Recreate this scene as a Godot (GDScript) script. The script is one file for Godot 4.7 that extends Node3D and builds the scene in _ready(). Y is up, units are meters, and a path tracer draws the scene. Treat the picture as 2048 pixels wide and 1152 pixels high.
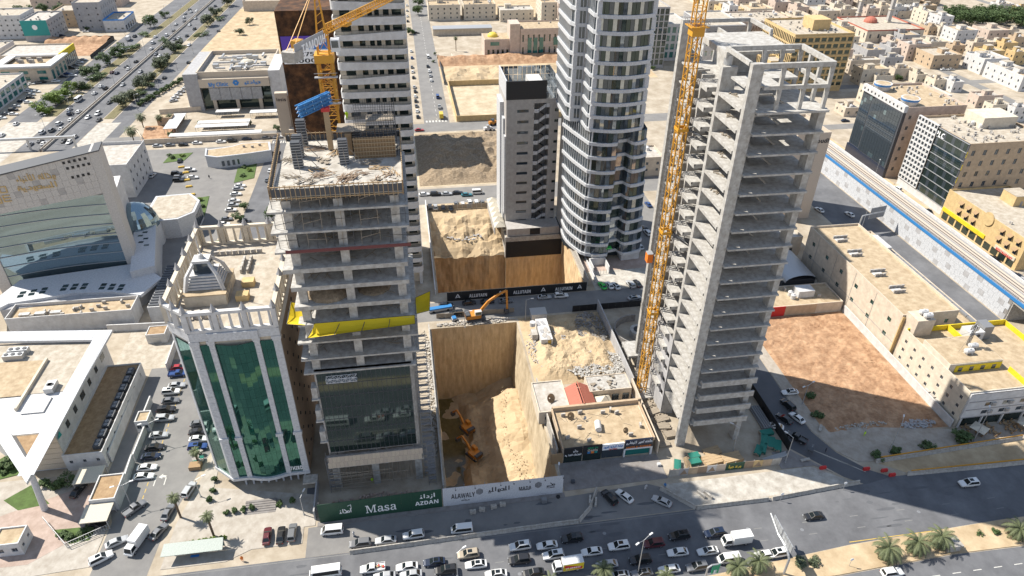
extends Node3D
# A downtown district seen from the air: towers under construction,excavation pits,roads,traffic.
# World axes follow the street grid: +x along the main road,-z away from the viewer.

var M := {}
var taken := {}
var rng := RandomNumberGenerator.new()
var font: SystemFont
var script_font: SystemFont
var mesh_cache := {}

class Shape:
	var v := PackedVector3Array()
	var n := PackedVector3Array()
	var T := Transform3D.IDENTITY
	func tri(a: Vector3,b: Vector3,c: Vector3) -> void:
		a = T * a; b = T * b; c = T * c
		var m := (b - a).cross(c - a).normalized()
		v.append(a); v.append(c); v.append(b)
		n.append(m); n.append(m); n.append(m)
	func quad(a: Vector3,b: Vector3,c: Vector3,d: Vector3) -> void:
		a = T * a; b = T * b; c = T * c; d = T * d
		var m := (c - a).cross(d - b).normalized()
		v.append(a); v.append(c); v.append(b); v.append(a); v.append(d); v.append(c)
		for i in 6: n.append(m)
	func box(x0: float,x1: float,y0: float,y1: float,z0: float,z1: float) -> void:
		var a := Vector3(x0,y0,z1); var b := Vector3(x1,y0,z1); var c := Vector3(x1,y1,z1); var d := Vector3(x0,y1,z1)
		var e := Vector3(x0,y0,z0); var f := Vector3(x1,y0,z0); var g := Vector3(x1,y1,z0); var h := Vector3(x0,y1,z0)
		quad(a,b,c,d); quad(f,e,h,g); quad(b,f,g,c); quad(e,a,d,h); quad(d,c,g,h); quad(e,f,b,a)
	func cbox(c: Vector3,s: Vector3) -> void:
		box(c.x - s.x / 2,c.x + s.x / 2,c.y - s.y / 2,c.y + s.y / 2,c.z - s.z / 2,c.z + s.z / 2)
	func rbox(c: Vector3,s: Vector3,yaw: float,tilt := 0.0) -> void:
		var old := T
		T = T * Transform3D(Basis(Vector3.UP,yaw) * Basis(Vector3.RIGHT,tilt),c)
		cbox(Vector3.ZERO,s)
		T = old
	func beam(p: Vector3,q: Vector3,w: float,h := -1.0) -> void:
		if h < 0: h = w
		var d := q - p
		var up := Vector3.UP if absf(d.normalized().y) < 0.95 else Vector3.RIGHT
		var s := d.cross(up).normalized() * w / 2
		var u := s.cross(d).normalized() * h / 2
		var a := [p - s - u,p + s - u,p + s + u,p - s + u]
		var b := [q - s - u,q + s - u,q + s + u,q - s + u]
		for i in 4:
			var j := (i + 1) % 4
			quad(a[i],b[i],b[j],a[j])
		quad(a[0],a[1],a[2],a[3]); quad(b[3],b[2],b[1],b[0])
	func tube(p: Vector3,q: Vector3,r0: float,r1: float,k := 8,cap := true) -> void:
		var d := (q - p).normalized()
		var up := Vector3.UP if absf(d.y) < 0.95 else Vector3.RIGHT
		var s := d.cross(up).normalized()
		var u := s.cross(d)
		for i in k:
			var a0 := TAU * i / k; var a1 := TAU * (i + 1) / k
			var e0 := s * cos(a0) + u * sin(a0); var e1 := s * cos(a1) + u * sin(a1)
			quad(p + e1 * r0,p + e0 * r0,q + e0 * r1,q + e1 * r1)
			if cap:
				tri(q,q + e1 * r1,q + e0 * r1); tri(p,p + e0 * r0,p + e1 * r0)
	func poly(pts: Array,y0: float,y1: float,bottom := false) -> void:
		# prism over a plan outline of [x,z] pairs
		var pk := PackedVector2Array()
		for p in pts: pk.append(Vector2(p[0],p[1]))
		if Geometry2D.is_polygon_clockwise(pk): pk.reverse()
		var ids := Geometry2D.triangulate_polygon(pk)
		for i in range(0,ids.size(),3):
			var a := pk[ids[i]]; var b := pk[ids[i + 1]]; var c := pk[ids[i + 2]]
			if (b - a).cross(c - a) < 0: var t := b; b = c; c = t
			tri(Vector3(a.x,y1,a.y),Vector3(c.x,y1,c.y),Vector3(b.x,y1,b.y))
			if bottom: tri(Vector3(a.x,y0,a.y),Vector3(b.x,y0,b.y),Vector3(c.x,y0,c.y))
		if y1 > y0:
			for i in pk.size():
				var a := pk[i]; var b := pk[(i + 1) % pk.size()]
				quad(Vector3(b.x,y0,b.y),Vector3(a.x,y0,a.y),Vector3(a.x,y1,a.y),Vector3(b.x,y1,b.y))
	func dome(c: Vector3,r: float,hgt: float,k := 14,rings := 5) -> void:
		for j in rings:
			var t0 := PI / 2 * j / rings; var t1 := PI / 2 * (j + 1) / rings
			for i in k:
				var a0 := TAU * i / k; var a1 := TAU * (i + 1) / k
				var f := func(t: float,a: float) -> Vector3: return c + Vector3(cos(a) * cos(t) * r,sin(t) * hgt,sin(a) * cos(t) * r)
				quad(f.call(t0,a1),f.call(t0,a0),f.call(t1,a0),f.call(t1,a1))
	# a wall from o along u (width w,height h,outward normal = u x up) with rectangular openings given as column and row spans; skip lists [col,row] closed cells
	func pierced(o: Vector3,u: Vector3,w: float,h: float,cols: Array,rows: Array,depth: float) -> void:
		var nn := u.cross(Vector3.UP)
		var us := [0.0]; var vs := [0.0]
		for c in cols: us.append(c[0]); us.append(c[1])
		for r in rows: vs.append(r[0]); vs.append(r[1])
		us.append(w); vs.append(h)
		var P := func(a: float,b: float,t: float) -> Vector3: return o + u * a + Vector3.UP * b - nn * t
		# full-height piers,then spandrels between them
		for i in range(0,us.size(),2):
			if us[i + 1] - us[i] > 0.001: quad(P.call(us[i],0,0),P.call(us[i + 1],0,0),P.call(us[i + 1],h,0),P.call(us[i],h,0))
		for i in range(1,us.size() - 1,2):
			for j in range(0,vs.size(),2):
				if vs[j + 1] - vs[j] > 0.001: quad(P.call(us[i],vs[j],0),P.call(us[i + 1],vs[j],0),P.call(us[i + 1],vs[j + 1],0),P.call(us[i],vs[j + 1],0))
			for j in range(1,vs.size() - 1,2):
				var a: float = us[i]; var b: float = us[i + 1]; var c: float = vs[j]; var d: float = vs[j + 1]
				quad(P.call(a,c,0),P.call(b,c,0),P.call(b,c,depth),P.call(a,c,depth))
				quad(P.call(a,d,depth),P.call(b,d,depth),P.call(b,d,0),P.call(a,d,0))
				quad(P.call(a,c,depth),P.call(a,d,depth),P.call(a,d,0),P.call(a,c,0))
				quad(P.call(b,c,0),P.call(b,d,0),P.call(b,d,depth),P.call(b,c,depth))
	func mesh() -> ArrayMesh:
		var arr := []; arr.resize(Mesh.ARRAY_MAX)
		arr[Mesh.ARRAY_VERTEX] = v; arr[Mesh.ARRAY_NORMAL] = n
		var am := ArrayMesh.new()
		if v.size() > 0: am.add_surface_from_arrays(Mesh.PRIMITIVE_TRIANGLES,arr)
		return am

func V(x: float,y: float,z: float) -> Vector3:
	return Vector3(x,y,z)

func S() -> Shape:
	return Shape.new()

func bx(t: Node3D,called: String,m,a: float,b: float,c: float,d: float,e: float,f: float) -> MeshInstance3D:
	var s := Shape.new()
	s.box(a,b,c,d,e,f)
	return part(called,s,m,t)

func lin(r: float,g: float,b: float) -> Color:
	return Color(r,g,b).linear_to_srgb()

func noise_tex(seed_: int,freq: float,lo: Color,hi: Color,kind := 0,size := 512,octaves := 5,mid := -1.0) -> NoiseTexture2D:
	var f := FastNoiseLite.new()
	f.seed = seed_; f.frequency = freq
	f.noise_type = [FastNoiseLite.TYPE_SIMPLEX_SMOOTH,FastNoiseLite.TYPE_CELLULAR,FastNoiseLite.TYPE_VALUE][kind]
	f.fractal_octaves = octaves; f.fractal_gain = 0.7
	var t := NoiseTexture2D.new()
	t.width = size; t.height = size; t.seamless = true; t.noise = f; t.generate_mipmaps = true
	var g := Gradient.new()
	g.set_color(0,lo); g.set_color(1,hi)
	if mid >= 0: g.set_offset(0,mid - 0.12); g.set_offset(1,mid + 0.12)
	var c := t; c.color_ramp = g
	return t

func mat(key: String,col: Color,rough := 0.85,tex: Texture2D = null,scale_m := 8.0,metal := 0.0,detail: Texture2D = null) -> StandardMaterial3D:
	var m := StandardMaterial3D.new()
	m.resource_name = key
	m.albedo_color = col; m.roughness = rough; m.metallic = metal
	if tex:
		m.albedo_texture = tex
		m.uv1_triplanar = true; m.uv1_world_triplanar = true
		m.uv1_scale = Vector3.ONE / scale_m
	if detail:
		m.detail_enabled = true; m.detail_albedo = detail; m.detail_blend_mode = BaseMaterial3D.BLEND_MODE_MUL
		m.detail_uv_layer = BaseMaterial3D.DETAIL_UV_2
		m.uv2_triplanar = true; m.uv2_world_triplanar = true; m.uv2_scale = Vector3.ONE / 37.0
	M[key] = m
	return m

func numbered(called: String) -> String:
	if not taken.has(called):
		taken[called] = 0
		return called
	taken[called] += 1
	return "%s_%03d" % [called,taken[called]]

func thing(called: String,label: String,category: String,at := Vector3.ZERO,yaw := 0.0,group := "") -> Node3D:
	var o := Node3D.new()
	o.name = numbered(called); add_child(o)
	o.position = at; o.rotation.y = yaw
	o.set_meta("label",label); o.set_meta("category",category)
	if group != "": o.set_meta("group",group)
	return o

func part(called: String,s,m,parent: Node3D = null,at := Vector3.ZERO) -> MeshInstance3D:
	var o := MeshInstance3D.new()
	o.name = called
	o.mesh = s.mesh() if s is Shape else s
	o.material_override = M[m] if m is String else m
	o.position = at
	parent.add_child(o,true)
	return o

func solo(called: String,s,m,label: String,category: String,group := "") -> MeshInstance3D:
	var o := part(numbered(called),s,m,self)
	o.set_meta("label",label); o.set_meta("category",category)
	if group != "": o.set_meta("group",group)
	return o

func setting(called: String,s,m,kind := "structure") -> MeshInstance3D:
	var o := part(numbered(called),s,m,self)
	o.set_meta("kind",kind)
	return o

func sheet(called: String,pts: Array,y: float,m: String) -> MeshInstance3D:
	var s := Shape.new()
	s.poly(pts,0.0,y)
	return setting(called,s,m)

func rect(x0: float,x1: float,z0: float,z1: float) -> Array:
	return [[x0,z0],[x1,z0],[x1,z1],[x0,z1]]

func boxmesh(sx: float,sy: float,sz: float) -> ArrayMesh:
	var key := "b%.2f_%.2f_%.2f" % [sx,sy,sz]
	if not mesh_cache.has(key):
		var s := Shape.new(); s.cbox(Vector3.ZERO,Vector3(sx,sy,sz)); mesh_cache[key] = s.mesh()
	return mesh_cache[key]

func spans(w: float,count: int,size: float,margin := -1.0) -> Array:
	# count equal openings of a size spread over a width
	var out := []
	var m := margin if margin >= 0 else (w / count - size) / 2
	var step := (w - 2 * m - size) / maxf(count - 1,1)
	for i in count:
		var a := m + i * step if count > 1 else (w - size) / 2
		out.append([a,a + size])
	return out

func panes(parent: Node3D,o: Vector3,u: Vector3,cols: Array,rows: Array,depth: float,m,called := "window",frame := true,odds := 0.0) -> void:
	# one pane in each opening of a pierced wall,with a cross bar as its sub-part
	var nn := u.cross(Vector3.UP)
	for c in cols:
		for r in rows:
			var w: float = c[1] - c[0]; var h: float = r[1] - r[0]
			var p := part(called,boxmesh(w,h,0.05),m,parent)
			p.transform = Transform3D(Basis(u,Vector3.UP,nn),o + u * (c[0] + w / 2) + Vector3.UP * (r[0] + h / 2) - nn * depth)
			if frame and w > 0.7:
				var key := "wf%.2f_%.2f" % [w,h]
				if not mesh_cache.has(key):
					var s := Shape.new()
					var t := 0.06
					s.box(-w / 2,w / 2,-h / 2,-h / 2 + t,0.026,0.07); s.box(-w / 2,w / 2,h / 2 - t,h / 2,0.026,0.07)
					s.box(-w / 2,-w / 2 + t,-h / 2 + t,h / 2 - t,0.026,0.07); s.box(w / 2 - t,w / 2,-h / 2 + t,h / 2 - t,0.026,0.07)
					s.box(-t / 2,t / 2,-h / 2 + t,h / 2 - t,0.026,0.07)
					mesh_cache[key] = s.mesh()
				part("frame",mesh_cache[key],"frame_grey",p)

func nth(i: int) -> String:
	var w := ["first","second","third","fourth","fifth","sixth","seventh","eighth","ninth","tenth","eleventh","twelfth","thirteenth","fourteenth","fifteenth","sixteenth","seventeenth","eighteenth","nineteenth","twentieth"]
	if i < 20: return w[i]
	var tens: String = ["twenty","thirty","forty","fifty","sixty"][(i + 1) / 10 - 2]
	return tens + "-" + w[i % 10] if (i + 1) % 10 else tens.substr(0,tens.length() - 1) + "ieth"

func script_shape(words: String,height: float,depth: float) -> Shape:
	# joined right-to-left lettering drawn as strokes: width,joins onward,strokes,dots (x runs leftward,baseline at 0)
	var tooth := [[0.18,0,0.18,0.4]]; var loop := [[0.04,0,0.04,0.42,0.36,0.42,0.36,0]]; var bowl := [[0.04,0,0.46,0.44,0.04,0.44]]; var eye := [[0.06,0,0.06,0.46,0.4,0.46],[0.06,0.2,0.3,0.0]]
	var G := {"ا": [0.26,0,[[0.12,0,0.12,1]],[]],"أ": [0.26,0,[[0.12,0,0.12,0.95],[0.02,1.14,0.24,1.14]],[]],"ل": [0.34,1,[[0.16,0,0.16,1]],[]],"ب": [0.38,1,tooth,[[0.18,-0.28]]],"ت": [0.38,1,tooth,[[0.08,0.66],[0.28,0.66]]],"ن": [0.38,1,tooth,[[0.18,0.68]]],"ي": [0.38,1,tooth,[[0.08,-0.28],[0.28,-0.28]]],"ى": [0.5,0,[[0,0,0.44,0,0.44,-0.3,0,-0.3]],[]],"س": [0.78,1,[[0.1,0,0.1,0.4],[0.36,0,0.36,0.34],[0.62,0,0.62,0.34]],[]],"ك": [0.56,1,[[0.1,0,0.1,0.42,0.46,0.92]],[]],"ع": [0.46,1,eye,[]],"غ": [0.46,1,eye,[[0.22,0.72]]],"م": [0.42,1,loop,[]],"ق": [0.44,1,loop,[[0.1,0.68],[0.3,0.68]]],"ه": [0.42,1,loop,[]],"ة": [0.44,0,loop,[[0.1,0.68],[0.3,0.68]]],"و": [0.44,0,[[0.34,0,0.06,0,0.06,0.4,0.34,0.4,0.34,-0.25,0.04,-0.3]],[]],"ؤ": [0.44,0,[[0.34,0,0.06,0,0.06,0.4,0.34,0.4,0.34,-0.25,0.04,-0.3],[0.1,0.6,0.3,0.6]],[]],"ر": [0.36,0,[[0.1,0.3,0.1,-0.1,0.34,-0.3]],[]],"ز": [0.36,0,[[0.1,0.3,0.1,-0.1,0.34,-0.3]],[[0.1,0.6]]],"د": [0.44,0,[[0.3,0.5,0.06,0.4,0.06,0,0.42,0]],[]],"ذ": [0.44,0,[[0.3,0.5,0.06,0.4,0.06,0,0.42,0]],[[0.16,0.75]]],"ج": [0.52,1,bowl,[[0.2,0.2]]],"ح": [0.52,1,bowl,[]],"خ": [0.52,1,bowl,[[0.2,0.72]]],"ط": [0.5,1,[[0.04,0,0.04,0.4,0.42,0.4,0.42,0],[0.12,0.4,0.12,1]],[]],"ش": [0.78,1,[[0.1,0,0.1,0.4],[0.36,0,0.36,0.34],[0.62,0,0.62,0.34]],[[0.36,0.68]]],"ء": [0.3,0,[[0.04,0.3,0.24,0.3,0.04,0.1,0.26,0.1]],[]]}
	var s := Shape.new(); var x := 0.0; var t := 0.15 * height
	for c in words:
		if not G.has(c): x += 0.34; continue
		var g: Array = G[c]
		for k in g[2]:
			for i in range(0,k.size() - 2,2): s.beam(Vector3(-(x + k[i]),k[i + 1],0) * height,Vector3(-(x + k[i + 2]),k[i + 3],0) * height,depth,t)
		if g[1] == 1: s.beam(Vector3(-x,0,0) * height,Vector3(-(x + g[0]),0,0) * height,depth,t)
		for k in g[3]: s.cbox(Vector3(-(x + k[0]),k[1],0) * height,Vector3(t,t,depth))
		x += g[0] + (0.0 if g[1] == 1 else 0.1)
	for i in s.v.size(): s.v[i].x += x * height / 2
	return s

func lettering(parent: Node3D,called: String,words: String,at: Vector3,u: Vector3,height: float,m,depth := 0.12,fit := 0.0,face_up := Vector3.UP) -> MeshInstance3D:
	# raised letters on a face whose reading direction is u
	if words.unicode_at(0) > 1500:
		var k := script_shape(words,height * 0.85,depth); var kw := 0.0
		for p in k.v: kw = maxf(kw,p.x)
		var a := part(called,k,m,parent); var n3 := u.cross(face_up).normalized()
		a.transform = Transform3D(Basis(u * (fit / (kw * 2) if fit > 0 else 1.0),face_up,n3),at + n3 * depth / 2)
		return a
	var t := TextMesh.new()
	t.text = words; t.font = script_font if words == "Masa" else font; t.font_size = 64
	t.pixel_size = height / 64.0 * 1.35; t.depth = depth
	t.curve_step = 4.0
	var o := MeshInstance3D.new(); o.name = called; o.mesh = t
	o.material_override = M[m] if m is String else m
	var nn := u.cross(face_up).normalized()
	var sx := 1.0
	if fit > 0:
		var w := t.get_aabb().size.x
		if w > 0: sx = fit / w
	o.transform = Transform3D(Basis(u * sx,face_up,nn),at + nn * depth / 2)
	parent.add_child(o,true)
	return o

func _ready() -> void:
	rng.seed = 7
	setup_view()
	make_materials()
	build_ground()
	build_pits()
	build_concrete_tower()
	build_masa_tower()
	build_third_building()
	build_midground_towers()
	build_left_block()
	build_clinic_side()
	build_front_plots()
	build_right_side()
	build_far_city()
	build_street_things()
	build_plants()
	build_traffic()
	build_people()

func setup_view() -> void:
	var cam := Camera3D.new()
	cam.name = "camera"
	cam.fov = rad_to_deg(2.0 * atan(576.0 / 1394.0))
	cam.near = 1.0; cam.far = 6000.0
	cam.position = V(0,135,0)
	cam.basis = Basis(Vector3.UP,deg_to_rad(-9.2)) * Basis(Vector3.RIGHT,deg_to_rad(-34.0)) * Basis(Vector3.BACK,deg_to_rad(0.8))
	add_child(cam); cam.current = true
	var env := Environment.new()
	env.background_mode = Environment.BG_SKY
	var sky := Sky.new()
	var sm := ProceduralSkyMaterial.new()
	sm.sky_top_color = Color(0.50,0.58,0.70); sm.sky_horizon_color = Color(0.96,0.98,1.0)
	sm.ground_bottom_color = Color(0.50,0.44,0.36); sm.ground_horizon_color = Color(0.86,0.86,0.84)
	sm.sky_curve = 0.18; sm.sun_angle_max = 0.0
	sm.sky_energy_multiplier = 0.88; sm.ground_energy_multiplier = 0.88
	sky.sky_material = sm
	env.sky = sky
	env.tonemap_mode = Environment.TONE_MAPPER_LINEAR
	env.tonemap_exposure = 1.85
	env.sdfgi_enabled = true; env.ssao_enabled = true; env.ssil_enabled = true
	var we := WorldEnvironment.new(); we.name = "environment"; we.environment = env
	add_child(we)
	var sun := DirectionalLight3D.new()
	sun.name = "sun"
	sun.light_energy = 1.5; sun.light_angular_distance = 0.5
	sun.light_color = Color(1.0,0.972,0.925)
	sun.shadow_enabled = true
	add_child(sun)
	# shadows run right and a little towards the viewer; the sun stands 49 degrees high
	var az := deg_to_rad(28.0); var el := deg_to_rad(49.0)
	var dir := V(cos(az) * cos(el),-sin(el),sin(az) * cos(el))
	sun.basis = Basis.looking_at(dir,Vector3.UP)
	script_font = SystemFont.new(); script_font.font_names = PackedStringArray(["Droid Serif"]); script_font.font_italic = true
	font = SystemFont.new()
	font.font_names = PackedStringArray(["Droid Sans"]); font.font_weight = 700

func make_materials() -> void:
	var W := Color.WHITE
	var n_blotch := noise_tex(1,0.006,Color(0.84,0.835,0.83),W,0,1024,7)
	var n_dirt := noise_tex(2,0.005,Color(0.76,0.73,0.69),W,0,1024,8)
	var n_fine := noise_tex(3,0.03,Color(0.80,0.80,0.80),W,0,512,5)
	var n_asph := noise_tex(4,0.004,Color(0.86,0.86,0.87),W,0,1024,8)
	var n_conc := noise_tex(5,0.008,Color(0.72,0.70,0.68),W,0,1024,8)
	var n_stain := noise_tex(6,0.004,Color(0.16,0.13,0.12),Color(0.98,0.88,0.76),0,1024,8)
	var n_rubble := noise_tex(7,0.03,Color(0.55,0.52,0.48),W,1,1024,4)
	var n_pave := noise_tex(8,0.012,Color(0.82,0.80,0.78),W,2,512,5)
	mat("asphalt",lin(0.154,0.157,0.166),0.9,n_asph,46)
	mat("asphalt_old",lin(0.211,0.205,0.196),0.92,n_asph,38)
	mat("asphalt_dark",lin(0.108,0.112,0.121),0.9,n_asph,40)
	mat("road_paint",lin(0.62,0.61,0.57),0.8,n_fine,5)
	mat("worn_paint",lin(0.225,0.225,0.22),0.85,n_fine,5)
	mat("yellow_paint",lin(0.62,0.42,0.08),0.8,n_fine,5)
	mat("ground_dust",lin(0.46,0.41,0.335),0.95,n_dirt,60)
	mat("sand",lin(0.54,0.43,0.285),0.95,n_dirt,45)
	mat("sand_pale",lin(0.56,0.48,0.35),0.95,n_dirt,50)
	mat("red_dirt",lin(0.53,0.35,0.215),0.95,noise_tex(15,0.006,Color(0.62,0.55,0.50),Color.WHITE,0,1024,9),29)
	mat("mound_dirt",lin(0.41,0.325,0.228),0.95,n_rubble,30)
	mat("clay_wall",lin(0.74,0.56,0.345),0.95,n_dirt,22)
	mat("paving",lin(0.41,0.37,0.319),0.9,n_pave,9)
	mat("paving_warm",lin(0.44,0.41,0.365),0.9,n_pave,9)
	mat("paving_grey",lin(0.251,0.239,0.234),0.9,n_pave,9)
	mat("paving_red",lin(0.433,0.342,0.296),0.9,n_pave,9)
	mat("cement_pale",lin(0.524,0.502,0.456),0.9,n_conc,30)
	mat("kerb",lin(0.524,0.502,0.456),0.9,n_fine,4)
	mat("concrete",lin(0.5,0.495,0.475),0.92,n_conc,14)
	mat("concrete_dark",lin(0.296,0.285,0.274),0.92,n_conc,11)
	mat("barrier_concrete",lin(0.494,0.475,0.437),0.9,n_conc,9)
	mat("formwork_wood",lin(0.376,0.251,0.137),0.9,n_fine,3)
	mat("timber",lin(0.502,0.365,0.217),0.9,n_fine,3)
	mat("timber_grey",lin(0.342,0.291,0.228),0.9,n_fine,3)
	mat("steel_dark",lin(0.055,0.06,0.07),0.6)
	mat("steel_grey",lin(0.22,0.225,0.235),0.5,null,1,0.3)
	mat("galvanised",lin(0.42,0.43,0.44),0.45,null,1,0.5)
	mat("crane_yellow",lin(0.707,0.342,0.023),0.5,n_fine,3)
	mat("crane_orange",lin(0.66,0.33,0.035),0.55,n_fine,3)
	mat("excavator_orange",lin(0.60,0.24,0.03),0.5,n_fine,2)
	mat("boom_blue",lin(0.04,0.22,0.52),0.45,n_fine,3)
	mat("net_yellow",lin(0.821,0.593,0.011),0.8,n_fine,2)
	mat("net_red",lin(0.17,0.055,0.055),0.85,n_fine,2)
	mat("red_plastic",lin(0.50,0.03,0.03),0.5)
	mat("white_paint",lin(0.6,0.6,0.6),0.7,n_blotch,20)
	mat("white_panel",lin(0.6,0.615,0.64),0.45,n_fine,12)
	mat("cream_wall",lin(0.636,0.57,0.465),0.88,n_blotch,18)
	mat("beige_wall",lin(0.60,0.52,0.42),0.88,n_blotch,18)
	mat("tan_wall",lin(0.50,0.385,0.265),0.88,n_blotch,16)
	mat("ochre_wall",lin(0.60,0.44,0.22),0.88,n_blotch,16)
	mat("pink_wall",lin(0.56,0.46,0.39),0.88,n_blotch,18)
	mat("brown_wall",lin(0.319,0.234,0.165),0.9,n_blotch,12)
	mat("grey_wall",lin(0.40,0.40,0.41),0.85,n_blotch,18)
	mat("grey_stone",lin(0.422,0.405,0.388),0.8,n_blotch,14)
	mat("travertine",lin(0.62,0.53,0.42),0.7,n_fine,4)
	mat("travertine_pink",lin(0.58,0.49,0.40),0.7,n_fine,4)
	mat("roof_sand",lin(0.50,0.405,0.28),0.95,n_dirt,18)
	mat("roof_pale",lin(0.5,0.46,0.395),0.95,n_dirt,18)
	mat("roof_white",lin(0.52,0.505,0.48),0.9,n_dirt,18)
	mat("roof_brown",lin(0.40,0.28,0.165),0.95,n_dirt,12)
	mat("roof_tile_red",lin(0.47,0.15,0.10),0.8,n_fine,2)
	mat("stained_wall",lin(0.194,0.108,0.055),0.95,n_stain,34)
	mat("yellow_wall",lin(0.72,0.56,0.02),0.7,n_blotch,14)
	mat("green_hoarding",lin(0.018,0.075,0.045),0.6,n_fine,6)
	mat("white_hoarding",lin(0.62,0.64,0.68),0.6,n_fine,6)
	mat("black_hoarding",lin(0.018,0.019,0.022),0.6,n_fine,6)
	mat("print_white",lin(0.80,0.80,0.80),0.7)
	mat("print_dark",lin(0.03,0.03,0.035),0.7)
	mat("print_purple",lin(0.10,0.05,0.36),0.7)
	mat("print_blue",lin(0.02,0.16,0.48),0.6)
	mat("print_gold",lin(0.62,0.46,0.06),0.6)
	mat("print_orange",lin(0.70,0.18,0.02),0.6)
	mat("print_red",lin(0.50,0.02,0.02),0.6)
	mat("sign_green",lin(0.01,0.26,0.13),0.5)
	mat("teal_panel",lin(0.01,0.25,0.24),0.5)
	mat("bronze_letter",lin(0.44,0.33,0.17),0.4,null,1,0.5)
	mat("frame_grey",lin(0.24,0.24,0.25),0.5)
	mat("frame_white",lin(0.594,0.603,0.612),0.5)
	mat("rail_dark",lin(0.03,0.03,0.035),0.4)
	mat("opening_dark",lin(0.012,0.012,0.014),0.6)
	mat("soot_black",lin(0.02,0.02,0.022),0.9)
	mat("foliage",lin(0.071,0.12,0.034),0.75,n_fine,4)
	mat("foliage_bright",lin(0.148,0.228,0.028),0.75,n_fine,4)
	mat("foliage_dull",lin(0.097,0.12,0.063),0.8,n_fine,4)
	mat("palm_leaf",lin(0.12,0.142,0.063),0.7,n_fine,3)
	mat("palm_dry",lin(0.32,0.25,0.14),0.85,n_fine,3)
	mat("bark",lin(0.17,0.12,0.08),0.95,n_fine,2)
	mat("shelter_roof",lin(0.42,0.47,0.43),0.6,n_fine,6)
	mat("portal_tile",lin(0.58,0.55,0.515),0.6,n_fine,9)
	mat("strip_soil",lin(0.194,0.177,0.091),0.95,n_dirt,14)
	mat("lawn",lin(0.085,0.148,0.034),0.9,n_dirt,12)
	mat("mud_water",lin(0.16,0.135,0.06),0.12,n_dirt,14)
	mat("rubber",lin(0.018,0.018,0.02),0.85)
	mat("rim",lin(0.36,0.36,0.38),0.35,null,1,0.6)
	mat("car_glass",lin(0.012,0.016,0.018),0.06)
	mat("lamp_red",lin(0.32,0.01,0.01),0.25)
	mat("lamp_clear",lin(0.62,0.64,0.66),0.2)
	mat("canvas",lin(0.62,0.57,0.47),0.9,n_fine,4)
	mat("tarp_green",lin(0.02,0.20,0.15),0.8,n_fine,3)
	mat("skin",lin(0.30,0.17,0.11),0.6)
	mat("hi_vis",lin(0.45,0.72,0.03),0.8)
	mat("cloth_dark",lin(0.035,0.04,0.06),0.9)
	mat("blue_trim",lin(0.02,0.20,0.55),0.5)
	M["clay_wall"].uv1_scale = V(0.11,0.022,0.11)
	M["asphalt"].albedo_texture = noise_tex(14,0.0035,Color(0.74,0.74,0.75),Color.WHITE,0,1024,9)
	# glass: dark,glossy panes that mirror the street
	for g in [["glass_green",0.020,0.075,0.060,0.03],["glass_blue",0.028,0.050,0.066,0.03],["glass_dark",0.016,0.022,0.028,0.04],["glass_black",0.008,0.012,0.012,0.05],["glass_teal",0.01,0.13,0.12,0.08],["glass_sky",0.06,0.10,0.13,0.03]]:
		var m := mat(g[0],lin(g[1],g[2],g[3]),g[4])
		m.metallic_specular = 0.9
	M["glass_black"].metallic = 0.6; M["glass_black"].albedo_color = lin(0.04,0.062,0.06)
	M["glass_dark"].metallic = 0.5; M["glass_dark"].albedo_color = lin(0.07,0.09,0.11)
	for i in ["glass_blue","glass_green","glass_sky"]: M[i].metallic = 0.8; M[i].albedo_color = {"glass_blue": lin(0.24,0.33,0.38),"glass_green": lin(0.045,0.155,0.125),"glass_sky": lin(0.36,0.40,0.43)}[i]
	var paints := {"white": [0.66,0.66,0.65],"silver": [0.40,0.41,0.42],"grey": [0.15,0.155,0.165],"black": [0.014,0.014,0.016],"blue": [0.02,0.06,0.20],"navy": [0.012,0.022,0.05],"maroon": [0.09,0.014,0.02],"tan": [0.34,0.29,0.22],"green": [0.02,0.45,0.06],"red": [0.32,0.02,0.03],"teal": [0.03,0.16,0.20],"yellow": [0.60,0.42,0.02],"orange": [0.5,0.16,0.02]}
	for k in paints:
		var c: Array = paints[k]
		var m := mat("paint_" + k,lin(c[0],c[1],c[2]),0.35,null,1,0.15 if k in ["silver","grey","navy","blue"] else 0.0)
		m.clearcoat_enabled = true; m.clearcoat = 0.6; m.clearcoat_roughness = 0.08

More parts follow.
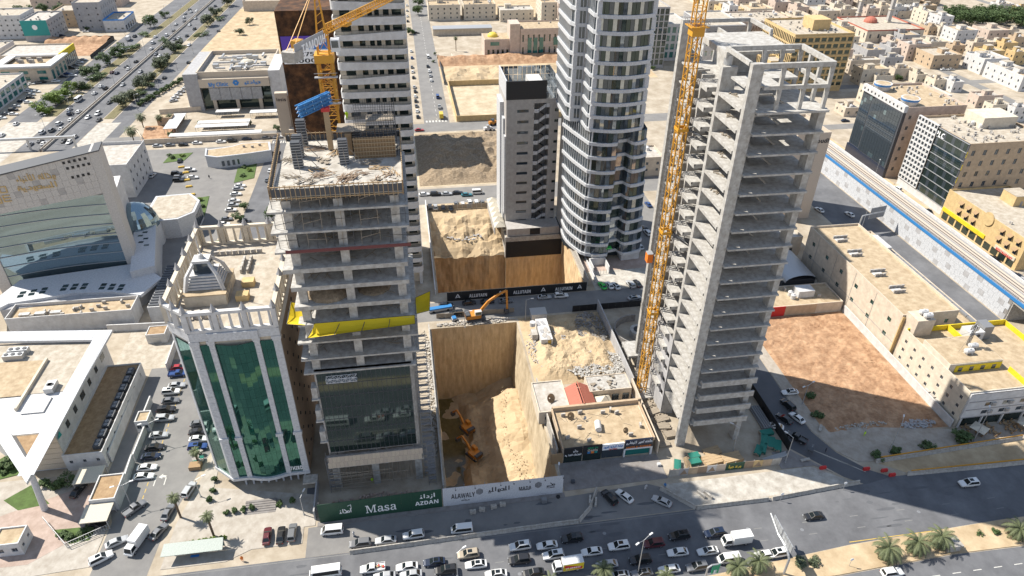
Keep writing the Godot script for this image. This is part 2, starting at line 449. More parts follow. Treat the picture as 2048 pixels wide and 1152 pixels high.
func build_ground() -> void:
	var holes := [[3.0,30.5,-178.0,-112.9],[6.5,35.0,-258.0,-198.0],[35.0,57.5,-232.5,-198.0]]
	var xs := [-2500.0,-400.0,-200.0,3.0,6.5,30.5,35.0,57.5,200.0,400.0,2500.0]
	var zs := [-3000.0,-800.0,-500.0,-258.0,-232.5,-198.0,-178.0,-112.9,-50.0,800.0]
	var s := S()
	for i in xs.size() - 1:
		for j in zs.size() - 1:
			var cx: float = (xs[i] + xs[i + 1]) / 2; var cz: float = (zs[j] + zs[j + 1]) / 2
			var open := false
			for h in holes: open = open or (cx > h[0] and cx < h[1] and cz > h[2] and cz < h[3])
			if not open: s.quad(V(xs[i],0,zs[j + 1]),V(xs[i + 1],0,zs[j + 1]),V(xs[i + 1],0,zs[j]),V(xs[i],0,zs[j]))
	setting("ground",s,"ground_dust")
	# main road,its service lane and the sandy median
	sheet("main_road",[[-400,-99.0],[60,-99.2],[105,-100.6],[112,-101.8],[170,-100.2],[500,-100],[500,-87.5],[130,-86.2],[92,-85.0],[57,-82.2],[34,-81],[-400,-78]],0.012,"asphalt")
	sheet("far_carriageway",[[30,-76.8],[85,-78.0],[113,-79.2],[131,-78.9],[500,-79.5],[500,-55],[-300,-55],[-300,-74]],0.012,"asphalt")
	sheet("median",[[-60,-79.8],[34,-80.8],[57,-82.0],[92,-84.8],[130,-86.0],[500,-87.3],[500,-79.7],[131,-79.1],[113,-79.4],[85,-78.2],[30,-77.0],[-60,-76.0]],0.16,"sand")
	sheet("service_lane",[[-29,-107.0],[31,-107.2],[52,-108.2],[54.5,-106.9],[60.5,-99.4],[-29,-99.2]],0.016,"asphalt_old")
	sheet("pavement",[[60.9,-99.7],[103,-101.2],[94.5,-107.6],[86,-107.6],[55.4,-107.4]],0.02,"cement_pale")
	sheet("pavement",[[31.5,-117.6],[57,-117.2],[57.4,-109.2],[31.2,-108.9]],0.10,"paving_grey")
	sheet("pavement",[[86.8,-113.5],[91.8,-113.5],[99,-105.0],[95.5,-107.8],[86.8,-107.9]],0.10,"paving_grey")
	sheet("pavement",[[-27,-108.2],[31,-108.6],[31,-107.2],[-27,-106.9]],0.10,"paving_grey")
	# street on the right of the concrete tower,running out to the main road
	sheet("side_street",[[91.6,-186],[101,-186],[100.4,-128],[100.8,-119],[103.5,-111],[108.5,-104.6],[113,-101.6],[105,-100.4],[101,-103.4],[96,-109.6],[91.8,-114.6]],0.014,"asphalt_dark")
	sheet("pavement",[[101.1,-181],[104.2,-181],[104.2,-120.5],[139,-114.4],[172,-114.2],[172,-109.2],[112.4,-107.0],[107.4,-107.2],[103.6,-111.6],[101.0,-119.2],[100.6,-128.0]],0.10,"paving")
	sheet("dirt_lot",[[104.4,-169],[138.6,-169],[138.6,-115.4],[129,-116],[104.4,-120.8]],0.02,"red_dirt")
	var fn := FastNoiseLite.new(); fn.seed = 3; fn.frequency = 0.12; fn.fractal_octaves = 5
	heightfield("dirt_lot_furrows",104.6,138.4,-168.8,-117.0,0.62,func(x: float,z: float) -> float:
		var e := minf(minf(x - 104.6,138.4 - x),minf(z + 168.8,-117.0 - z - (x - 104.6) * -0.0))
		if z > -121.5 + (x - 104.6) * 0.13: e = minf(e,-117.6 + (x - 104.6) * 0.05 - z)
		return 0.03 + clampf(e / 1.5,0,1) * (0.16 + 0.30 * fn.get_noise_2d(x,z) + 0.14 * fn.get_noise_2d(x * 3.0,z * 7.0) + 0.07 * sin((x * 0.5 + z + 3 * fn.get_noise_2d(x,z)) * 2.6)),"red_dirt")
	# repairs,oil and tyre stains on the asphalt,manhole covers
	var pr := RandomNumberGenerator.new(); pr.seed = 9
	for k in 54:
		var x := pr.randf_range(-35,135); var z := pr.randf_range(-98.5,-86.5)
		if k > 40: x = pr.randf_range(-10,50); z = pr.randf_range(-106.5,-100)
		var w := pr.randf_range(0.5,3.2); var h := pr.randf_range(0.12,0.7); var out := []
		for j in 9: out.append([x + cos(j * TAU / 9) * w * pr.randf_range(0.7,1.1),z + sin(j * TAU / 9) * h * pr.randf_range(0.7,1.1)])
		sheet("road_stain",out,0.0165 if z < -99 else 0.0135,"asphalt_dark")
	for k in 9:
		var x := pr.randf_range(-20,120); var z := pr.randf_range(-97,-88); var cv := S(); cv.tube(V(x,0,z),V(x,0.02,z),0.42,0.42,12); setting("manhole_cover",cv,"steel_grey")
	sheet("verge",[[111.5,-106.7],[172,-108.9],[172,-101.0],[118,-102.0]],0.022,"sand")
	# middle street,parking fronts,back streets
	sheet("middle_street",[[-90,-192.2],[101,-192.2],[101,-181.5],[33,-181.0],[3,-182],[-90,-180]],0.014,"asphalt_old")
	sheet("tower_forecourt",[[60.5,-204],[92,-204],[92,-192.4],[60.5,-192.4]],0.018,"cement_pale")
	sheet("tower_forecourt",[[59,-212],[92,-212],[92,-204.2],[59,-204.2]],0.022,"paving_red")
	sheet("back_street",[[-60,-279],[165,-279],[165,-265],[-60,-264]],0.014,"asphalt_old")
	sheet("cross_street",[[-150,-357.5],[190,-358],[190,-347],[60,-346],[-150,-345]],0.018,"asphalt_old")
	sheet("long_street",[[9.5,-347],[23,-347],[24.5,-560],[27,-900],[10.5,-900],[10.5,-560]],0.024,"asphalt_old")
	sheet("street_beside_tower",[[82,-265],[100,-265],[101,-192.4],[92.2,-192.4],[84,-220]],0.02,"asphalt_old")
	# the side street between the white office and the green glass building
	sheet("office_street",[[-79,-174],[-55.5,-172],[-55.5,-134],[-61,-112],[-62,-99.2],[-74,-99.2],[-73.5,-115],[-79,-128]],0.014,"asphalt_old")
	sheet("pavement",[[-55,-172],[-52.5,-172],[-52.5,-122],[-27.5,-116.2],[-27.5,-107.4],[-30,-107.4],[-30,-103],[-41,-103],[-46,-100.6],[-59.5,-100.6],[-59,-112],[-55,-130]],0.10,"paving_warm")
	sheet("parking_bay",[[-43,-110.5],[-30.2,-110.5],[-30.2,-103.2],[-43,-103.2]],0.115,"paving_warm")
	sheet("pavement",[[-126,-131],[-80,-131],[-74,-116],[-74.4,-103.5],[-126,-100.6]],0.10,"paving_warm")
	sheet("driveway",[[-100,-120],[-79.5,-128.5],[-79.5,-112],[-88,-106],[-100,-106]],0.12,"paving_red")
	sheet("courtyard",[[-90,-192],[-74,-192],[-74,-170],[-90,-170]],0.02,"roof_pale")
	# agency forecourt and the street beside it
	sheet("agency_forecourt",[[-128,-339],[-72,-339],[-76,-205],[-128,-205]],0.014,"asphalt_old")
	sheet("street_by_forecourt",[[-66.5,-345],[-56,-345],[-50.5,-262],[-46,-192.4],[-62,-192.4],[-68,-260]],0.016,"asphalt")
	sheet("mound_plot",rect(3,60,-344,-281),0.008,"sand_pale")
	sheet("parking_plot",rect(6,34.5,-264,-258.2),0.02,"sand")
	sheet("vacant_plot",rect(-135,-60,-640,-470),0.006,"sand")
	sheet("fenced_plot",rect(26,118,-419,-359),0.012,"sand_pale")
	sheet("excavated_plot",rect(26,160,-478,-421),0.012,"sand")
	sheet("vacant_plot",rect(66,170,-900,-585),0.012,"sand")
	# boulevard on the left
	var A := Vector2(-173.6,-338); var B := Vector2(-148.0,-880)
	var d := (B - A).normalized(); var r := Vector2(-d.y,d.x)
	if r.x < 0: r = -r
	var strip := func(o0: float,o1: float,t0: float,t1: float) -> Array:
		var out := []
		for q in [[o0,t0],[o1,t0],[o1,t1],[o0,t1]]:
			var p: Vector2 = A + d * q[1] + r * q[0]
			out.append([p.x,p.y])
		return out
	sheet("boulevard",strip.call(-12.5,-0.6,5,600),0.012,"asphalt")
	sheet("boulevard",strip.call(0.6,12.5,5,600),0.012,"asphalt")
	sheet("service_road",strip.call(19,30,20,600),0.012,"asphalt")
	sheet("service_road",strip.call(-34,-19.5,10,600),0.012,"asphalt")
	sheet("boulevard_apron",strip.call(12.8,24,-12,42),0.02,"cement_pale")
	sheet("boulevard_apron",strip.call(-34,-12.8,-12,46),0.02,"cement_pale")
	for seg in [[13.2,18.2,48,92],[13.2,18.2,96,190],[13.2,18.2,205,420],[-19,-13.2,54,92],[-19,-13.2,98,190],[-19,-13.2,215,420]]:
		sheet("planted_strip",strip.call(seg[0],seg[1],seg[2],seg[3]),0.16,"strip_soil")
	# lane markings
	var lane := func(called: String,x0: float,x1: float,z: float,slope: float,dash: float,gap: float,m: String) -> void:
		var k := S()
		var x := x0
		while x < x1:
			var a := z + (x - x0) * slope
			k.quad(V(x,0.017,a + 0.09),V(minf(x + dash,x1),0.017,a + 0.09),V(minf(x + dash,x1),0.017,a - 0.09),V(x,0.017,a - 0.09))
			x += dash + gap
		setting(called,k,m)
	lane.call("lane_marking",-60,200,-91.8,-0.002,2.0,10.0,"worn_paint")
	lane.call("lane_marking",-60,200,-88.0,-0.006,2.0,10.0,"worn_paint")
	lane.call("edge_line",-60,60,-98.7,0.0,500,1,"worn_paint")
	lane.call("edge_line",92,250,-85.6,-0.025,500,1,"yellow_paint")
	lane.call("lane_marking",60,200,-75.0,0.0,2.0,3.0,"road_paint")
	# ramp markings at the side street mouth
	var k := S()
	for i in 4:
		var c := V(99.5 + i * 1.9,0.022,-110.8 + i * 1.7)
		k.quad(c + V(-2.2,0,-2.4),c + V(-2,0,-2.6),c + V(2.3,0,1.6),c + V(2.1,0,1.8))
	setting("ramp_marking",k,"cement_pale")
	k = S()
	for o in [4.0,8.2]:
		for sgn in [-1.0,1.0]:
			var t := 10.0
			while t < 500:
				var p: Vector2 = A + d * t + r * o * sgn; var q: Vector2 = A + d * (t + 3) + r * o * sgn
				k.quad(V(p.x - 0.1,0.018,p.y),V(p.x + 0.1,0.018,p.y),V(q.x + 0.1,0.018,q.y),V(q.x - 0.1,0.018,q.y))
				t += 9.0
	setting("lane_marking",k,"worn_paint")
	k = S()
	for i in 70:
		var z := -362.0 - i * 7.0
		k.box(16.6 + i * 0.045,16.8 + i * 0.045,0.02,0.03,z - 3,z)
	for i in 7: k.box(10.6 + i * 1.7,11.5 + i * 1.7,0.025,0.032,-362,-359.4)
	for i in 8: k.box(-66 + i * 1.2,-65.4 + i * 1.2,0.02,0.03,-343,-340)
	setting("lane_marking",k,"road_paint")
	# yellow bay lines and white turn arrows in the office street
	k = S()
	for i in 26: k.box(-68.6 + (i % 2) * 0.0,-68.42,0.018,0.024,-172 + i * 2.0,-170.8 + i * 2.0)
	setting("bay_line",k,"yellow_paint")
	for ax in [-64.6,-67.0]:
		k = S()
		k.box(ax - 0.12,ax + 0.12,0.018,0.026,-127.5,-124.6)
		k.poly([[ax + 0.12,-127.5],[ax - 1.1,-127.9],[ax - 1.0,-127.2],[ax + 0.12,-126.9]],0.018,0.026)
		k.poly([[ax - 1.0,-128.3],[ax - 1.9,-127.3],[ax - 0.9,-126.7]],0.018,0.026)
		setting("turn_arrow",k,"road_paint")

func rough_wall(called: String,p: Vector3,q: Vector3,depth: float,amp: float,seed_: int,m: String,batter := 0.0,cell := 0.95) -> void:
	# an excavated earth face hanging from the rim line p-q down to the pit floor,pitted and grooved
	var f := FastNoiseLite.new(); f.seed = seed_; f.frequency = 0.16; f.fractal_octaves = 4
	var u := (q - p); var len := u.length(); u /= len
	var nn := u.cross(Vector3.UP)
	var nu := int(len / cell); var nv := int(depth / cell)
	var P := func(i: int,j: int) -> Vector3:
		var a := len * i / nu; var b := depth * j / nv
		var o := f.get_noise_3d(a * 1.0,b * 0.35,seed_ * 9.0) * amp + f.get_noise_3d(a * 5,b * 1.2,3.0) * 0.25
		if i == 0 or i == nu or j == 0: o = minf(o,0.0) * 0.2
		return p + u * a + Vector3.DOWN * b + nn * (o + batter * b)
	var s := S()
	for i in nu:
		for j in nv:
			s.quad(P.call(i,j + 1),P.call(i + 1,j + 1),P.call(i + 1,j),P.call(i,j))
	setting(called,s,m)

func heightfield(called: String,x0: float,x1: float,z0: float,z1: float,cell: float,h: Callable,m: String) -> MeshInstance3D:
	var nx := int(ceil((x1 - x0) / cell)); var nz := int(ceil((z1 - z0) / cell))
	var g := []
	for i in nx + 1:
		var col := PackedFloat32Array()
		for j in nz + 1: col.append(h.call(x0 + (x1 - x0) * i / nx,z0 + (z1 - z0) * j / nz))
		g.append(col)
	var P := func(i: int,j: int) -> Vector3: return V(x0 + (x1 - x0) * i / nx,g[i][j],z0 + (z1 - z0) * j / nz)
	var s := S()
	for i in nx:
		for j in nz:
			if (i + j) % 2 == 0:
				s.tri(P.call(i,j + 1),P.call(i + 1,j + 1),P.call(i + 1,j)); s.tri(P.call(i,j + 1),P.call(i + 1,j),P.call(i,j))
			else:
				s.tri(P.call(i,j + 1),P.call(i + 1,j + 1),P.call(i,j)); s.tri(P.call(i + 1,j + 1),P.call(i + 1,j),P.call(i,j))
	return setting(called,s,m)

func build_pits() -> void:
	var f := FastNoiseLite.new(); f.seed = 11; f.frequency = 0.09; f.fractal_octaves = 5
	# near pit: earth faces on four sides,a soil bank along the right,water along the left
	rough_wall("pit_wall",V(3,0,-178),V(30.5,0,-178),31,0.45,21,"clay_wall")
	rough_wall("pit_wall",V(3,0,-112.9),V(3,0,-178),31,0.45,22,"clay_wall")
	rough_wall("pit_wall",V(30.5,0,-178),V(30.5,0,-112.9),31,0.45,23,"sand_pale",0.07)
	rough_wall("pit_wall",V(30.5,0,-112.9),V(3,0,-112.9),31,0.4,24,"clay_wall")
	heightfield("pit_floor",2.6,30.9,-178.6,-112.4,1.1,func(x: float,z: float) -> float:
		var n := f.get_noise_2d(x,z)
		var y := -30.2 + n * 0.9
		var edge := 9.5 + 1.8 * sin(z * 0.11) + n * 2
		var k := clampf((x - edge) / 2.2,0,1)
		var bank := -26.0 + 5.5 * clampf((x - 17) / 9,0,1) + 3.0 * exp(-pow((z + 150) / 14,2)) * clampf((x - 13) / 6,0,1)
		bank -= 3.0 * clampf((-168 - z) / 6,0,1)
		return lerpf(y,bank + n * 1.4 + f.get_noise_2d(x * 4,z * 4) * 0.5,k * k * (3 - 2 * k)),"sand")
	var w := S()
	w.quad(V(2.8,-30.1,-113),V(13,-30.1,-113),V(13,-30.1,-177.6),V(2.8,-30.1,-177.6))
	setting("muddy_water",w,"mud_water")
	# far pit behind the black hoarding
	rough_wall("pit_wall",V(6.5,0,-198),V(6.5,0,-258),35,0.45,31,"clay_wall")
	rough_wall("pit_wall",V(57.5,0,-232.5),V(57.5,0,-198),35,0.5,32,"clay_wall")
	rough_wall("pit_wall",V(35,-9.2,-232.5),V(57.5,-9.2,-232.5),26,0.6,33,"clay_wall")
	rough_wall("pit_wall",V(57.5,0,-198),V(6.5,0,-198),35,0.4,34,"clay_wall")
	rough_wall("pit_wall",V(6.5,-9,-235.5),V(35.2,-9,-234.5),26,1.3,35,"clay_wall")
	var b := S(); b.box(35.0,57.4,-2.0,0.0,-233.0,-232.4); setting("retaining_wall",b,"concrete")
	b = S(); b.box(35.0,57.4,-9.2,-2.0,-233.0,-232.45); setting("retaining_wall",b,"soot_black")
	b = S(); b.box(34.7,35.0,-9.2,0.0,-258.0,-232.4); setting("retaining_wall",b,"concrete")
	heightfield("pit_slope",6.3,35.0,-258.2,-234.4,1.2,func(x: float,z: float) -> float:
		var t := clampf((z + 257.5) / 22.5,0,1)
		return -0.1 - 8.2 * t * t - 2.0 * t * (1 - t) + f.get_noise_2d(x * 1.5,z * 1.5) * 2.2 * clampf(t * 3,0,1),"sand")
	heightfield("pit_floor",6.0,58.0,-236.5,-197.5,2.0,func(x: float,z: float) -> float:
		return -33.5 + f.get_noise_2d(x,z) * 2.0 + (2.5 if z < -228 and x < 46 else 0.0),"clay_wall")
	var hole := S(); hole.poly([[46.5,-226.5],[56.5,-226.5],[56.5,-230.5],[48,-231.5]],-31.0,-30.6); setting("tarpaulin_over_sump",hole,"soot_black")
	# the spoil mound on the plot beyond
	heightfield("spoil_mound",4,58,-343,-282,1.5,func(x: float,z: float) -> float:
		var e := minf(minf(x - 4,58 - x),minf(z + 343,-282 - z))
		var n := f.get_noise_2d(x * 1.2,z * 1.2)
		return 0.01 + clampf(e / 9,0,1) * (2.6 + 3.2 * exp(-pow((z + 312) / 14,2)) + n * 2.4 + f.get_noise_2d(x * 6,z * 6) * 0.5),"mound_dirt")
	heightfield("excavated_bank",24,165,-478,-459,2.2,func(x: float,z: float) -> float:
		var t := clampf((z + 478) / 18,0,1)
		return 0.02 + 3.5 * sin(t * PI) + f.get_noise_2d(x,z) * 1.6 * sin(t * PI),"red_dirt")
	heightfield("excavated_bank",24,120,-456,-424,2.4,func(x: float,z: float) -> float:
		var e := minf(minf(x - 24,120 - x),minf(z + 456,-424 - z))
		return 0.02 + clampf(e / 8,0,1) * (1.6 + f.get_noise_2d(x * 0.8,z * 0.8) * 3.2),"sand")
	# the rubble plot between the near pit and the long wall
	heightfield("rubble_mound",31.2,58.4,-180,-146.5,0.6,func(x: float,z: float) -> float:
		var e := minf(minf(x - 31.2,58.4 - x),minf(z + 180,-146.5 - z))
		return 0.02 + clampf(e / 5,0,1) * (1.0 + 1.6 * exp(-pow((z + 156) / 8,2)) + f.get_noise_2d(x * 1.6,z * 1.6) * 1.3 + f.get_noise_2d(x * 11,z * 11) * 0.3),"sand")

func lattice(s: Shape,p: Vector3,q: Vector3,w: float,step: float,chord: float,lace: float,side := Vector3.ZERO) -> void:
	# a four-chord braced mast or boom between two points
	var d := (q - p); var len := d.length(); d /= len
	var a := side if side != Vector3.ZERO else (Vector3.RIGHT if absf(d.y) > 0.9 else d.cross(Vector3.UP).normalized())
	var b := d.cross(a).normalized()
	var c := [a * w / 2 + b * w / 2,-a * w / 2 + b * w / 2,-a * w / 2 - b * w / 2,a * w / 2 - b * w / 2]
	for i in 4: s.beam(p + c[i],q + c[i],chord)
	var k := int(len / step)
	for j in k:
		var t0 := p + d * (len * j / k); var t1 := p + d * (len * (j + 1) / k)
		for i in 4:
			var e: Vector3 = c[i]; var f: Vector3 = c[(i + 1) % 4]
			s.beam(t0 + e,t0 + f,lace)
			if (i + j) % 2 == 0: s.beam(t0 + e,t1 + f,lace)
			else: s.beam(t0 + f,t1 + e,lace)

func build_concrete_tower() -> void:
	var t := thing("concrete_tower_frame","bare grey concrete tower frame of open floor slabs beside the orange crane mast","building",V(63,0,-119))
	# local: x to the right from the left face,z towards the viewer from the front face
	var top := 98.5
	for w in [["pier",0.0,2.3,-1.2,0.0,top],["pier",0.0,3.2,-13.2,-12.0,94.5],["pier",0.4,3.2,-22.6,-21.8,90.0],["pier",-0.9,2.2,-35.0,-33.6,top],["pier",0.0,2.4,-27.6,-26.9,90.0],["core_wall",7.0,16.0,-33.0,-32.6,94.0],["core_wall",7.0,7.4,-32.6,-24.0,97.0],["core_wall",12.5,12.9,-32.6,-24.0,94.0],["core_wall",7.4,12.5,-24.4,-24.0,94.0]]:
		var s := S(); s.box(w[1],w[2],0,w[5],w[3],w[4]); part(w[0],s,"concrete",t)
	for c in [[15.58,-0.95,1.4,2.6],[15.6,-13.0,1.4,2.4],[15.6,-24.5,1.4,2.4],[15.6,-33.6,1.4,2.4],[8.2,-13.0,1.0,1.6]]:
		var s := S(); s.cbox(V(c[0] + 0.7,44.8,c[1] - 0.5),V(c[2],89.6,c[3])); part("column",s,"concrete",t)
	# floor slabs: full plate with a stair void,ledges along the left face
	for i in 20:
		var y := 8.65 + 4.26 * i
		var s := S(); var a := y - 0.42
		s.box(3.11,5.4,a,y,-33.5,0.9); s.box(2.31,3.11,a,y,-1.8,0.9)
		s.box(5.4,16.9,a,y,-3.6,0.9); s.box(5.4,16.9,a,y,-33.5,-9.4)
		s.box(10.2,16.9,a,y,-9.4,-3.6)
		s.box(0.02,3.11,a - 0.25,y,-11.99,-1.81)
		s.box(-1.3,3.11,a,y,-20.6,-14.8)
		s.box(-1.32,-0.98,a - 0.55,y + 0.03,-20.6,-14.8); s.box(-1.3,3.0,a - 0.55,a,-15.12,-14.82)
		s.box(0.0,3.11,a,y,-33.59,-27.61)
		part("slab",s,"concrete",t)
		s = S()
		s.box(-0.7,-0.35,y - 0.3,y + 1.3,-26.6,-22.8); s.box(-0.35,2.3,y - 0.3,y + 0.1,-26.6,-26.2); s.box(-0.35,2.3,y + 0.9,y + 1.3,-22.9,-22.62)
		part("balcony_upstand",s,"concrete",t)
		if i < 4:
			s = S(); s.box(2.9,17.1,y - 0.5,y + 1.15,0.92,1.3); s.box(2.9,3.2,y - 0.5,y + 1.15,0.1,0.92)
			part("parapet_beam",s,"concrete",t)
		if i > 13:
			s = S()
			for k in 7: s.rbox(V(1.6 + rng.randf() * 1.2,y + 0.1,-11.4 + rng.randf() * 3.5),V(0.2,0.2,1.2),rng.randf() * 3)
			part("debris",s,"timber_grey",t)
	# open frame at the top
	for b in [[0.05,16.4,top - 0.9,top - 0.01,-0.75,-0.05],[0.05,0.7,top - 0.8,top - 0.02,-12.2,-1.8],[15.7,16.4,top - 0.9,top,-12.4,-0.75],[0.7,15.7,top - 0.95,top - 0.02,-12.6,-12.0],[3.12,16.35,93.6,94.3,-0.7,-0.1],[15.72,16.32,93.6,94.3,-12.3,-0.7],[2.2,15.4,top - 0.8,top,-34.6,-34.0],[15.0,15.6,top - 0.8,top,-34.0,-24.0]]:
		var fr := S(); fr.box(b[0],b[1],b[2],b[3],b[4],b[5]); part("frame_beam",fr,"concrete",t)
	for c in [[6.4,-0.4],[11.2,-0.4],[16.05,-0.4],[16.05,-4.4],[16.05,-8.3],[16.05,-12.2],[8.3,-12.3],[12.2,-12.3],[15.3,-24.1],[15.3,-34.3]]:
		var s := S(); s.cbox(V(c[0],93.7,c[1]),V(0.7,8,0.62)); part("frame_column",s,"concrete",t)
	var rs := S(); rs.box(0.6,15.0,96.6,97.2,-27.5,-12.7); rs.box(0.6,1.0,96.0,96.6,-27.5,-12.7); part("roof_slab",rs,"concrete",t)
	rs = S(); rs.box(0.1,7.4,93.5,93.9,-8.0,-1.81); rs.box(7.4,13.0,93.5,93.9,-11.9,-6.0); part("mezzanine_slab",rs,"concrete",t)
	rs = S(); rs.box(3.0,3.9,89.6,93.5,-5.6,-4.7); part("frame_column",rs,"concrete",t)
	var dk := S(); dk.tube(V(1.6,94.6,-13.6),V(1.6,96.5,-13.6),0.85,0.85,12); part("water_drum",dk,"galvanised",t)
	# the block wall on the left face near the ground
	var bw := S(); bw.pierced(V(-0.2,0,-24),V(0,0,1),12.0,26.0,[[1.5,4.0],[5.4,8.0],[9.0,11.2]],[[5.5,7.6],[10.0,12.0],[14.2,16.2],[18.5,20.4]],0.4)
	part("block_wall",bw,"grey_wall",t)
	# orange crane mast and the hoist beside it
	var c := thing("orange_tower_crane","orange lattice tower crane mast rising along the left side of the concrete tower","crane",V(60.2,0,-140.2))
	var s := S(); lattice(s,V(0,0.4,0),V(0,116,0),2.0,2.4,0.24,0.11); part("mast",s,"crane_orange",c)
	for y in [28.0,52.0,78.0]:
		s = S(); s.box(-1.25,1.25,y,y + 0.7,-1.25,-1.05); s.box(-1.25,1.25,y,y + 0.7,1.05,1.25); s.box(-1.25,-1.05,y,y + 0.7,-1.05,1.05); s.box(1.05,1.25,y,y + 0.7,-1.05,1.05); part("tie_collar",s,"crane_yellow",c)
	for y in [28.3,52.3,78.3]: s = S(); s.beam(V(1.2,y,0.9),V(3.6,y,6.6),0.22); s.beam(V(1.2,y,-0.9),V(3.6,y,6.6),0.22); s.beam(V(1.2,y,0.6),V(3.4,y,-1.2),0.2); part("wall_tie",s,"steel_dark",c)
	s = S(); s.box(-1.9,1.9,100.2,100.4,-1.9,-1.02); s.box(-1.9,1.9,100.2,100.4,1.02,1.9); s.box(-1.9,-1.02,100.2,100.4,-1.02,1.02); s.box(1.02,1.9,100.2,100.4,-1.02,1.02); s.box(-1.3,1.3,98.4,100.2,-1.3,-1.04); s.box(-1.3,1.3,98.4,100.2,1.04,1.3); s.box(-1.3,-1.04,98.4,100.2,-1.04,1.04); s.box(1.04,1.3,98.4,100.2,-1.04,1.04)
	part("climbing_frame",s,"crane_yellow",c)
	s = S()
	for e in [[-1.9,-1.9,1.9,-1.9],[1.9,-1.9,1.9,1.9],[1.9,1.9,-1.9,1.9],[-1.9,1.9,-1.9,-1.9]]:
		for y in [100.9,101.5]: s.beam(V(e[0],y,e[1]),V(e[2],y,e[3]),0.06)
		for k in 4: s.beam(V(lerpf(e[0],e[2],k / 4.0),100.4,lerpf(e[1],e[3],k / 4.0)),V(lerpf(e[0],e[2],k / 4.0),101.5,lerpf(e[1],e[3],k / 4.0)),0.06)
	part("platform_rail",s,"steel_grey",c)
	bx(c,"footing","concrete",-3.2,3.2,0,0.8,-3.2,3.2)
	var h := thing("hoist_mast","thin grey lattice hoist mast climbing the concrete tower next to the crane","hoist",V(60.4,0,-145.2))
	s = S(); lattice(s,V(0,0,0),V(0,86,0),0.75,1.0,0.11,0.07); part("mast",s,"steel_grey",h)
	for y in [20.0,40.0,60.0,80.0]:
		s = S(); s.beam(V(0.3,y,0),V(2.2,y,-3),0.12); part("wall_tie",s,"steel_grey",h)
	var cg := thing("hoist_cage","small red orange hoist cage hanging on the grey hoist mast","hoist",V(58.9,41,-145))
	bx(cg,"cabin","print_orange",-0.7,0.7,0,2.5,-0.9,0.9)
	bx(cg,"roof","galvanised",-0.75,0.75,2.5,2.62,-0.95,0.95)
	bx(cg,"rail_guide","steel_dark",0.7,1.1,0.2,2.3,-0.3,0.3)

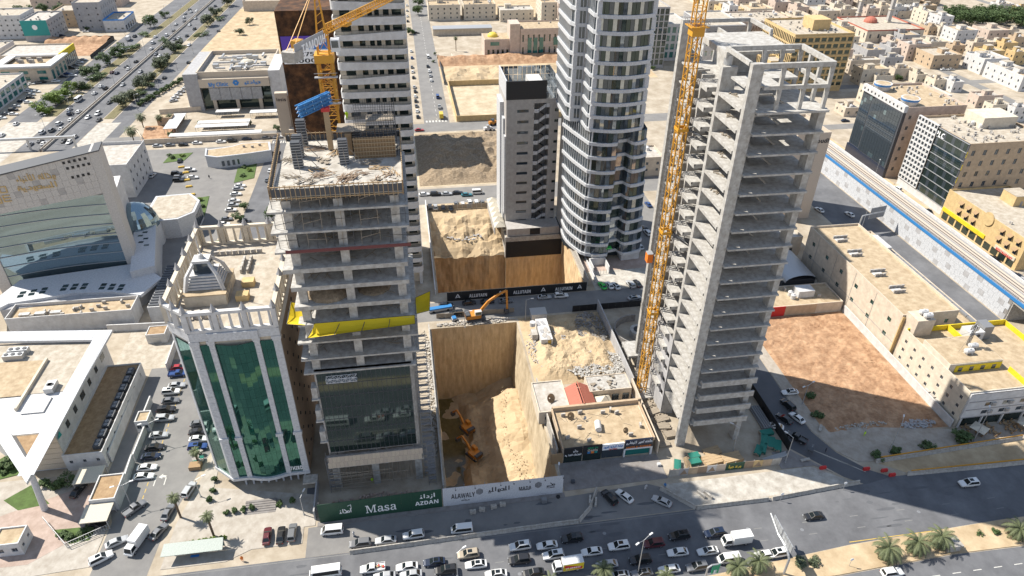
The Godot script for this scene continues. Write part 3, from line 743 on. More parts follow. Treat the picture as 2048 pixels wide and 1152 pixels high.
func build_masa_tower() -> void:
	var t := thing("tower_under_construction","unfinished concrete tower with timber formwork on top and dark glass below","building",V(-13,0,-117.4))
	# local x -11.3 .. 11.3,z 0 (front) .. -24
	var levels := [37.6,41.3,45.7,50.2,54.7,59.3,63.4,67.3,71.4,75.7]
	for i in levels.size():
		var y: float = levels[i]
		var xl := -11.4 if i in [3,4,5] else (-13.0 if i > 6 else -12.2)
		var xr := 12.2 if i in [1,2,3,9,8] else 11.3
		var s := S(); s.box(xl,xr,y - 0.4,y,-24,0.9)
		if i in [4,5,6]: s.box(xl,xr,y - 0.95,y - 0.4,0.45,0.9)
		part("slab",s,"concrete",t)
	for c in [[-9.6,-0.9],[-0.4,-0.9],[9.8,-0.9],[-9.6,-11.5],[-0.4,-11.5],[9.8,-11.5],[-9.6,-22.6],[-0.4,-22.6],[9.8,-22.6]]:
		var s := S(); s.cbox(V(c[0],38.6,c[1]),V(1.6,77.2,1.2)); part("column",s,"concrete",t)
	for w in [[1.5,9.0,-18.0,-17.6],[1.5,1.9,-17.6,-10.0],[8.6,9.0,-17.6,-10.0]]:
		var s := S(); s.box(w[0],w[1],0,78,w[2],w[3]); part("core_wall",s,"concrete",t)
	# floor litter: planks and sand on the open floors
	for i in range(1,9):
		var y: float = levels[i]
		var s := S()
		for k in 26: s.rbox(V(rng.randf_range(-9,9),y + 0.1 + rng.randf() * 0.3,rng.randf_range(-9,-2)),V(0.16,0.08,rng.randf_range(1.2,3.4)),rng.randf() * 3.1)
		part("plank_litter",s,"timber_grey",t).set_meta("kind","stuff")
	for q in [[-5.0,54.7,-4.0,4.5,1.8],[4.0,54.7,-4.5,3.5,0.8]]:
		var s := S(); s.dome(V(q[0],q[1],q[2]),q[3],q[4],12,4); part("sand_heap",s,"mound_dirt",t)
	# props under the fresh slabs
	for i in [7,8,9]:
		var y: float = levels[i]
		for k in 15:
			var s := S()
			var x := -12.3 + k * 1.7 + rng.randf() * 0.4
			var h: float = 3.6 if i < 9 else 3.2
			s.beam(V(x,y,0.3 - rng.randf() * 1.5),V(x,y + h,0.3 - rng.randf()),0.09)
			if k % 3 == 0: s.beam(V(x,y + 1.2 + rng.randf(),0.2),V(x + 3.6,y + 1.6 + rng.randf(),0.2),0.08)
			part("prop",s,"timber_grey" if k % 2 else "steel_dark",t)
	var mesh_net := S(); mesh_net.box(-11,12.2,67.0,67.7,1.0,1.05); part("safety_net",mesh_net,"net_red",t)
	# deck and edge formwork
	var s := S(); s.box(-11.6,11.5,78.4,79.0,-24.5,0.7); part("deck",s,"cement_pale",t)
	for e in [[-11.6,0.8,11.5,0.8],[11.6,0.8,11.6,-24.5],[-11.7,-24.6,11.6,-24.6],[-11.9,0.8,-13.2,-24.6]]:
		var p := V(e[0],0,e[1]); var q := V(e[2],0,e[3]); var len := p.distance_to(q)
		s = S()
		for y in [78.2,79.0,79.8,80.5]: s.beam(p + Vector3.UP * y,q + Vector3.UP * y,0.14,0.16)
		part("formwork_waler",s,"timber",t)
		var n := int(len / 0.85)
		for k in n + 1:
			var a := p.lerp(q,float(k) / n)
			var b := part("formwork_stud",boxmesh(0.12,2.9,0.12),"timber" if k % 3 else "formwork_wood",t)
			b.position = a + V(0,79.35,0.12 if e[1] == e[3] else 0.0)
		s = S(); var dir := (q - p).normalized(); var off := V(-dir.z,0,dir.x) * 0.1
		s.beam(p + Vector3.UP * 79.4 + off,q + Vector3.UP * 79.4 + off,0.04,1.5)
		part("formwork_panel",s,"steel_dark",t)
	# stripped timber lying about the deck
	for q in [[-9.5,-14,12,2.4],[5.5,-11.2,14,2.2],[-5.5,-19,16,3.0],[2,-21,14,3.0],[-2.8,-6.2,18,2.6],[9.6,-6.0,10,1.8],[-6,-4,14,3.2],[1.5,-4.5,30,3.6],[8,-4,16,2.6],[-4,-9,12,2.4],[7.6,-8.5,14,2.0],[-1,-17,16,3.4],[-9,-6,10,2.0],[4.2,-6.4,10,1.6]]:
		s = S(); var base := rng.randf() * 3
		for k in int(q[2]): s.rbox(V(q[0] + rng.randf_range(-1.6,1.6),79.06 + rng.randf() * 0.5,q[1] + rng.randf_range(-1.0,1.0)),V(0.13,0.08,q[3] * rng.randf_range(0.5,1.1)),base + rng.randf_range(-0.7,0.7))
		part("timber_heap",s,["timber","timber_grey","brown_wall"][rng.randi() % 3],t)
	for q in [[-8.6,-1.6,1.3],[-6.5,-2.8,1.0],[-1,-3.0,1.4],[3.4,-2.2,1.2],[6.6,-2.0,1.5],[-3.6,-13,1.4],[9.5,-3.0,0.9]]:
		s = S()
		for k in 9: s.rbox(V(q[0] + rng.randf_range(-1,1) * q[2],79.1 + rng.randf() * 0.3,q[1] + rng.randf_range(-1,1) * q[2]),V(rng.randf_range(0.4,1.4),0.06,rng.randf_range(0.4,1.2)),rng.randf() * 3)
		part("plywood_litter",s,"roof_white" if rng.randf() < 0.5 else "timber_grey",t)
	# steel column forms,timber wall forms,bar cages
	for q in [[-7.9,-11.0,5.2],[0.7,-11.7,5.0],[-7.9,-21.5,5.6],[-8.2,-16.0,4.6],[3.0,-18.0,4.4]]:
		var cf := part("column_form",S(),"steel_dark",t)
		s = S(); s.cbox(V(q[0],79 + q[2] / 2,q[1]),V(1.7,q[2],1.3)); cf.mesh = s.mesh()
		s = S()
		for k in 9: s.cbox(V(q[0],79.4 + k * q[2] / 9.4,q[1] + 0.68),V(1.9,0.12,0.1)); s.cbox(V(q[0] + 0.88,79.4 + k * q[2] / 9.4,q[1]),V(0.1,0.12,1.4))
		part("steel_rib",s,"galvanised",cf)
		s = S(); s.beam(V(q[0] + 0.6,79,q[1] + 3.2),V(q[0],79 + q[2] * 0.7,q[1] + 0.7),0.1); s.beam(V(q[0] + 3.4,79,q[1]),V(q[0] + 0.8,79 + q[2] * 0.7,q[1]),0.1)
		part("brace",s,"timber_grey",cf)
	s = S()
	s.box(2.6,10.6,79,83.2,-14.0,-13.7); part("wall_form",s,"formwork_wood",t)
	for k in 15:
		var b := part("wall_form_stud",boxmesh(0.14,4.4,0.14),"timber",t); b.position = V(2.7 + k * 0.56,81.2,-13.6)
	for k in 5:
		var b := part("wall_form_waler",boxmesh(8.2,0.16,0.12),"timber",t); b.position = V(6.6,79.6 + k * 0.85,-13.48)
	s = S()
	for k in 34: s.beam(V(3.0 + (k % 17) * 0.47,79,-15.2 - (k / 17) * 4.0),V(3.0 + (k % 17) * 0.47,88.2 + rng.randf(),-15.2 - (k / 17) * 4.0),0.07)
	for k in 18: s.beam(V(10.9,79,-14.5 - k * 0.35),V(10.9,88.6 + rng.randf(),-14.5 - k * 0.35),0.07)
	for j in 16: s.beam(V(3,79.6 + j * 0.55,-15.2),V(10.9,79.6 + j * 0.55,-15.2),0.06); s.beam(V(3,79.6 + j * 0.55,-19.2),V(10.9,79.6 + j * 0.55,-19.2),0.06); s.beam(V(10.9,79.6 + j * 0.55,-15.2),V(10.9,79.6 + j * 0.55,-20.6),0.06)
	part("bar_cage",s,"steel_dark",t)
	s = S(); s.box(-0.6,5.0,83.6,83.8,-20.5,-16.0); s.box(5.2,10.6,85.4,85.6,-20,-16.4); part("work_platform",s,"timber_grey",t)
	bx(t,"wall_form","formwork_wood",1,2.2,79,83.4,-17.5,-15.5)
	# glazed lower storeys
	var cols := spans(19.6,19,0.94); var rows := spans(24.0,7,3.2)
	s = S()
	for c in range(cols.size() + 1): s.box(-9.8 + c * 19.6 / 19 - 0.04,-9.8 + c * 19.6 / 19 + 0.04,13.4,37.5,0.62,0.76)
	for r in 8: s.box(-9.8,9.8,13.4 + r * 24.0 / 7 - 0.06,13.4 + r * 24.0 / 7 + 0.06,0.64,0.74)
	part("mullions",s,"steel_dark",t)
	panes(t,V(-9.8,13.4,0.66),Vector3.RIGHT,cols,rows,0.0,"glass_black","pane",false)
	bx(t,"curtain_backing","concrete",-10.2,10.2,13,37.6,-0.2,0.5)
	for k in 3:
		s = S(); s.box(-11.6,-9.9,17 + k * 6.5,17.4 + k * 6.5,-1.6,1.2); s.box(-11.4,-10.2,17.4 + k * 6.5,20.4 + k * 6.5,-1.2,0.9); part("ledge",s,"concrete",t)
	# travertine band,panel by panel
	for r in 2:
		for k in 24:
			var b := part("stone_panel",boxmesh(0.86,1.72,0.12),"travertine" if (k * 7 + r * 3) % 5 < 3 else "travertine_pink",t)
			b.position = V(-10.35 + k * 0.9 + (0.3 if r else 0.0),9.9 + r * 1.76,1.5)
	bx(t,"band_frame","concrete_dark",-10.8,11,9,12.6,0.9,1.42)
	bx(t,"slab","concrete",-11,11.2,8.2,9,-3,0.9)
	# scaffold towers at both corners
	for q in [[11.2,-0.6,44.0,2.4],[-11.4,0.9,12.0,2.2],[12.0,2.0,14.0,1.8]]:
		var sc := thing("scaffold_tower",["narrow blue grey scaffold tower up the right edge of the unfinished tower","short scaffold tower at the left foot of the unfinished tower","low scaffold bay in front of the right foot of the unfinished tower"][[11.2,-11.4,12.0].find(q[0])],"scaffold",V(-13 + q[0],0,-117.4 + q[1]))
		s = S()
		for i in 4:
			var cx: float = [0,q[3],q[3],0][i]; var cz: float = [0,0,-1.6,-1.6][i]
			s.beam(V(cx,0,cz),V(cx,q[2],cz),0.09)
		part("standards",s,"steel_grey",sc)
		for j in int(q[2] / 2.0):
			s = S(); var y := 1.0 + j * 2.0
			s.beam(V(0,y,0),V(q[3],y,0),0.08); s.beam(V(0,y,-1.6),V(q[3],y,-1.6),0.08); s.beam(V(0,y,0),V(0,y,-1.6),0.08); s.beam(V(q[3],y,0),V(q[3],y,-1.6),0.08)
			s.beam(V(0,y,0),V(q[3],y + 2.0,0),0.06); s.beam(V(0,y + 1,0),V(q[3],y + 1,0),0.06)
			s.box(0.1,q[3] - 0.1,y - 0.06,y,-1.5,-0.9)
			part("lift",s,"steel_grey",sc)
	# ground floor struts and planks in the dark base
	s = S()
	for k in 22: s.beam(V(-10.5 + k,0,-0.4 - rng.randf() * 2),V(-10.5 + k + rng.randf_range(-0.5,0.5),8.2,-0.4 - rng.randf() * 2),0.1)
	for k in 9: s.beam(V(-11,1.2 + k * 0.8,0.9 + rng.randf()),V(rng.randf_range(-6,10),1.2 + k * 0.8 + rng.randf_range(-0.6,0.6),0.9 + rng.randf()),0.1)
	part("timber_struts",s,"timber_grey",t)
	var bk := S(); bk.box(-11.2,11.2,0,36.0,-23.8,-23.4); part("rear_wall",bk,"concrete",t)
	var g := thing("work_gondola","white truss work gondola hung across the dark glass front","gondola",V(-20.8,35.2,-116))
	s = S(); lattice(s,V(0,0.6,0),V(6.4,0.6,0),1.1,0.8,0.09,0.06); part("truss",s,"frame_white",g)
	bx(g,"floor","galvanised",0,6.4,0,0.06,-0.5,0.5)
	# yellow catch nets
	var nets := [["front",[[-22.6,49.2,-113.4],[-1.2,50.0,-114.2],[-1.2,50.4,-116.7],[-21.2,50.4,-116.6]],"long yellow safety net slung along the front of the unfinished tower"],["left",[[-26.6,50.6,-116.8],[-22.9,50.2,-116.4],[-22.4,51.2,-122.2],[-26.0,52.4,-122.0]],"square sunlit yellow safety net off the left corner of the unfinished tower"],["right",[[-1.0,50.2,-117.3],[1.9,50.9,-117.2],[2.4,52.2,-122.4],[-0.8,50.8,-122.4]],"shaded yellow safety net off the right corner of the unfinished tower"]]
	for q in nets:
		var nt := thing("safety_net",q[2],"net",Vector3.ZERO,0,"yellow safety nets on the unfinished tower")
		var a := V(q[1][0][0],q[1][0][1],q[1][0][2]); var b := V(q[1][1][0],q[1][1][1],q[1][1][2]); var c := V(q[1][2][0],q[1][2][1],q[1][2][2]); var d := V(q[1][3][0],q[1][3][1],q[1][3][2])
		s = S(); var n := 10; var m := 4
		var P := func(i: int,j: int) -> Vector3:
			var u := float(i) / n; var v := float(j) / m
			return a.lerp(b,u).lerp(d.lerp(c,u),v) + Vector3.DOWN * 1.0 * sin(v * PI) * (0.55 + 0.45 * absf(sin(u * PI * (4 if q[0] == "front" else 1))))
		for i in n:
			for j in m: s.quad(P.call(i,j),P.call(i + 1,j),P.call(i + 1,j + 1),P.call(i,j + 1))
		part("netting",s,"net_yellow",nt)
		s = S(); s.beam(a,b,0.08); s.beam(b,c,0.08); s.beam(c,d,0.08); s.beam(d,a,0.08)
		if q[0] == "front":
			for k in 5: s.beam(d.lerp(c,k / 4.0) + V(0,-0.3,0),a.lerp(b,k / 4.0),0.1)
		part("edge_pole",s,"steel_dark",nt)
	# concrete placing boom
	var pb := thing("placing_boom","blue folded concrete placing boom on a weathered yellow column atop the formwork deck","boom",V(-15.3,79.2,-136.2))
	s = S(); s.cbox(V(0,4,0),V(1,8,1)); part("column",s,"timber",pb)
	s = S(); s.cbox(V(0,8.3,0),V(1.6,0.7,1.6)); part("turntable",s,"red_plastic",pb)
	for k in 3:
		s = S()
		var o := V(0,9.2 + k * 0.95,-0.7 + k * 0.7)
		lattice(s,o + V(1,0,-1.2),o + V(-4.6,-0.6,4.6),0.7,0.9,0.2,0.12); s.beam(o + V(0.6,0.1,-0.8),o + V(-4.2,-0.4,4.2),0.2,0.4); part("boom_section",s,"boom_blue",pb)
	s = S(); s.tube(V(1,10.2,-1.2),V(-4.4,9.6,4.4),0.12,0.12,6); part("delivery_pipe",s,"galvanised",pb)
	# yellow crane behind the tower
	var c := thing("yellow_tower_crane","yellow tower crane with counterweight and lettered counter jib behind the formwork deck","crane",V(-15.2,0,-146.5))
	s = S(); lattice(s,V(0,0,0),V(0,94,0),2.4,2.4,0.3,0.13); part("mast",s,"crane_yellow",c)
	s = S(); lattice(s,V(0,84,0),V(0,93.6,0),3.0,1.6,0.26,0.14); part("climbing_cage",s,"crane_orange",c)
	bx(c,"slewing_ring","crane_yellow",-1.9,1.9,93.8,95.4,-1.9,1.9)
	s = S(); s.box(-2.3,2.3,85.6,85.8,1.42,2.3); s.box(-2.3,2.3,91.0,91.2,1.42,2.3)
	for y in [86.6,92.0]: s.beam(V(-2.3,y,2.3),V(2.3,y,2.3),0.07)
	part("platform",s,"galvanised",c)
	var jd := V(0.41,0,-0.912)
	var sd := jd.cross(Vector3.UP)
	s = S(); lattice(s,V(0,95.4,0),V(0,99,0),2.2,1.8,0.26,0.12); part("tower_top",s,"crane_yellow",c)
	s = S()
	for q in [[-0.9,-0.9],[0.9,-0.9],[0.9,0.9],[-0.9,0.9]]: s.beam(V(q[0],98.8,q[1]),V(q[0] * 0.2,108.6,q[1] * 0.2),0.2)
	for j in 6: s.beam(V(-0.9 + j * 0.12,99.6 + j * 1.4,0.8 - j * 0.1),V(0.9 - j * 0.12,100.6 + j * 1.4,0.8 - j * 0.1),0.1)
	part("apex_frame",s,"crane_yellow",c)
	s = S()
	var p0 := V(0,99,0) + jd * 1.4; var p1 := p0 + jd * 46
	s.beam(p0 + sd * 0.75,p1 + sd * 0.75,0.2); s.beam(p0 - sd * 0.75,p1 - sd * 0.75,0.2); s.beam(p0 + Vector3.UP * 1.5,p1 + Vector3.UP * 1.2,0.2)
	for j in 38:
		var a := p0 + jd * (j * 1.2); var b := p0 + jd * (j * 1.2 + 1.2); var m := (a + b) / 2 + Vector3.UP * 1.45
		for e in [sd * 0.75,-sd * 0.75]: s.beam(a + e,m,0.09); s.beam(b + e,m,0.09)
		s.beam(a + sd * 0.75,a - sd * 0.75,0.09)
	part("jib",s,"crane_yellow",c)
	s = S(); s.rbox(p0 + jd * 9 + Vector3.DOWN * 0.4,V(1.7,0.5,2.2),atan2(jd.x,jd.z)); part("trolley",s,"crane_yellow",c)
	var q1 := V(0,98.6,0) - jd * 13.0
	s = S(); s.beam(V(0,98.6,0) + sd * 0.9,q1 + sd * 0.9,0.3); s.beam(V(0,98.6,0) - sd * 0.9,q1 - sd * 0.9,0.3)
	for j in 9: s.beam(V(0,98.6,0) - jd * (j * 1.5 + 0.8) + sd * 0.9,V(0,98.6,0) - jd * (j * 1.5 + 0.8) - sd * 0.9,0.16)
	part("counter_jib",s,"crane_yellow",c)
	s = S(); s.rbox(q1 + jd * 1.6 + Vector3.DOWN * 0.7,V(2.6,1.9,3.2),atan2(jd.x,jd.z)); part("counterweight",s,"barrier_concrete",c)
	s = S(); s.rbox(q1 + jd * 3.8 + Vector3.UP * 0.9,V(1.6,1.4,2),atan2(jd.x,jd.z)); part("winch",s,"crane_orange",c)
	s = S()
	for e in [0.7,-0.7]: s.beam(V(0,108.4,0),q1 + jd * 1.0 + sd * e + Vector3.UP * 0.3,0.1)
	part("tie_bar",s,"crane_yellow",c)
	s = S(); s.cbox(V(2.5,97.2,0.9),V(1.7,2.3,2)); var cab := part("cab",s,"frame_white",c)
	s = S(); s.cbox(V(2.5,97.5,1.93),V(1.3,1.3,0.06)); part("cab_window",s,"glass_dark",cab)
	# lettered panel on the side of the counter jib
	s = S(); s.beam(V(0,99.2,0) - jd * 1.2 - sd * -1.1,V(0,99.2,0) - jd * 12.2 - sd * -1.1,0.08,1.9); part("lettered_panel",s,"grey_wall",c)
	lettering(c,"panel_letters","TAMOUH",V(0,98.6,0) - jd * 5.2 + sd * 1.16,-jd if sd.z < 0 else jd,1.7,"print_white",0.06,9.0)

func build_third_building() -> void:
	var t := thing("green_glass_office","white pilastered office with green mirror glass and a balustraded roof","building",V(-29.4,0,-120.8))
	# local: x from 0 (right) to -22,z from 0 (front) to -36
	var s := S()
	s.poly([[0,-0.4],[0,-36],[-22,-36],[-22,-4.4],[-17.3,-0.4]],3.6,47.0); part("wall",s,"cream_wall",t)
	s = S(); s.poly([[-1.5,-2.4],[-1.5,-34],[-20,-34],[-20,-5.4],[-16.6,-2.4]],0,3.6); part("ground_floor",s,"glass_dark",t)
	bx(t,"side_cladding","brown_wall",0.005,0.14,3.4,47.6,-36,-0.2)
	for r in 9:
		for c in 7:
			var b := part("stud",boxmesh(0.12,0.75,0.75),"soot_black",t)
			b.position = V(0.2,6.5 + r * 4.5,-3.0 - c * 4.7); b.rotation.x = PI / 4
	# pilasters of white panels
	var rim := [[-17.3,0.0,-14.9,0.0],[-13.6,0.0,-12.8,0.0],[-5.0,0.0,-4.0,0.0],[-1.4,0.0,0.1,0.0]]
	for q in [[-16.9,1.5],[-13.7,1.1],[-4.7,1.1],[-0.65,1.5]]:
		for k in 22:
			var b := part("pilaster_panel",boxmesh(q[1],1.82,0.5),"white_panel",t); b.position = V(q[0],4.9 + k * 1.86,0)
		var cap := S(); cap.cbox(V(q[0],45,0.12),V(q[1] + 0.5,0.7,0.9)); cap.cbox(V(q[0],44.4,0.08),V(q[1] + 0.25,0.5,0.75)); part("capital",cap,"white_panel",t)
		cap = S(); cap.cbox(V(q[0],17,0.12),V(q[1] + 0.5,0.8,0.9)); part("band",cap,"white_panel",t)
	# glass bays: flat left and right,bowed in the middle; each pane its own piece
	var bay := func(x0: float,x1: float,n: int,bow: float) -> void:
		for r in 16:
			for c in n:
				var a := lerpf(x0,x1,float(c) / n); var b := lerpf(x0,x1,float(c + 1) / n)
				var za := bow * sin(PI * c / n) - 0.12; var zb := bow * sin(PI * (c + 1) / n) - 0.12
				var p := V(a,0,za); var q := V(b,0,zb); var u := (q - p).normalized()
				var w := p.distance_to(q)
				var m := part("pane",boxmesh(snappedf(w - 0.03,0.01),2.46,0.06),"glass_green",t)
				m.transform = Transform3D(Basis(u,Vector3.UP,u.cross(Vector3.UP)),(p + q) / 2 + Vector3.UP * (5.2 + r * 2.5))
	bay.call(-16.1,-14.3,2,0.0); bay.call(-13.1,-5.3,7,0.9); bay.call(-4.1,-1.4,3,0.0)
	# glass on the chamfer
	var ca := V(-17.6,0,-0.3); var cb := V(-22.1,0,-4.4); var cu := (ca - cb).normalized(); var cn := cu.cross(Vector3.UP)
	for r in 16:
		for c in 4:
			var m := part("pane",boxmesh(1.2,2.46,0.06),"glass_green",t)
			m.transform = Transform3D(Basis(cu,Vector3.UP,cn),cb + cu * (0.9 + c * 1.25 + 0.3) + Vector3.UP * (5.2 + r * 2.5) + cn * 0.16)
	for q in [0.2,5.8]:
		s = S(); s.T = Transform3D(Basis(cu,Vector3.UP,cn),cb + cu * q); s.box(-0.35,0.35,3.6,45.2,-0.3,0.35); part("corner_pilaster",s,"white_panel",t)
	for k in 9:
		for r in 14:
			var m := part("pane",boxmesh(0.06,2.46,2.6),"glass_green",t); m.position = V(-22.05,5.2 + r * 2.9,-6.6 - k * 3.1)
	# sill band,cornice,bowed base
	s = S(); s.poly([[0.2,-0.3],[0.2,0.45],[-4.6,0.45],[-7,1.1],[-9.2,1.4],[-11.4,1.1],[-13.8,0.45],[-17.6,0.45],[-22.6,-4.2],[-22.2,-4.8],[-17.2,-0.5]],3.2,4.0); part("sill_band",s,"white_panel",t)
	s = S(); s.poly([[0.3,-0.3],[0.3,0.5],[-4.0,0.5],[-4.0,0.9],[-13.9,0.9],[-13.9,0.5],[-17.6,0.5],[-22.7,-4.2],[-22.7,-36.4],[0.3,-36.4]],45.4,47.4); part("cornice",s,"white_panel",t)
	s = S(); s.poly([[-0.4,-1.2],[-0.4,-35.6],[-21.6,-35.6],[-21.6,-4.8],[-17.2,-1.2]],47.4,47.5); part("roof",s,"roof_pale",t)
	# roof balustrade
	var ring := [V(-0.1,0,0.1),V(-17.4,0,0.1),V(-22.3,0,-4.2),V(-22.3,0,-36),V(-0.1,0,-36)]
	for i in 5:
		var p: Vector3 = ring[i]; var q: Vector3 = ring[(i + 1) % 5]
		s = S(); s.beam(p + Vector3.UP * 52.2,q + Vector3.UP * 52.2,0.9,0.7); part("handrail",s,"cream_wall" if i > 1 else "white_paint",t)
		s = S(); s.beam(p + Vector3.UP * 47.8,q + Vector3.UP * 47.8,0.8,0.7); part("plinth",s,"cream_wall" if i > 1 else "white_paint",t)
		var n := int(p.distance_to(q) / 1.75)
		for k in n:
			var a := p.lerp(q,(k + 0.5) / n)
			if not mesh_cache.has("bal"):
				var b := S(); b.tube(V(0,48.1,0),V(0,51.9,0),0.34,0.22,8,false); mesh_cache["bal"] = b.mesh()
			part("baluster",mesh_cache["bal"],"cream_wall" if i > 1 else "white_paint",t,a)
		var m := int(p.distance_to(q) / 6.5) + 1
		for k in m:
			var a := p.lerp(q,float(k) / m)
			s = S(); s.cbox(a + Vector3.UP * 50,V(1,4.6,1)); part("post",s,"cream_wall" if i > 1 else "white_paint",t)
			s = S(); s.tube(a + Vector3.UP * 52.5,a + Vector3.UP * 53.0,0.75,0.6,4); s.tube(a + Vector3.UP * 53.0,a + Vector3.UP * 54.3,0.55,0.05,6); part("finial",s,"grey_wall",t)
	# penthouse with the white ribbed lantern
	bx(t,"penthouse","cream_wall",-20,-11.4,47.5,50.2,-19.2,-9.2)
	bx(t,"penthouse_roof","roof_sand",-20.2,-11.2,50.2,50.4,-19.4,-9)
	s = S(); s.pierced(V(-11.36,47.9,-10.4),V(0,0,-1),4.6,1.9,spans(4.6,3,1.2),[[0.3,1.7]],0.1); part("penthouse_window",s,"frame_grey",t)
	for k in 5:
		var w := 3.7 - k * 0.25
		bx(t,"lantern_louvre","white_paint",-15.9 - w,-15.9 + w,50.45 + k * 0.62,50.9 + k * 0.62,-14.4 - w * 0.9,-14.4 + w * 0.9)
	s = S()
	for sx in [-1,1]:
		for sz in [-1,1]:
			s.beam(V(-15.9 + sx * 3.9,50.3,-14.4 + sz * 3.5),V(-15.9 + sx * 3.1,53.6,-14.4 + sz * 2.7),0.7); s.beam(V(-15.9 + sx * 3.1,53.6,-14.4 + sz * 2.7),V(-15.9 + sx * 1.3,56.2,-14.4 + sz * 1.1),0.6)
	s.box(-17.6,-14.2,55.9,56.5,-15.9,-12.9); s.tube(V(-15.9,56.5,-14.4),V(-15.9,57.4,-14.4),0.7,0.4,8); s.tube(V(-15.9,57.4,-14.4),V(-15.9,64,-14.4),0.16,0.03,6)
	part("lantern_frame",s,"white_paint",t)
	bx(t,"lantern_glass","glass_dark",-17.6,-14.2,53.4,55.9,-16,-12.8)
	for q in [[-9.4,-17.6,1.5],[-9.8,-12.2,1.4]]:
		bx(t,"roof_tank_box","ochre_wall",q[0],q[0] + 2.6,47.5,48.9,q[1],q[1] + 2.2)
	for k in 26:
		var a: Vector3
		if k < 10: a = V(-10.6 + (k % 2) * 1.5,47.5,-22 - (k / 2) * 1.3)
		elif k < 18: a = V(-17.5 + (k - 10) * 1.4,47.5,-30.5)
		else: a = V(-18.6 + ((k - 18) % 4) * 1.7,47.5,-4.6 - ((k - 18) / 4) * 1.7)
		ac_unit(t,a,rng.randf_range(-0.2,0.2) + (PI / 2 if k < 10 else 0.0))
	lettering(t,"sign_letters","THIRD",V(-2.75,5.2,0.05),Vector3.RIGHT,1.25,"print_white",0.1,2.9)
	for k in 9:
		bx(t,"entrance_column","white_panel",-15.6 + k * 1.75,-15.2 + k * 1.75,0,3.2,-1.4,-1)

func ac_unit(parent: Node3D,at: Vector3,yaw := 0.0,k := 1.0) -> void:
	if not mesh_cache.has("ac"):
		var s := S(); s.box(-0.5,0.5,0.08,0.95,-0.2,0.2); s.box(-0.45,-0.35,0,0.08,-0.2,0.2); s.box(0.35,0.45,0,0.08,-0.2,0.2); mesh_cache["ac"] = s.mesh()
		var f := S(); f.tube(V(-0.12,0.52,0.2),V(-0.12,0.52,0.23),0.33,0.33,10); mesh_cache["acf"] = f.mesh()
	var o := part("air_conditioner",mesh_cache["ac"],"roof_white",parent,at)
	o.rotation.y = yaw; o.scale = Vector3.ONE * k * 1.15
	part("fan",mesh_cache["acf"],"frame_grey",o)

func block(t: Node3D,W: float,D: float,h: float,wall: String,o := {}) -> void:
	# an ordinary flat-roofed building,base centre at the thing's origin; o holds window grids for faces,roof clutter,colours
	var par: float = o.get("parapet",0.9)
	var hw := h - par
	var s := S()
	var faces := {"front": [V(-W / 2,0,D / 2),Vector3.RIGHT,W],"right": [V(W / 2,0,D / 2),Vector3.FORWARD,D],"left": [V(-W / 2,0,-D / 2),Vector3.BACK,D],"back": [V(W / 2,0,-D / 2),Vector3.LEFT,W]}
	var glass: String = o.get("glass","glass_dark")
	for f in faces:
		var cols := []; var rows := []
		if o.has(f):
			var q: Array = o[f]   # columns,storeys,width,height,first sill
			var st: float = (hw - q[4] + 0.4) / q[1]
			cols = spans(faces[f][2],q[0],q[2]); 
			for r in q[1]: rows.append([q[4] + r * st,q[4] + r * st + q[3]])
		s.pierced(faces[f][0],faces[f][1],faces[f][2],hw,cols,rows,0.22)
		if o.has(f): panes(t,faces[f][0],faces[f][1],cols,rows,0.22,glass,"window",o.get("frames",true))
	part("wall",s,wall,t)
	s = S(); s.box(-W / 2 + 0.25,W / 2 - 0.25,hw - 0.3,hw + 0.02,-D / 2 + 0.25,D / 2 - 0.25); part("roof",s,o.get("roof","roof_pale"),t)
	s = S()
	s.box(-W / 2,W / 2,hw,h,D / 2 - 0.25,D / 2); s.box(-W / 2,W / 2,hw,h,-D / 2,-D / 2 + 0.25)
	s.box(-W / 2,-W / 2 + 0.25,hw,h,-D / 2 + 0.25,D / 2 - 0.25); s.box(W / 2 - 0.25,W / 2,hw,h,-D / 2 + 0.25,D / 2 - 0.25)
	part("parapet",s,o.get("trim",wall),t)
	if o.has("stair"):
		var q: Array = o["stair"]   # x,z,size x,size z,height
		s = S(); s.box(q[0],q[0] + q[2],hw + 0.02,hw + q[4],q[1],q[1] + q[3]); part("stair_room",s,o.get("stair_wall",wall),t)
		bx(t,"stair_roof","roof_pale",q[0] - 0.1,q[0] + q[2] + 0.1,hw + q[4],hw + q[4] + 0.2,q[1] - 0.1,q[1] + q[3] + 0.1)
		bx(t,"roof_door","frame_grey",q[0] + q[2] * 0.4,q[0] + q[2] * 0.4 + 0.9,hw + 0.02,hw + 2.1,q[1] + q[3],q[1] + q[3] + 0.05)
	for k in int(o.get("ac",0)):
		ac_unit(t,V(rng.randf_range(-W / 2 + 1.2,W / 2 - 1.2),hw + 0.02,rng.randf_range(-D / 2 + 1.2,D / 2 - 1.2)),snappedf(rng.randf() * TAU,PI / 2) + 0.1 * rng.randf(),o.get("ac_size",1.0))
	for k in int(o.get("tanks",0)):
		water_tank(t,V(rng.randf_range(-W / 2 + 2,W / 2 - 2),hw + 0.02,rng.randf_range(-D / 2 + 2,D / 2 - 2)),rng.randf() < 0.5)

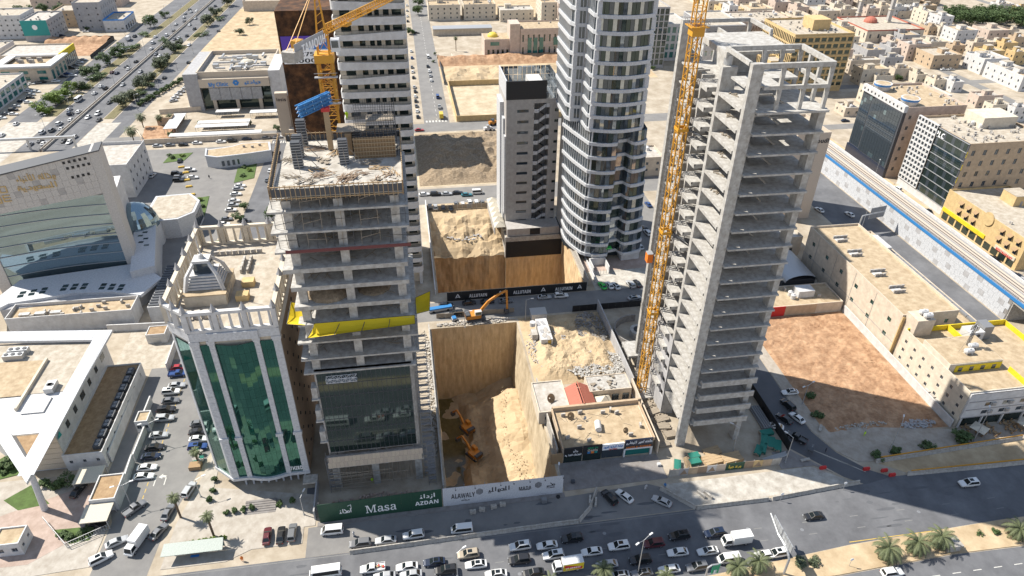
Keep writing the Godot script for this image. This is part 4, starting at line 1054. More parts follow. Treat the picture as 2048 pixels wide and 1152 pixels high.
func water_tank(t: Node3D,at: Vector3,lying: bool) -> void:
	var key := "tank%d" % int(lying)
	if not mesh_cache.has(key):
		var s := S()
		if lying:
			s.tube(V(-1.1,1,0),V(1.1,1,0),0.75,0.75,12); s.tube(V(-1.35,1,0),V(-1.1,1,0),0.4,0.75,12); s.tube(V(1.1,1,0),V(1.35,1,0),0.75,0.4,12); s.tube(V(0,1.7,0),V(0,1.9,0),0.3,0.3,8); s.box(-0.9,-0.7,0,0.5,-0.6,0.6); s.box(0.7,0.9,0,0.5,-0.6,0.6)
		else:
			s.tube(V(0,0,0),V(0,1.5,0),0.8,0.85,12); s.tube(V(0,1.5,0),V(0,1.85,0),0.85,0.3,12); s.tube(V(0,1.85,0),V(0,2,0),0.3,0.3,8)
		mesh_cache[key] = s.mesh()
	part("water_tank",mesh_cache[key],"white_paint",t,at)

func build_midground_towers() -> void:
	# --- white tower with wave balconies
	var t := thing("white_balcony_tower","white residential tower with wavy balcony fronts behind the unfinished tower","building",V(-8,0,-204))
	var X0 := -10.0; var X1 := 10.2
	var opens := [[1.7,4.5],[6.4,8.0],[9.3,10.6],[11.2,12.5],[13.6,15.2],[16.0,18.6]]
	var s := S()
	var rows := []
	for i in 24: rows.append([6.9 + i * 4.1,9.2 + i * 4.1])
	s.pierced(V(X0 + 0.4,0,-2.4),Vector3.RIGHT,19.6,105,opens,rows,0.4)
	s.pierced(V(X1 - 0.2,0,-2.4),Vector3.FORWARD,24,105,[[2,4],[7,10],[13,16],[19,22]],rows,0.4)
	s.box(X0 + 0.4,X1 - 0.3,0,105,-26.4,-26.2); s.box(X0 + 0.4,X0 + 0.6,0,105,-26.2,-2.6); s.box(X0 + 0.4,X1 - 0.3,104.6,105,-26.2,-2.5)
	part("wall",s,"cream_wall",t)
	panes(t,V(X0 + 0.4,0,-2.4),Vector3.RIGHT,opens,rows,0.42,"glass_black","balcony_door",false)
	panes(t,V(X1 - 0.2,0,-2.4),Vector3.FORWARD,[[2,4],[7,10]],rows,0.42,"glass_black","window",false)
	for i in 25:
		var y := 5.0 + i * 4.1
		var hl := 1.5 + 0.9 * (0.5 + 0.5 * sin(i * 1.9)); var hr := 1.5 + 0.9 * (0.5 + 0.5 * sin(i * 1.9 + 2.4))
		var pts := []
		for k in 5: var a := PI - k * PI / 8; pts.append(V(X0 + 1.6 + 1.6 * cos(a),0,-1.6 + 1.6 * sin(a)))
		for k in 9: pts.append(V(lerpf(X0 + 2.4,X1 - 2.0,k / 8.0),0,0))
		for k in 5: var a := PI / 2 - k * PI / 8; pts.append(V(X1 - 1.6 + 1.6 * cos(a),0,-1.6 + 1.6 * sin(a)))
		pts.push_front(V(X0,0,-5)); pts.append(V(X1,0,-26))
		s = S()
		for k in pts.size() - 1:
			var p: Vector3 = pts[k]; var q: Vector3 = pts[k + 1]
			var f := func(v: Vector3) -> float: var u := clampf((v.x - X0) / (X1 - X0),0,1); u = u * u * (3 - 2 * u); return lerpf(hl,hr,u)
			var a := Vector3.UP * y; var ip := V(clampf(p.x,X0 + 0.25,X1 - 0.25),0,minf(p.z,-0.25)); var iq := V(clampf(q.x,X0 + 0.25,X1 - 0.25),0,minf(q.z,-0.25))
			s.quad(p + a,q + a,q + a + Vector3.UP * f.call(q),p + a + Vector3.UP * f.call(p))
			s.quad(p + a + Vector3.UP * f.call(p),q + a + Vector3.UP * f.call(q),iq + a + Vector3.UP * f.call(q),ip + a + Vector3.UP * f.call(p))
			s.quad(iq + a + Vector3.UP * 0.4,ip + a + Vector3.UP * 0.4,ip + a + Vector3.UP * f.call(p),iq + a + Vector3.UP * f.call(q))
		s.box(X0 + 0.25,X1 - 0.25,y,y + 0.4,-4.9,-0.25); s.box(X1 - 1.4,X1 - 0.25,y,y + 0.4,-26,-4.9)
		part("balcony_front",s,"white_paint",t)
		s = S()
		s.beam(V(X0 + 0.6,y + 2.6,-0.5),V(X1 - 0.6,y + 2.6,-0.5),0.08); s.beam(V(X1 - 0.5,y + 2.6,-0.5),V(X1 - 0.5,y + 2.6,-12),0.08)
		for k in 10: s.beam(V(X0 + 0.8 + k * 2.1,y + 0.4,-0.5),V(X0 + 0.8 + k * 2.1,y + 2.6,-0.5),0.05)
		part("railing",s,"rail_dark",t)
	for x in [X0 + 1,-0.5,X1 - 1.0]:
		bx(t,"column","white_paint",x - 0.5,x + 0.5,0,5,-1.6,-0.6)
	# --- stained windowless building with the phone number board
	t = thing("stained_windowless_building","tall brown black stained blank wall carrying a phone number billboard","building",V(-27.8,0,-334.5))
	bx(t,"wall","stained_wall",-23.6,17,0,66,-14.5,14.5)
	bx(t,"roof","stained_wall",-23.6,17,66,66.4,-14.5,14.5)
	for k in 3:
		bx(t,"riser","beige_wall",2.0 + k * 2.2,2.7 + k * 2.2,0,66,14.5,15.2)
	var bb := thing("billboard","purple and white real estate billboard with large phone numbers on the stained wall","billboard",V(-50.6,44.3,-319.9))
	bx(bb,"number_panel","print_white",0,20.4,0,6,0,0.3)
	bx(bb,"picture_panel","print_purple",0,20.4,6,11.7,0,0.28)
	bx(bb,"picture_patch","print_blue",10.5,20.4,6.02,10.4,0.28,0.33)
	lettering(bb,"number_letters","9200035",V(10,1.2,0.3),Vector3.RIGHT,1.8,"print_dark",0.05,18)
	lettering(bb,"number_letters","055275090",V(10.2,4,0.3),Vector3.RIGHT,1.8,"print_dark",0.05,19)
	lettering(bb,"arabic_letters","العقارية",V(14,8,0.33),Vector3.RIGHT,1.7,"print_white",0.05)
	s = S(); s.beam(V(15,11.2,0.36),V(16.6,9.8,0.36),0.1,0.7); s.beam(V(16.6,9.8,0.36),V(20.4,12.4,0.36),0.1,0.7); part("tick_mark",s,"print_white",bb)
	var py := thing("clinic_sign_pylon","tall beige stone sign pylon beside the stained wall","sign",V(-58.4,0,-350.5))
	bx(py,"pylon","travertine",-4.2,1.6,0,22,-1.6,1.4)
	bx(py,"side_fin","beige_wall",1.6,2.6,0,20.5,-1.6,0.6)
	lettering(py,"sign_letters","iosis",V(-1.4,18.8,1.4),Vector3.RIGHT,1.6,"print_dark",0.1)
	bx(py,"gate_wall","travertine",0.4,5.4,0,4.6,1.5,5.4)
	# --- grey stone tower with the zigzag stair
	t = thing("grey_stone_tower","slim grey stone tower with a zigzag outside stair and a black screen on top","building",V(45.5,0,-249.5))
	# local x -9.8..9.8,front z = 9.5
	var wr := []
	for i in 12: wr.append([2.4 + i * 4.05,3.5 + i * 4.05])
	s = S()
	s.pierced(V(-9.6,0,9.5),Vector3.RIGHT,10.2,51.8,[[4.0,8.2]],wr,0.3)
	s.quad(V(0.6,0,9.5),V(0.6,0,4.5),V(0.6,51.8,4.5),V(0.6,51.8,9.5))
	s.box(0.6,6.3,50.2,51.8,4.5,9.5)
	s.pierced(V(6.3,0,9.5),Vector3.RIGHT,3.4,51.8,[[1.9,3.3]],wr,0.3)
	s.quad(V(6.3,0,4.5),V(6.3,0,9.5),V(6.3,51.8,9.5),V(6.3,51.8,4.5)); s.quad(V(0.6,0,4.5),V(6.3,0,4.5),V(6.3,51.8,4.5),V(0.6,51.8,4.5))
	s.quad(V(9.7,0,9.5),V(9.7,0,-9.5),V(9.7,51.8,-9.5),V(9.7,51.8,9.5)); s.quad(V(9.7,0,-9.5),V(-9.6,0,-9.5),V(-9.6,51.8,-9.5),V(9.7,51.8,-9.5))
	s.quad(V(-9.6,0,-9.5),V(-9.6,0,9.5),V(-9.6,51.8,9.5),V(-9.6,51.8,-9.5)); s.quad(V(-9.6,51.8,9.5),V(9.7,51.8,9.5),V(9.7,51.8,-9.5),V(-9.6,51.8,-9.5))
	part("wall",s,"grey_stone",t)
	panes(t,V(-9.6,0,9.5),Vector3.RIGHT,[[4.0,8.2]],wr,0.3,"glass_dark","window",false)
	panes(t,V(6.3,0,9.5),Vector3.RIGHT,[[1.9,3.3]],wr,0.3,"glass_black","window",false)
	bx(t,"stair_back","grey_stone",0.62,6.28,0,50.2,4.52,4.6)
	for i in 12:
		var y := 2.2 + i * 4.05
		s = S(); s.box(0.65,2.4,y,y + 1.25,9.1,9.35); s.box(0.65,2.4,y - 0.2,y,5,9.3); part("landing_front",s,"white_panel",t)
		s = S(); s.box(4.9,6.25,y + 2.0,y + 3.25,9.1,9.35); s.box(4.9,6.25,y + 1.8,y + 2.0,5,9.3); part("landing_front",s,"white_panel",t)
		s = S(); s.beam(V(2.35,y + 0.65,9.15),V(4.95,y + 2.6,9.15),0.24,0.95); part("flight_front",s,"white_panel",t)
		s = S(); s.beam(V(4.9,y + 2.1,6.2),V(2.4,y + 4.0,6.2),1.4,0.22); s.beam(V(2.35,y,8),V(4.95,y + 1.95,8),1.4,0.22); part("flight",s,"steel_dark",t)
	for x in [2.45,4.85]:
		bx(t,"stair_post","steel_dark",x - 0.06,x + 0.06,0,50.2,9.38,9.5)
	bx(t,"screen","black_hoarding",-9.6,4.9,51.8,58.4,9.2,9.6)
	for r in 3:
		for c in 4:
			var b := part("glass_panel",boxmesh(1.12,2.1,0.1),"glass_sky",t); b.position = V(5.5 + c * 1.2,52.9 + r * 2.2,9.5)
	for c in 11:
		for r in 2:
			var b := part("glass_panel",boxmesh(1.6,3.1,0.1),"glass_sky",t); b.position = V(-8.7 + c * 1.75,53.4 + r * 3.25,-9.3)
	for c in 10:
		for r in 2:
			var b := part("glass_panel",boxmesh(0.1,3.1,1.75),"glass_sky",t); b.position = V(9.6,53.4 + r * 3.25,-8.3 + c * 1.85)
	bx(t,"side_screen","white_panel",-9.7,-9.3,51.8,58.6,-9.5,9.2)
	bx(t,"plant_room","white_paint",-0.4,4.6,51.8,56.4,-4.5,3)
	s = S()
	s.box(-11.0,-9.6,0,49,-6,3); s.box(-10.4,-9.6,2,44,3,6.5); s.box(-10.2,-9.6,6,38,6.5,9.0); part("side_panels",s,"white_panel",t)
	bx(t,"podium_wall","grey_stone",-9.9,11.8,0,3.2,9.5,16.5)
	bx(t,"car_entrance","soot_black",-1,3,0.3,3,16.5,16.54)
	for k in 6:
		s = S(); var z := 14.0 - k * 4.2
		s.quad(V(-14.5,3,z),V(-10.2,3,z),V(-12.4,4.6,z - 2),V(-12.4,4.6,z - 2)); s.tri(V(-10.2,3,z),V(-10.2,3,z - 4),V(-12.4,4.6,z - 2)); s.tri(V(-10.2,3,z - 4),V(-14.5,3,z - 4),V(-12.4,4.6,z - 2)); s.tri(V(-14.5,3,z - 4),V(-14.5,3,z),V(-12.4,4.6,z - 2))
		part("canopy",s,"canvas",t)
	bx(t,"canopy_wall","grey_stone",-14.6,-14.2,0,3,-11,14.2)
	build_round_tower()
	# --- hoardings and walls round the far pit
	hoarding("black_hoarding","long black hoarding with white lettering in front of the far pit",V(9.2,0,-192.6),V(57.2,0,-192.6),3.5,"black_hoarding",[["ALLUTAIN",10.5,1.5,1.3,6.0],["ALLUTAIN",25.5,1.5,1.3,6.0],["ALLUTAIN",40.0,1.5,1.3,6.0]],"print_white",[3.6,18.0,32.8,45.5])
	for w in [["pit_side_wall","thin white wall along the left rim of the far pit",5.6,-264.0,5.6,-196.5,2.4,"white_paint"],["pit_side_wall","white concrete wall along the right rim of the far pit",58.2,-232.0,58.2,-195.0,3.4,"barrier_concrete"],["ramp_wall","low white wall of the ramp beside the round tower",61.6,-222.0,61.6,-197.0,1.4,"white_paint"]]:
		s = S(); s.beam(V(w[2],w[6] / 2,w[3]),V(w[4],w[6] / 2,w[5]),0.35,w[6]); solo(w[0],s,w[7],w[1],"wall")
	var fe := thing("plot_fence","dark sheet fence on posts between the parking plot and the far pit","fence",V(6.5,0,-258.6))
	for k in 14:
		var b := part("fence_panel",boxmesh(1.9,2.0,0.06),"timber_grey" if k % 4 else "steel_grey",fe); b.position = V(1.0 + k * 2.0,1.1,0)
		b = part("fence_post",boxmesh(0.14,2.6,0.14),"galvanised",fe); b.position = V(k * 2.0,1.3,0.1)

func hoarding(called: String,label: String,p: Vector3,q: Vector3,h: float,m: String,words := [],ink := "print_white",marks := []) -> Node3D:
	var t := thing(called,label,"hoarding",p,atan2(-(q - p).z,(q - p).x))
	var len := p.distance_to(q); var n := int(round(len / 2.44))
	for k in n:
		var b := part("panel",boxmesh(snappedf(len / n - 0.012,0.01),h,0.08),m,t); b.position = V((k + 0.5) * len / n,h / 2,0)
	for k in range(0,n,2):
		var b := part("back_strut",boxmesh(0.12,h,0.12),"galvanised",t); b.position = V(k * len / n + 0.3,h / 2,-0.6)
	for w in words: lettering(t,"letters",w[0],V(w[1],w[2],0.04),Vector3.RIGHT,w[3],w[5] if w.size() > 5 else ink,0.03,w[4])
	for x in marks:
		var s := S(); s.beam(V(x - 0.7,1.1,0.08),V(x,2.6,0.08),0.05,0.24); s.beam(V(x,2.6,0.08),V(x + 0.7,1.1,0.08),0.05,0.24); s.beam(V(x - 0.35,1.4,0.08),V(x + 0.4,1.4,0.08),0.05,0.2)
		part("emblem",s,ink,t)
	return t

func build_round_tower() -> void:
	var t := thing("round_glass_tower","tall curved tower of grey white bands and mirror glass beside the grey stone tower","building",V(68,0,-228))
	var levels := [3.4,7.6,12.0,16.4,20.9,25.6,30.4,35.6,40.7,45.6,50.4,54.9,59.2,63.6,67.9,72.2,76.6,81.2,86.0,90.8,95.6,100.4]
	var prev := []
	for i in levels.size() - 1:
		var y0: float = levels[i]; var y1: float = levels[i + 1]
		var lo := clampf((48.0 - y0) / 44.0,0,1)   # how far the lower lobes sweep out
		# plan polylines,walked from the left back round to the right back
		var front := []
		if y0 > 46:
			for k in 14:
				var u := k / 13.0; front.append(V(lerpf(-8.4,8.6,u),0,16.4 + 2.0 * sin(u * PI) + 0.4 * u))
		else:
			for k in 6: var u := k / 5.0; front.append(V(lerpf(-7.6 + lo * 0.6,0.6,u),0,16.4 + 1.6 * sin(u * PI * 0.7) + lo * 0.9))
			front.append(V(1.6,0,15.2 + lo)); front.append(V(4.6,0,14.6 + lo)); front.append(V(5.4,0,16.8 + lo))
			for k in 5: var u := k / 4.0; front.append(V(lerpf(6.4,11.0 + lo * 2.6,u),0,18.0 + lo * 1.0 - 2.0 * u * u))
		var side := []
		for k in 7:
			var u := k / 6.0
			var bulge := lo * 1.6 * sin(u * PI)
			side.append(V(lerpf(-13.2 + lo * 1.6,-8.4,u) - bulge,0,lerpf(-2.0,16.0,u) if u < 0.5 else lerpf(-2.0,16.0,u)))
		var step := [V(-13.8 - lo * 4.0,0,-14),V(-13.8 - lo * 4.0,0,3.6 + lo),V(-12.6 - lo * 2,0,6.4 + lo),V(-9.4,0,7)] if y0 > 46 else side
		var fin: Vector3 = front[0]
		if y0 > 46: step.append(V(-9.4,0,14.6))
		step.append(fin)
		var right := [front[-1],V(front[-1].x + 0.6,0,8),V(9.6 + lo * 2,0,-14)]
		var all: Array = step.slice(0,step.size() - 1) + front + right.slice(1)
		# band: a proud white ledge at the foot of each storey
		var s := S(); var out := []
		for p in all: out.append([p.x,p.z])
		var cx := 0.0; var grow := []
		for p in all: var dv := V(p.x,0,p.z) - V(-1,0,2); dv = dv.normalized() * 0.55; grow.append([p.x + dv.x,p.z + dv.z])
		s.poly(grow,y0 - 0.35,y0 + 0.75,true); part("floor_band",s,"white_panel",t)
		if y0 > 46:
			for p in [front[0],front[-1],V(-12.6,0,6.4),V(-9.4,0,7)]: s = S(); s.cbox(V(p.x,(y0 + y1) / 2,p.z - 0.2),V(1.4,y1 - y0 - 0.8,1)); part("pier",s,"white_panel",t)
		else:
			s = S(); s.cbox(V(front[0].x - 0.1,(y0 + y1) / 2,front[0].z - 0.2),V(0.5,y1 - y0 - 0.8,0.6)); part("pier",s,"white_panel",t)
		for k in front.size() - 1: glazing(t,front[k],front[k + 1],y0 + 0.75,y1 - 0.35,i * 5 + k)
		s = S()
		for seg in [step,right]:
			s = S()
			for k in seg.size() - 1:
				var p: Vector3 = seg[k]; var q: Vector3 = seg[k + 1]
				s.quad(p + Vector3.UP * (y0 + 0.7),q + Vector3.UP * (y0 + 0.7),q + Vector3.UP * (y1 - 0.3),p + Vector3.UP * (y1 - 0.3))
			part("side_glazing",s,"glass_dark",t)
		s = S()
		for k in step.size() - 1:
			var p: Vector3 = step[k]; var q: Vector3 = step[k + 1]; var n := maxi(1,int(p.distance_to(q) / 1.5))
			for j in n: s.cbox(p.lerp(q,float(j) / n) + V(-0.03,(y0 + y1) / 2 + 0.2,0.03),V(0.16,y1 - y0 - 1.0,0.16))
		part("side_mullions",s,"frame_white",t)
	var s := S(); s.poly([[-12,-13],[-12,4],[-7,13],[8,14],[9,-13]],0,3.2); part("ground_floor",s,"glass_dark",t)
	s = S(); s.poly([[6,9],[13.5,9],[13.5,17.4],[6.5,18]],0,3.0); part("entrance_block",s,"white_paint",t)
	s = S(); s.poly([[-11.5,-13],[-11.5,4],[-7.5,12],[7.5,13],[8.5,-13]],3,100); part("core",s,"concrete",t)
	# small walled plant yard and planters in front
	var y := thing("plant_yard","small white walled plant yard in front of the round tower","wall",V(64.5,0,-205))
	s = S(); s.box(-2.6,3.4,0,3.0,-3.4,-3.1); s.box(-2.6,-2.3,0,3.0,-3.1,3); s.box(3.1,3.4,0,3.0,-3.1,3); part("wall",s,"white_paint",y)
	for k in 5:
		var b := part("fence_bar",boxmesh(0.1,2.0,0.1),"galvanised",y); b.position = V(-2.0 + k * 1.1,1,3)
	bx(y,"plant_unit","galvanised",-1.6,2.4,3,4,-6.8,-3.6)
	var rt := thing("red_hoist_truck_boom","small orange and green boom lift at the foot of the round tower","lift",V(66.2,0,-209.6))
	bx(rt,"chassis","print_orange",-1.2,1.2,0.3,1.2,-0.7,0.7)
	s = S(); s.beam(V(0,1.2,0),V(2.2,6,-0.6),0.25); part("arm",s,"canvas",rt)
	bx(rt,"basket","paint_green",2,4.2,5.8,6.1,-1.4,0.4)

func glazing(t: Node3D,p: Vector3,q: Vector3,y0: float,y1: float,k: int) -> void:
	var u := (q - p).normalized(); var w := p.distance_to(q)
	var b := part("pane",boxmesh(snappedf(w - 0.1,0.05),snappedf(y1 - y0,0.1),0.06),"glass_sky" if (k * 7) % 11 < 3 else ("glass_black" if (k * 5) % 7 < 3 else "glass_dark"),t)
	b.transform = Transform3D(Basis(u,Vector3.UP,u.cross(Vector3.UP)),(p + q) / 2 + Vector3.UP * (y0 + y1) / 2)

func build_left_block() -> void:
	# --- news agency: tiled portal frame round a curved glass wall
	var t := thing("news_agency_building","big tiled portal building with a curved blue mirror glass wall","building",V(-95.6,0,-221.6),deg_to_rad(9.6))
	var s := S(); s.box(-2.9,0,0,47.3,-7,0); part("portal_leg",s,"portal_tile",t)
	bx(t,"portal_leg","portal_tile",-42,-38.6,0,40.6,-7,0)
	s = S()
	var a := [V(-38.6,29.6,0),V(-2.9,33,0),V(-2.9,46.9,0),V(-38.6,41,0)]
	var b := []
	for p in a: b.append(p + V(0,0,-7))
	s.quad(a[0],a[1],a[2],a[3]); s.quad(b[1],b[0],b[3],b[2]); s.quad(a[3],a[2],b[2],b[3]); s.quad(b[0],b[1],a[1],a[0])
	part("portal_beam",s,"portal_tile",t)
	s = S(); s.beam(V(-42.2,40.9,-3.4),V(0.2,47.5,-3.4),7.6,0.35); part("roof_edge",s,"steel_dark",t)
	for c in 18:
		for r in 6:
			var x := -38.6 + (c + 0.5) * 35.7 / 18; var u := (c + 0.5) / 18.0
			var y0 := lerpf(29.6,33.0,u); var y1 := lerpf(41.0,46.9,u); var hh := (y1 - y0) / 6
			var p := part("tile",boxmesh(1.93,1.98,0.1),"portal_tile" if (c * 5 + r * 3) % 9 else "grey_stone",t)
			p.position = V(x,y0 + hh * (r + 0.5),0.05); p.scale = V(1,(hh - 0.05) / 1.98,1); p.rotation.z = 0.13
	for k in 14:
		var p := part("logo_square",boxmesh(0.75,0.85,0.1),"opening_dark",t)
		p.position = V(-10.5 + (k % 5) * 1.55 + (k / 5) * 0.5,44.6 - (k / 5) * 1.9 + (k % 5) * 0.18 - (1.2 if k > 9 else 0.0),0.14)
	lettering(t,"sign_letters","وكالة الأنباء",V(-19.5,40.2,0.1),Vector3.RIGHT,2.2,"bronze_letter",0.2,11)
	lettering(t,"sign_letters","السعودية",V(-20,37.2,0.1),Vector3.RIGHT,2.2,"bronze_letter",0.2,11)
	for r in 2:
		for k in 4:
			s = S(); var x := -38.0 + k * 2.6; var y := 36.0 - r * 3.0 + k * 0.34
			s.box(x,x + 2.1,y,y + 0.35,0.1,0.3); s.box(x,x + 2.1,y + 1.9,y + 2.25,0.1,0.3); s.box(x,x + 0.35,y + 0.35,y + 1.9,0.1,0.3)
			if (k + r) % 2: s.box(x + 1.75,x + 2.1,y + 0.35,y + 1.9,0.1,0.3)
			else: s.box(x + 0.35,x + 2.1,y + 0.95,y + 1.3,0.1,0.3)
			part("sign_block",s,"bronze_letter",t)
	for r in 8:
		for c in 30:
			var u0 := c / 30.0; var u1 := (c + 1) / 30.0
			var p := V(lerpf(-38.6,-2.9,u0),0,-0.6 - 1.4 * sin(u0 * PI)); var q := V(lerpf(-38.6,-2.9,u1),0,-0.6 - 1.4 * sin(u1 * PI))
			var v := (q - p).normalized()
			var m := part("pane",boxmesh(1.2,3.5,0.06),"glass_blue",t)
			m.transform = Transform3D(Basis(v,Vector3.UP,v.cross(Vector3.UP)),(p + q) / 2 + Vector3.UP * (5.6 + r * 3.58))
	s = S()
	for r in 9:
		for c in 15:
			var u0 := c / 15.0; var u1 := (c + 1) / 15.0
			s.beam(V(lerpf(-38.6,-2.9,u0),3.8 + r * 3.58,-0.35 - 1.4 * sin(u0 * PI)),V(lerpf(-38.6,-2.9,u1),3.8 + r * 3.58,-0.35 - 1.4 * sin(u1 * PI)),0.25,0.14)
	part("transoms",s,"galvanised",t)
	bx(t,"rear_wall","grey_wall",-40,-2,0,33,-7.5,-5.5)
	bx(t,"rear_block","white_paint",-38,-3,0,26,-30,-7.6)
	bx(t,"rear_roof","roof_white",-36,-5,26,26.3,-29,-8.6)
	# stepped podium with skylights
	var p := thing("agency_podium","sloping pale podium with rows of skylights at the foot of the mirror glass wall","building",V(-106,0,-205))
	s = S()
	s.poly([[-26,9],[-22,4],[-4,0.5],[8,1.5],[17.5,4.6],[21.5,-5],[12,-16],[-24,-10],[-28,4]],5.4,6.4); part("deck",s,"white_panel",p)
	s = S(); s.poly([[-24,6],[15,3],[19,-5],[10,-15],[-24,-9]],0,5.4); part("wall",s,"grey_wall",p)
	for k in 22:
		var u := k % 11; var r := k / 11
		if u == 3 or u == 7: continue
		var q := part("skylight",boxmesh(1.7,0.12,1.5),"glass_black",p); q.position = V(-20 + u * 3.0,6.44,-1.2 - r * 2.0 - 2.4 * sin(u / 10.0 * PI) + 1.4); q.rotation.y = 0.15 - u * 0.03
	var lb := thing("agency_front_block","long low white block with air conditioners in front of the agency podium","building",V(-107.5,0,-196.4))
	block(lb,36.5,8.0,6.4,"white_paint",{"roof": "roof_sand","ac": 16,"parapet": 1.2})
	for k in 3:
		bx(lb,"chiller","galvanised",-15 + k * 4.5,-12 + k * 4.5,5.3,6.3,1,2.4)
	var vb := thing("louvred_plant_block","narrow white block with a dark louvred roof beside the roof colonnade building","building",V(-82.2,0,-206))
	bx(vb,"wall","white_paint",-2.7,2.7,0,6,-12.5,12.5)
	for k in 16:
		var q := part("louvre",boxmesh(5.0,0.3,0.9),"steel_dark",vb); q.position = V(0,6.2,-11.7 + k * 1.55)
	var wing := thing("agency_side_wing","white roofed side wing with skylight rows right of the agency portal","building",V(-97,0,-238))
	s = S(); s.poly([[-8,-20],[1,-14],[10,24],[3,27]],0,9); part("wall",s,"white_panel",wing)
	for k in 10:
		var q := part("skylight",boxmesh(1.6,0.1,1.0),"glass_black",wing); q.position = V(-2.8 + k * 0.75 + (k % 2) * 1.7 - 2.0,9.06,-12 + k * 2.4)
	var dm := thing("blue_dome","blue glass dome peeking out behind the agency portal","dome",V(-101,0,-246))
	s = S(); s.dome(V(0,8,0),7.5,9,22,8); part("glass_shell",s,"glass_blue",dm)
	s = S(); s.tube(V(0,0,0),V(0,8,0),7.5,7.5,22); part("drum",s,"white_panel",dm)
	var rn := thing("agency_round_annex","low round fronted annex with a sandy roof beside the blue dome","building",V(-92,0,-258))
	s = S(); s.poly([[-9,-12],[4,-13],[9,-6],[9,4],[4,9],[-9,10]],0,8); part("wall",s,"white_panel",rn)
	s = S(); s.poly([[-8,-11],[3.6,-12],[8,-5.6],[8,3.6],[3.6,8],[-8,9]],8,8.1); part("roof",s,"roof_pale",rn)
	for k in 4:
		var q := part("window",boxmesh(0.1,5.0,2.0),"glass_dark",rn); q.position = V(9.05,3.6,-4.4 + k * 2.4)
	for q in [["white_shed","plain white steep roofed shed behind the agency portal",-125,-300,20,26,15],["flat_white_annex","flat white annex with sunken roof courts behind the agency top edge",-140,-262,36,20,22]]:
		var w := thing(q[0],q[1],"building",V(q[2],0,q[3]))
		block(w,q[4],q[5],q[6],"white_paint",{"roof": "roof_white","parapet": 1.4,"right": [5,3,1.4,1.6,2.0]})
	var hut := thing("utility_hut","small white utility hut with a brown roof in the paved court","hut",V(-80.4,0,-184.6))
	block(hut,5.6,4.6,3.4,"white_paint",{"roof": "roof_brown","parapet": 0.2})
	bx(hut,"shutter","galvanised",-1,1.2,0.1,2.3,2.31,2.36)
	# --- white office with the tiled prow roof
	t = thing("prow_roof_office","white office with a broad tiled roof frame ending in a pointed prow","building",V(-87,0,-150))
	# local: x 0 = right edge,z 0 at -150
	s = S(); s.poly([[-29,-20.5],[-1.8,-20.5],[-1.8,16.5],[-11.5,16.5],[-29,2]],0,12.6); part("wall",s,"white_paint",t)
	s = S(); s.poly([[-31,-25],[0.8,-21.5],[-0.4,33.5],[-12,19.2],[-30,3],[-29,0.5],[-10.5,16.8],[-3.6,25.8],[-3.2,-17.5],[-31,-20.5]],13.3,14.0,true); part("roof_frame",s,"white_panel",t)
	for k in 34:
		var q := part("roof_tile",boxmesh(3.4,0.06,1.5),"white_panel",t); q.position = V(-1.4 - 0.0 * k,14.03,-20 + k * 1.54 - 0.3)
	for k in 16:
		var q := part("roof_tile",boxmesh(1.7,0.06,3.0),"white_panel",t); q.position = V(-4.4 - k * 1.75,14.03,-19.9 - k * 0.14)
	s = S(); s.poly([[-29,-20.4],[-3.3,-17.6],[-3.6,2],[-29,2]],12.6,12.75); part("roof",s,"roof_pale",t)
	s = S(); s.poly([[-29,-12],[-13.2,-11.5],[-13.4,2.5],[-29,2.5]],12.76,12.9); part("sand_roof",s,"roof_sand",t)
	bx(t,"roof_upstand","cream_wall",-13.3,-12.7,12.75,13.6,-11.5,8)
	s = S(); s.poly([[-12,8],[-3.8,8],[-3.8,24.5],[-10.3,15.8]],12.0,12.3); part("lower_roof",s,"roof_brown",t)
	bx(t,"white_canopy","white_paint",-11.5,-6.2,12.75,13,4,9.5)
	for q in [[-24,-16.5,5,1.7],[-24.3,-14.2,5,1.7],[-8.5,-1.0,2.2,3.6]]:
		s = S(); s.box(q[0],q[0] + q[2],12.8,14.3,q[1],q[1] + q[3]); var ch := part("chiller",s,"galvanised",t)
		for k in 3:
			s = S(); s.tube(V(q[0] + 0.8 + k * (q[2] - 1.6) / 2,14.3,q[1] + q[3] / 2),V(q[0] + 0.8 + k * (q[2] - 1.6) / 2,14.45,q[1] + q[3] / 2),0.55,0.55,10); part("fan",s,"steel_dark",ch)
	s = S(); s.tube(V(-3,0,29),V(-1.4,13.3,29.6),0.75,0.6,12); part("prow_column",s,"white_panel",t)
	for k in 6:
		for r in 2:
			var q := part("window",boxmesh(0.08,1.9 if r else 1.5,1.6 + (0.9 if k % 3 == 0 else 0.0)),"glass_dark",t); q.position = V(-1.76,4.2 + r * 4.6,-16 + k * 5.2)
	for k in 7:
		bx(t,"stone_course","travertine",-9.5,-1.6,0.6 + k * 1.7,2.2 + k * 1.7,16.5,16.8 - 0.02 * k)
	s = S(); s.tri(V(-1.5,11,14.6),V(-1.5,9.2,14.2),V(-1.5,9.6,16.4)); part("emblem",s,"teal_panel",t)
	var lw := thing("low_brown_roof_wing","low white wing with a brown roof and dark chillers beside the prow roof","building",V(-84.2,0,-149.5))
	block(lw,9.2,34,5.4,"white_paint",{"roof": "roof_brown","parapet": 0.5,"front": [3,1,0.8,1.0,2.4],"right": [6,1,0.9,1.4,2.4]})
	for k in 9:
		s = S(); s.box(2.2,3.9,4.95,6.1,13.0 - k * 3.4,15.6 - k * 3.4); var ch := part("chiller",s,"steel_dark",lw)
		for j in 2:
			s = S(); s.tube(V(3.05,6.1,13.7 - k * 3.4 + j * 1.2),V(3.05,6.22,13.7 - k * 3.4 + j * 1.2),0.5,0.5,10); part("fan",s,"steel_grey",ch)
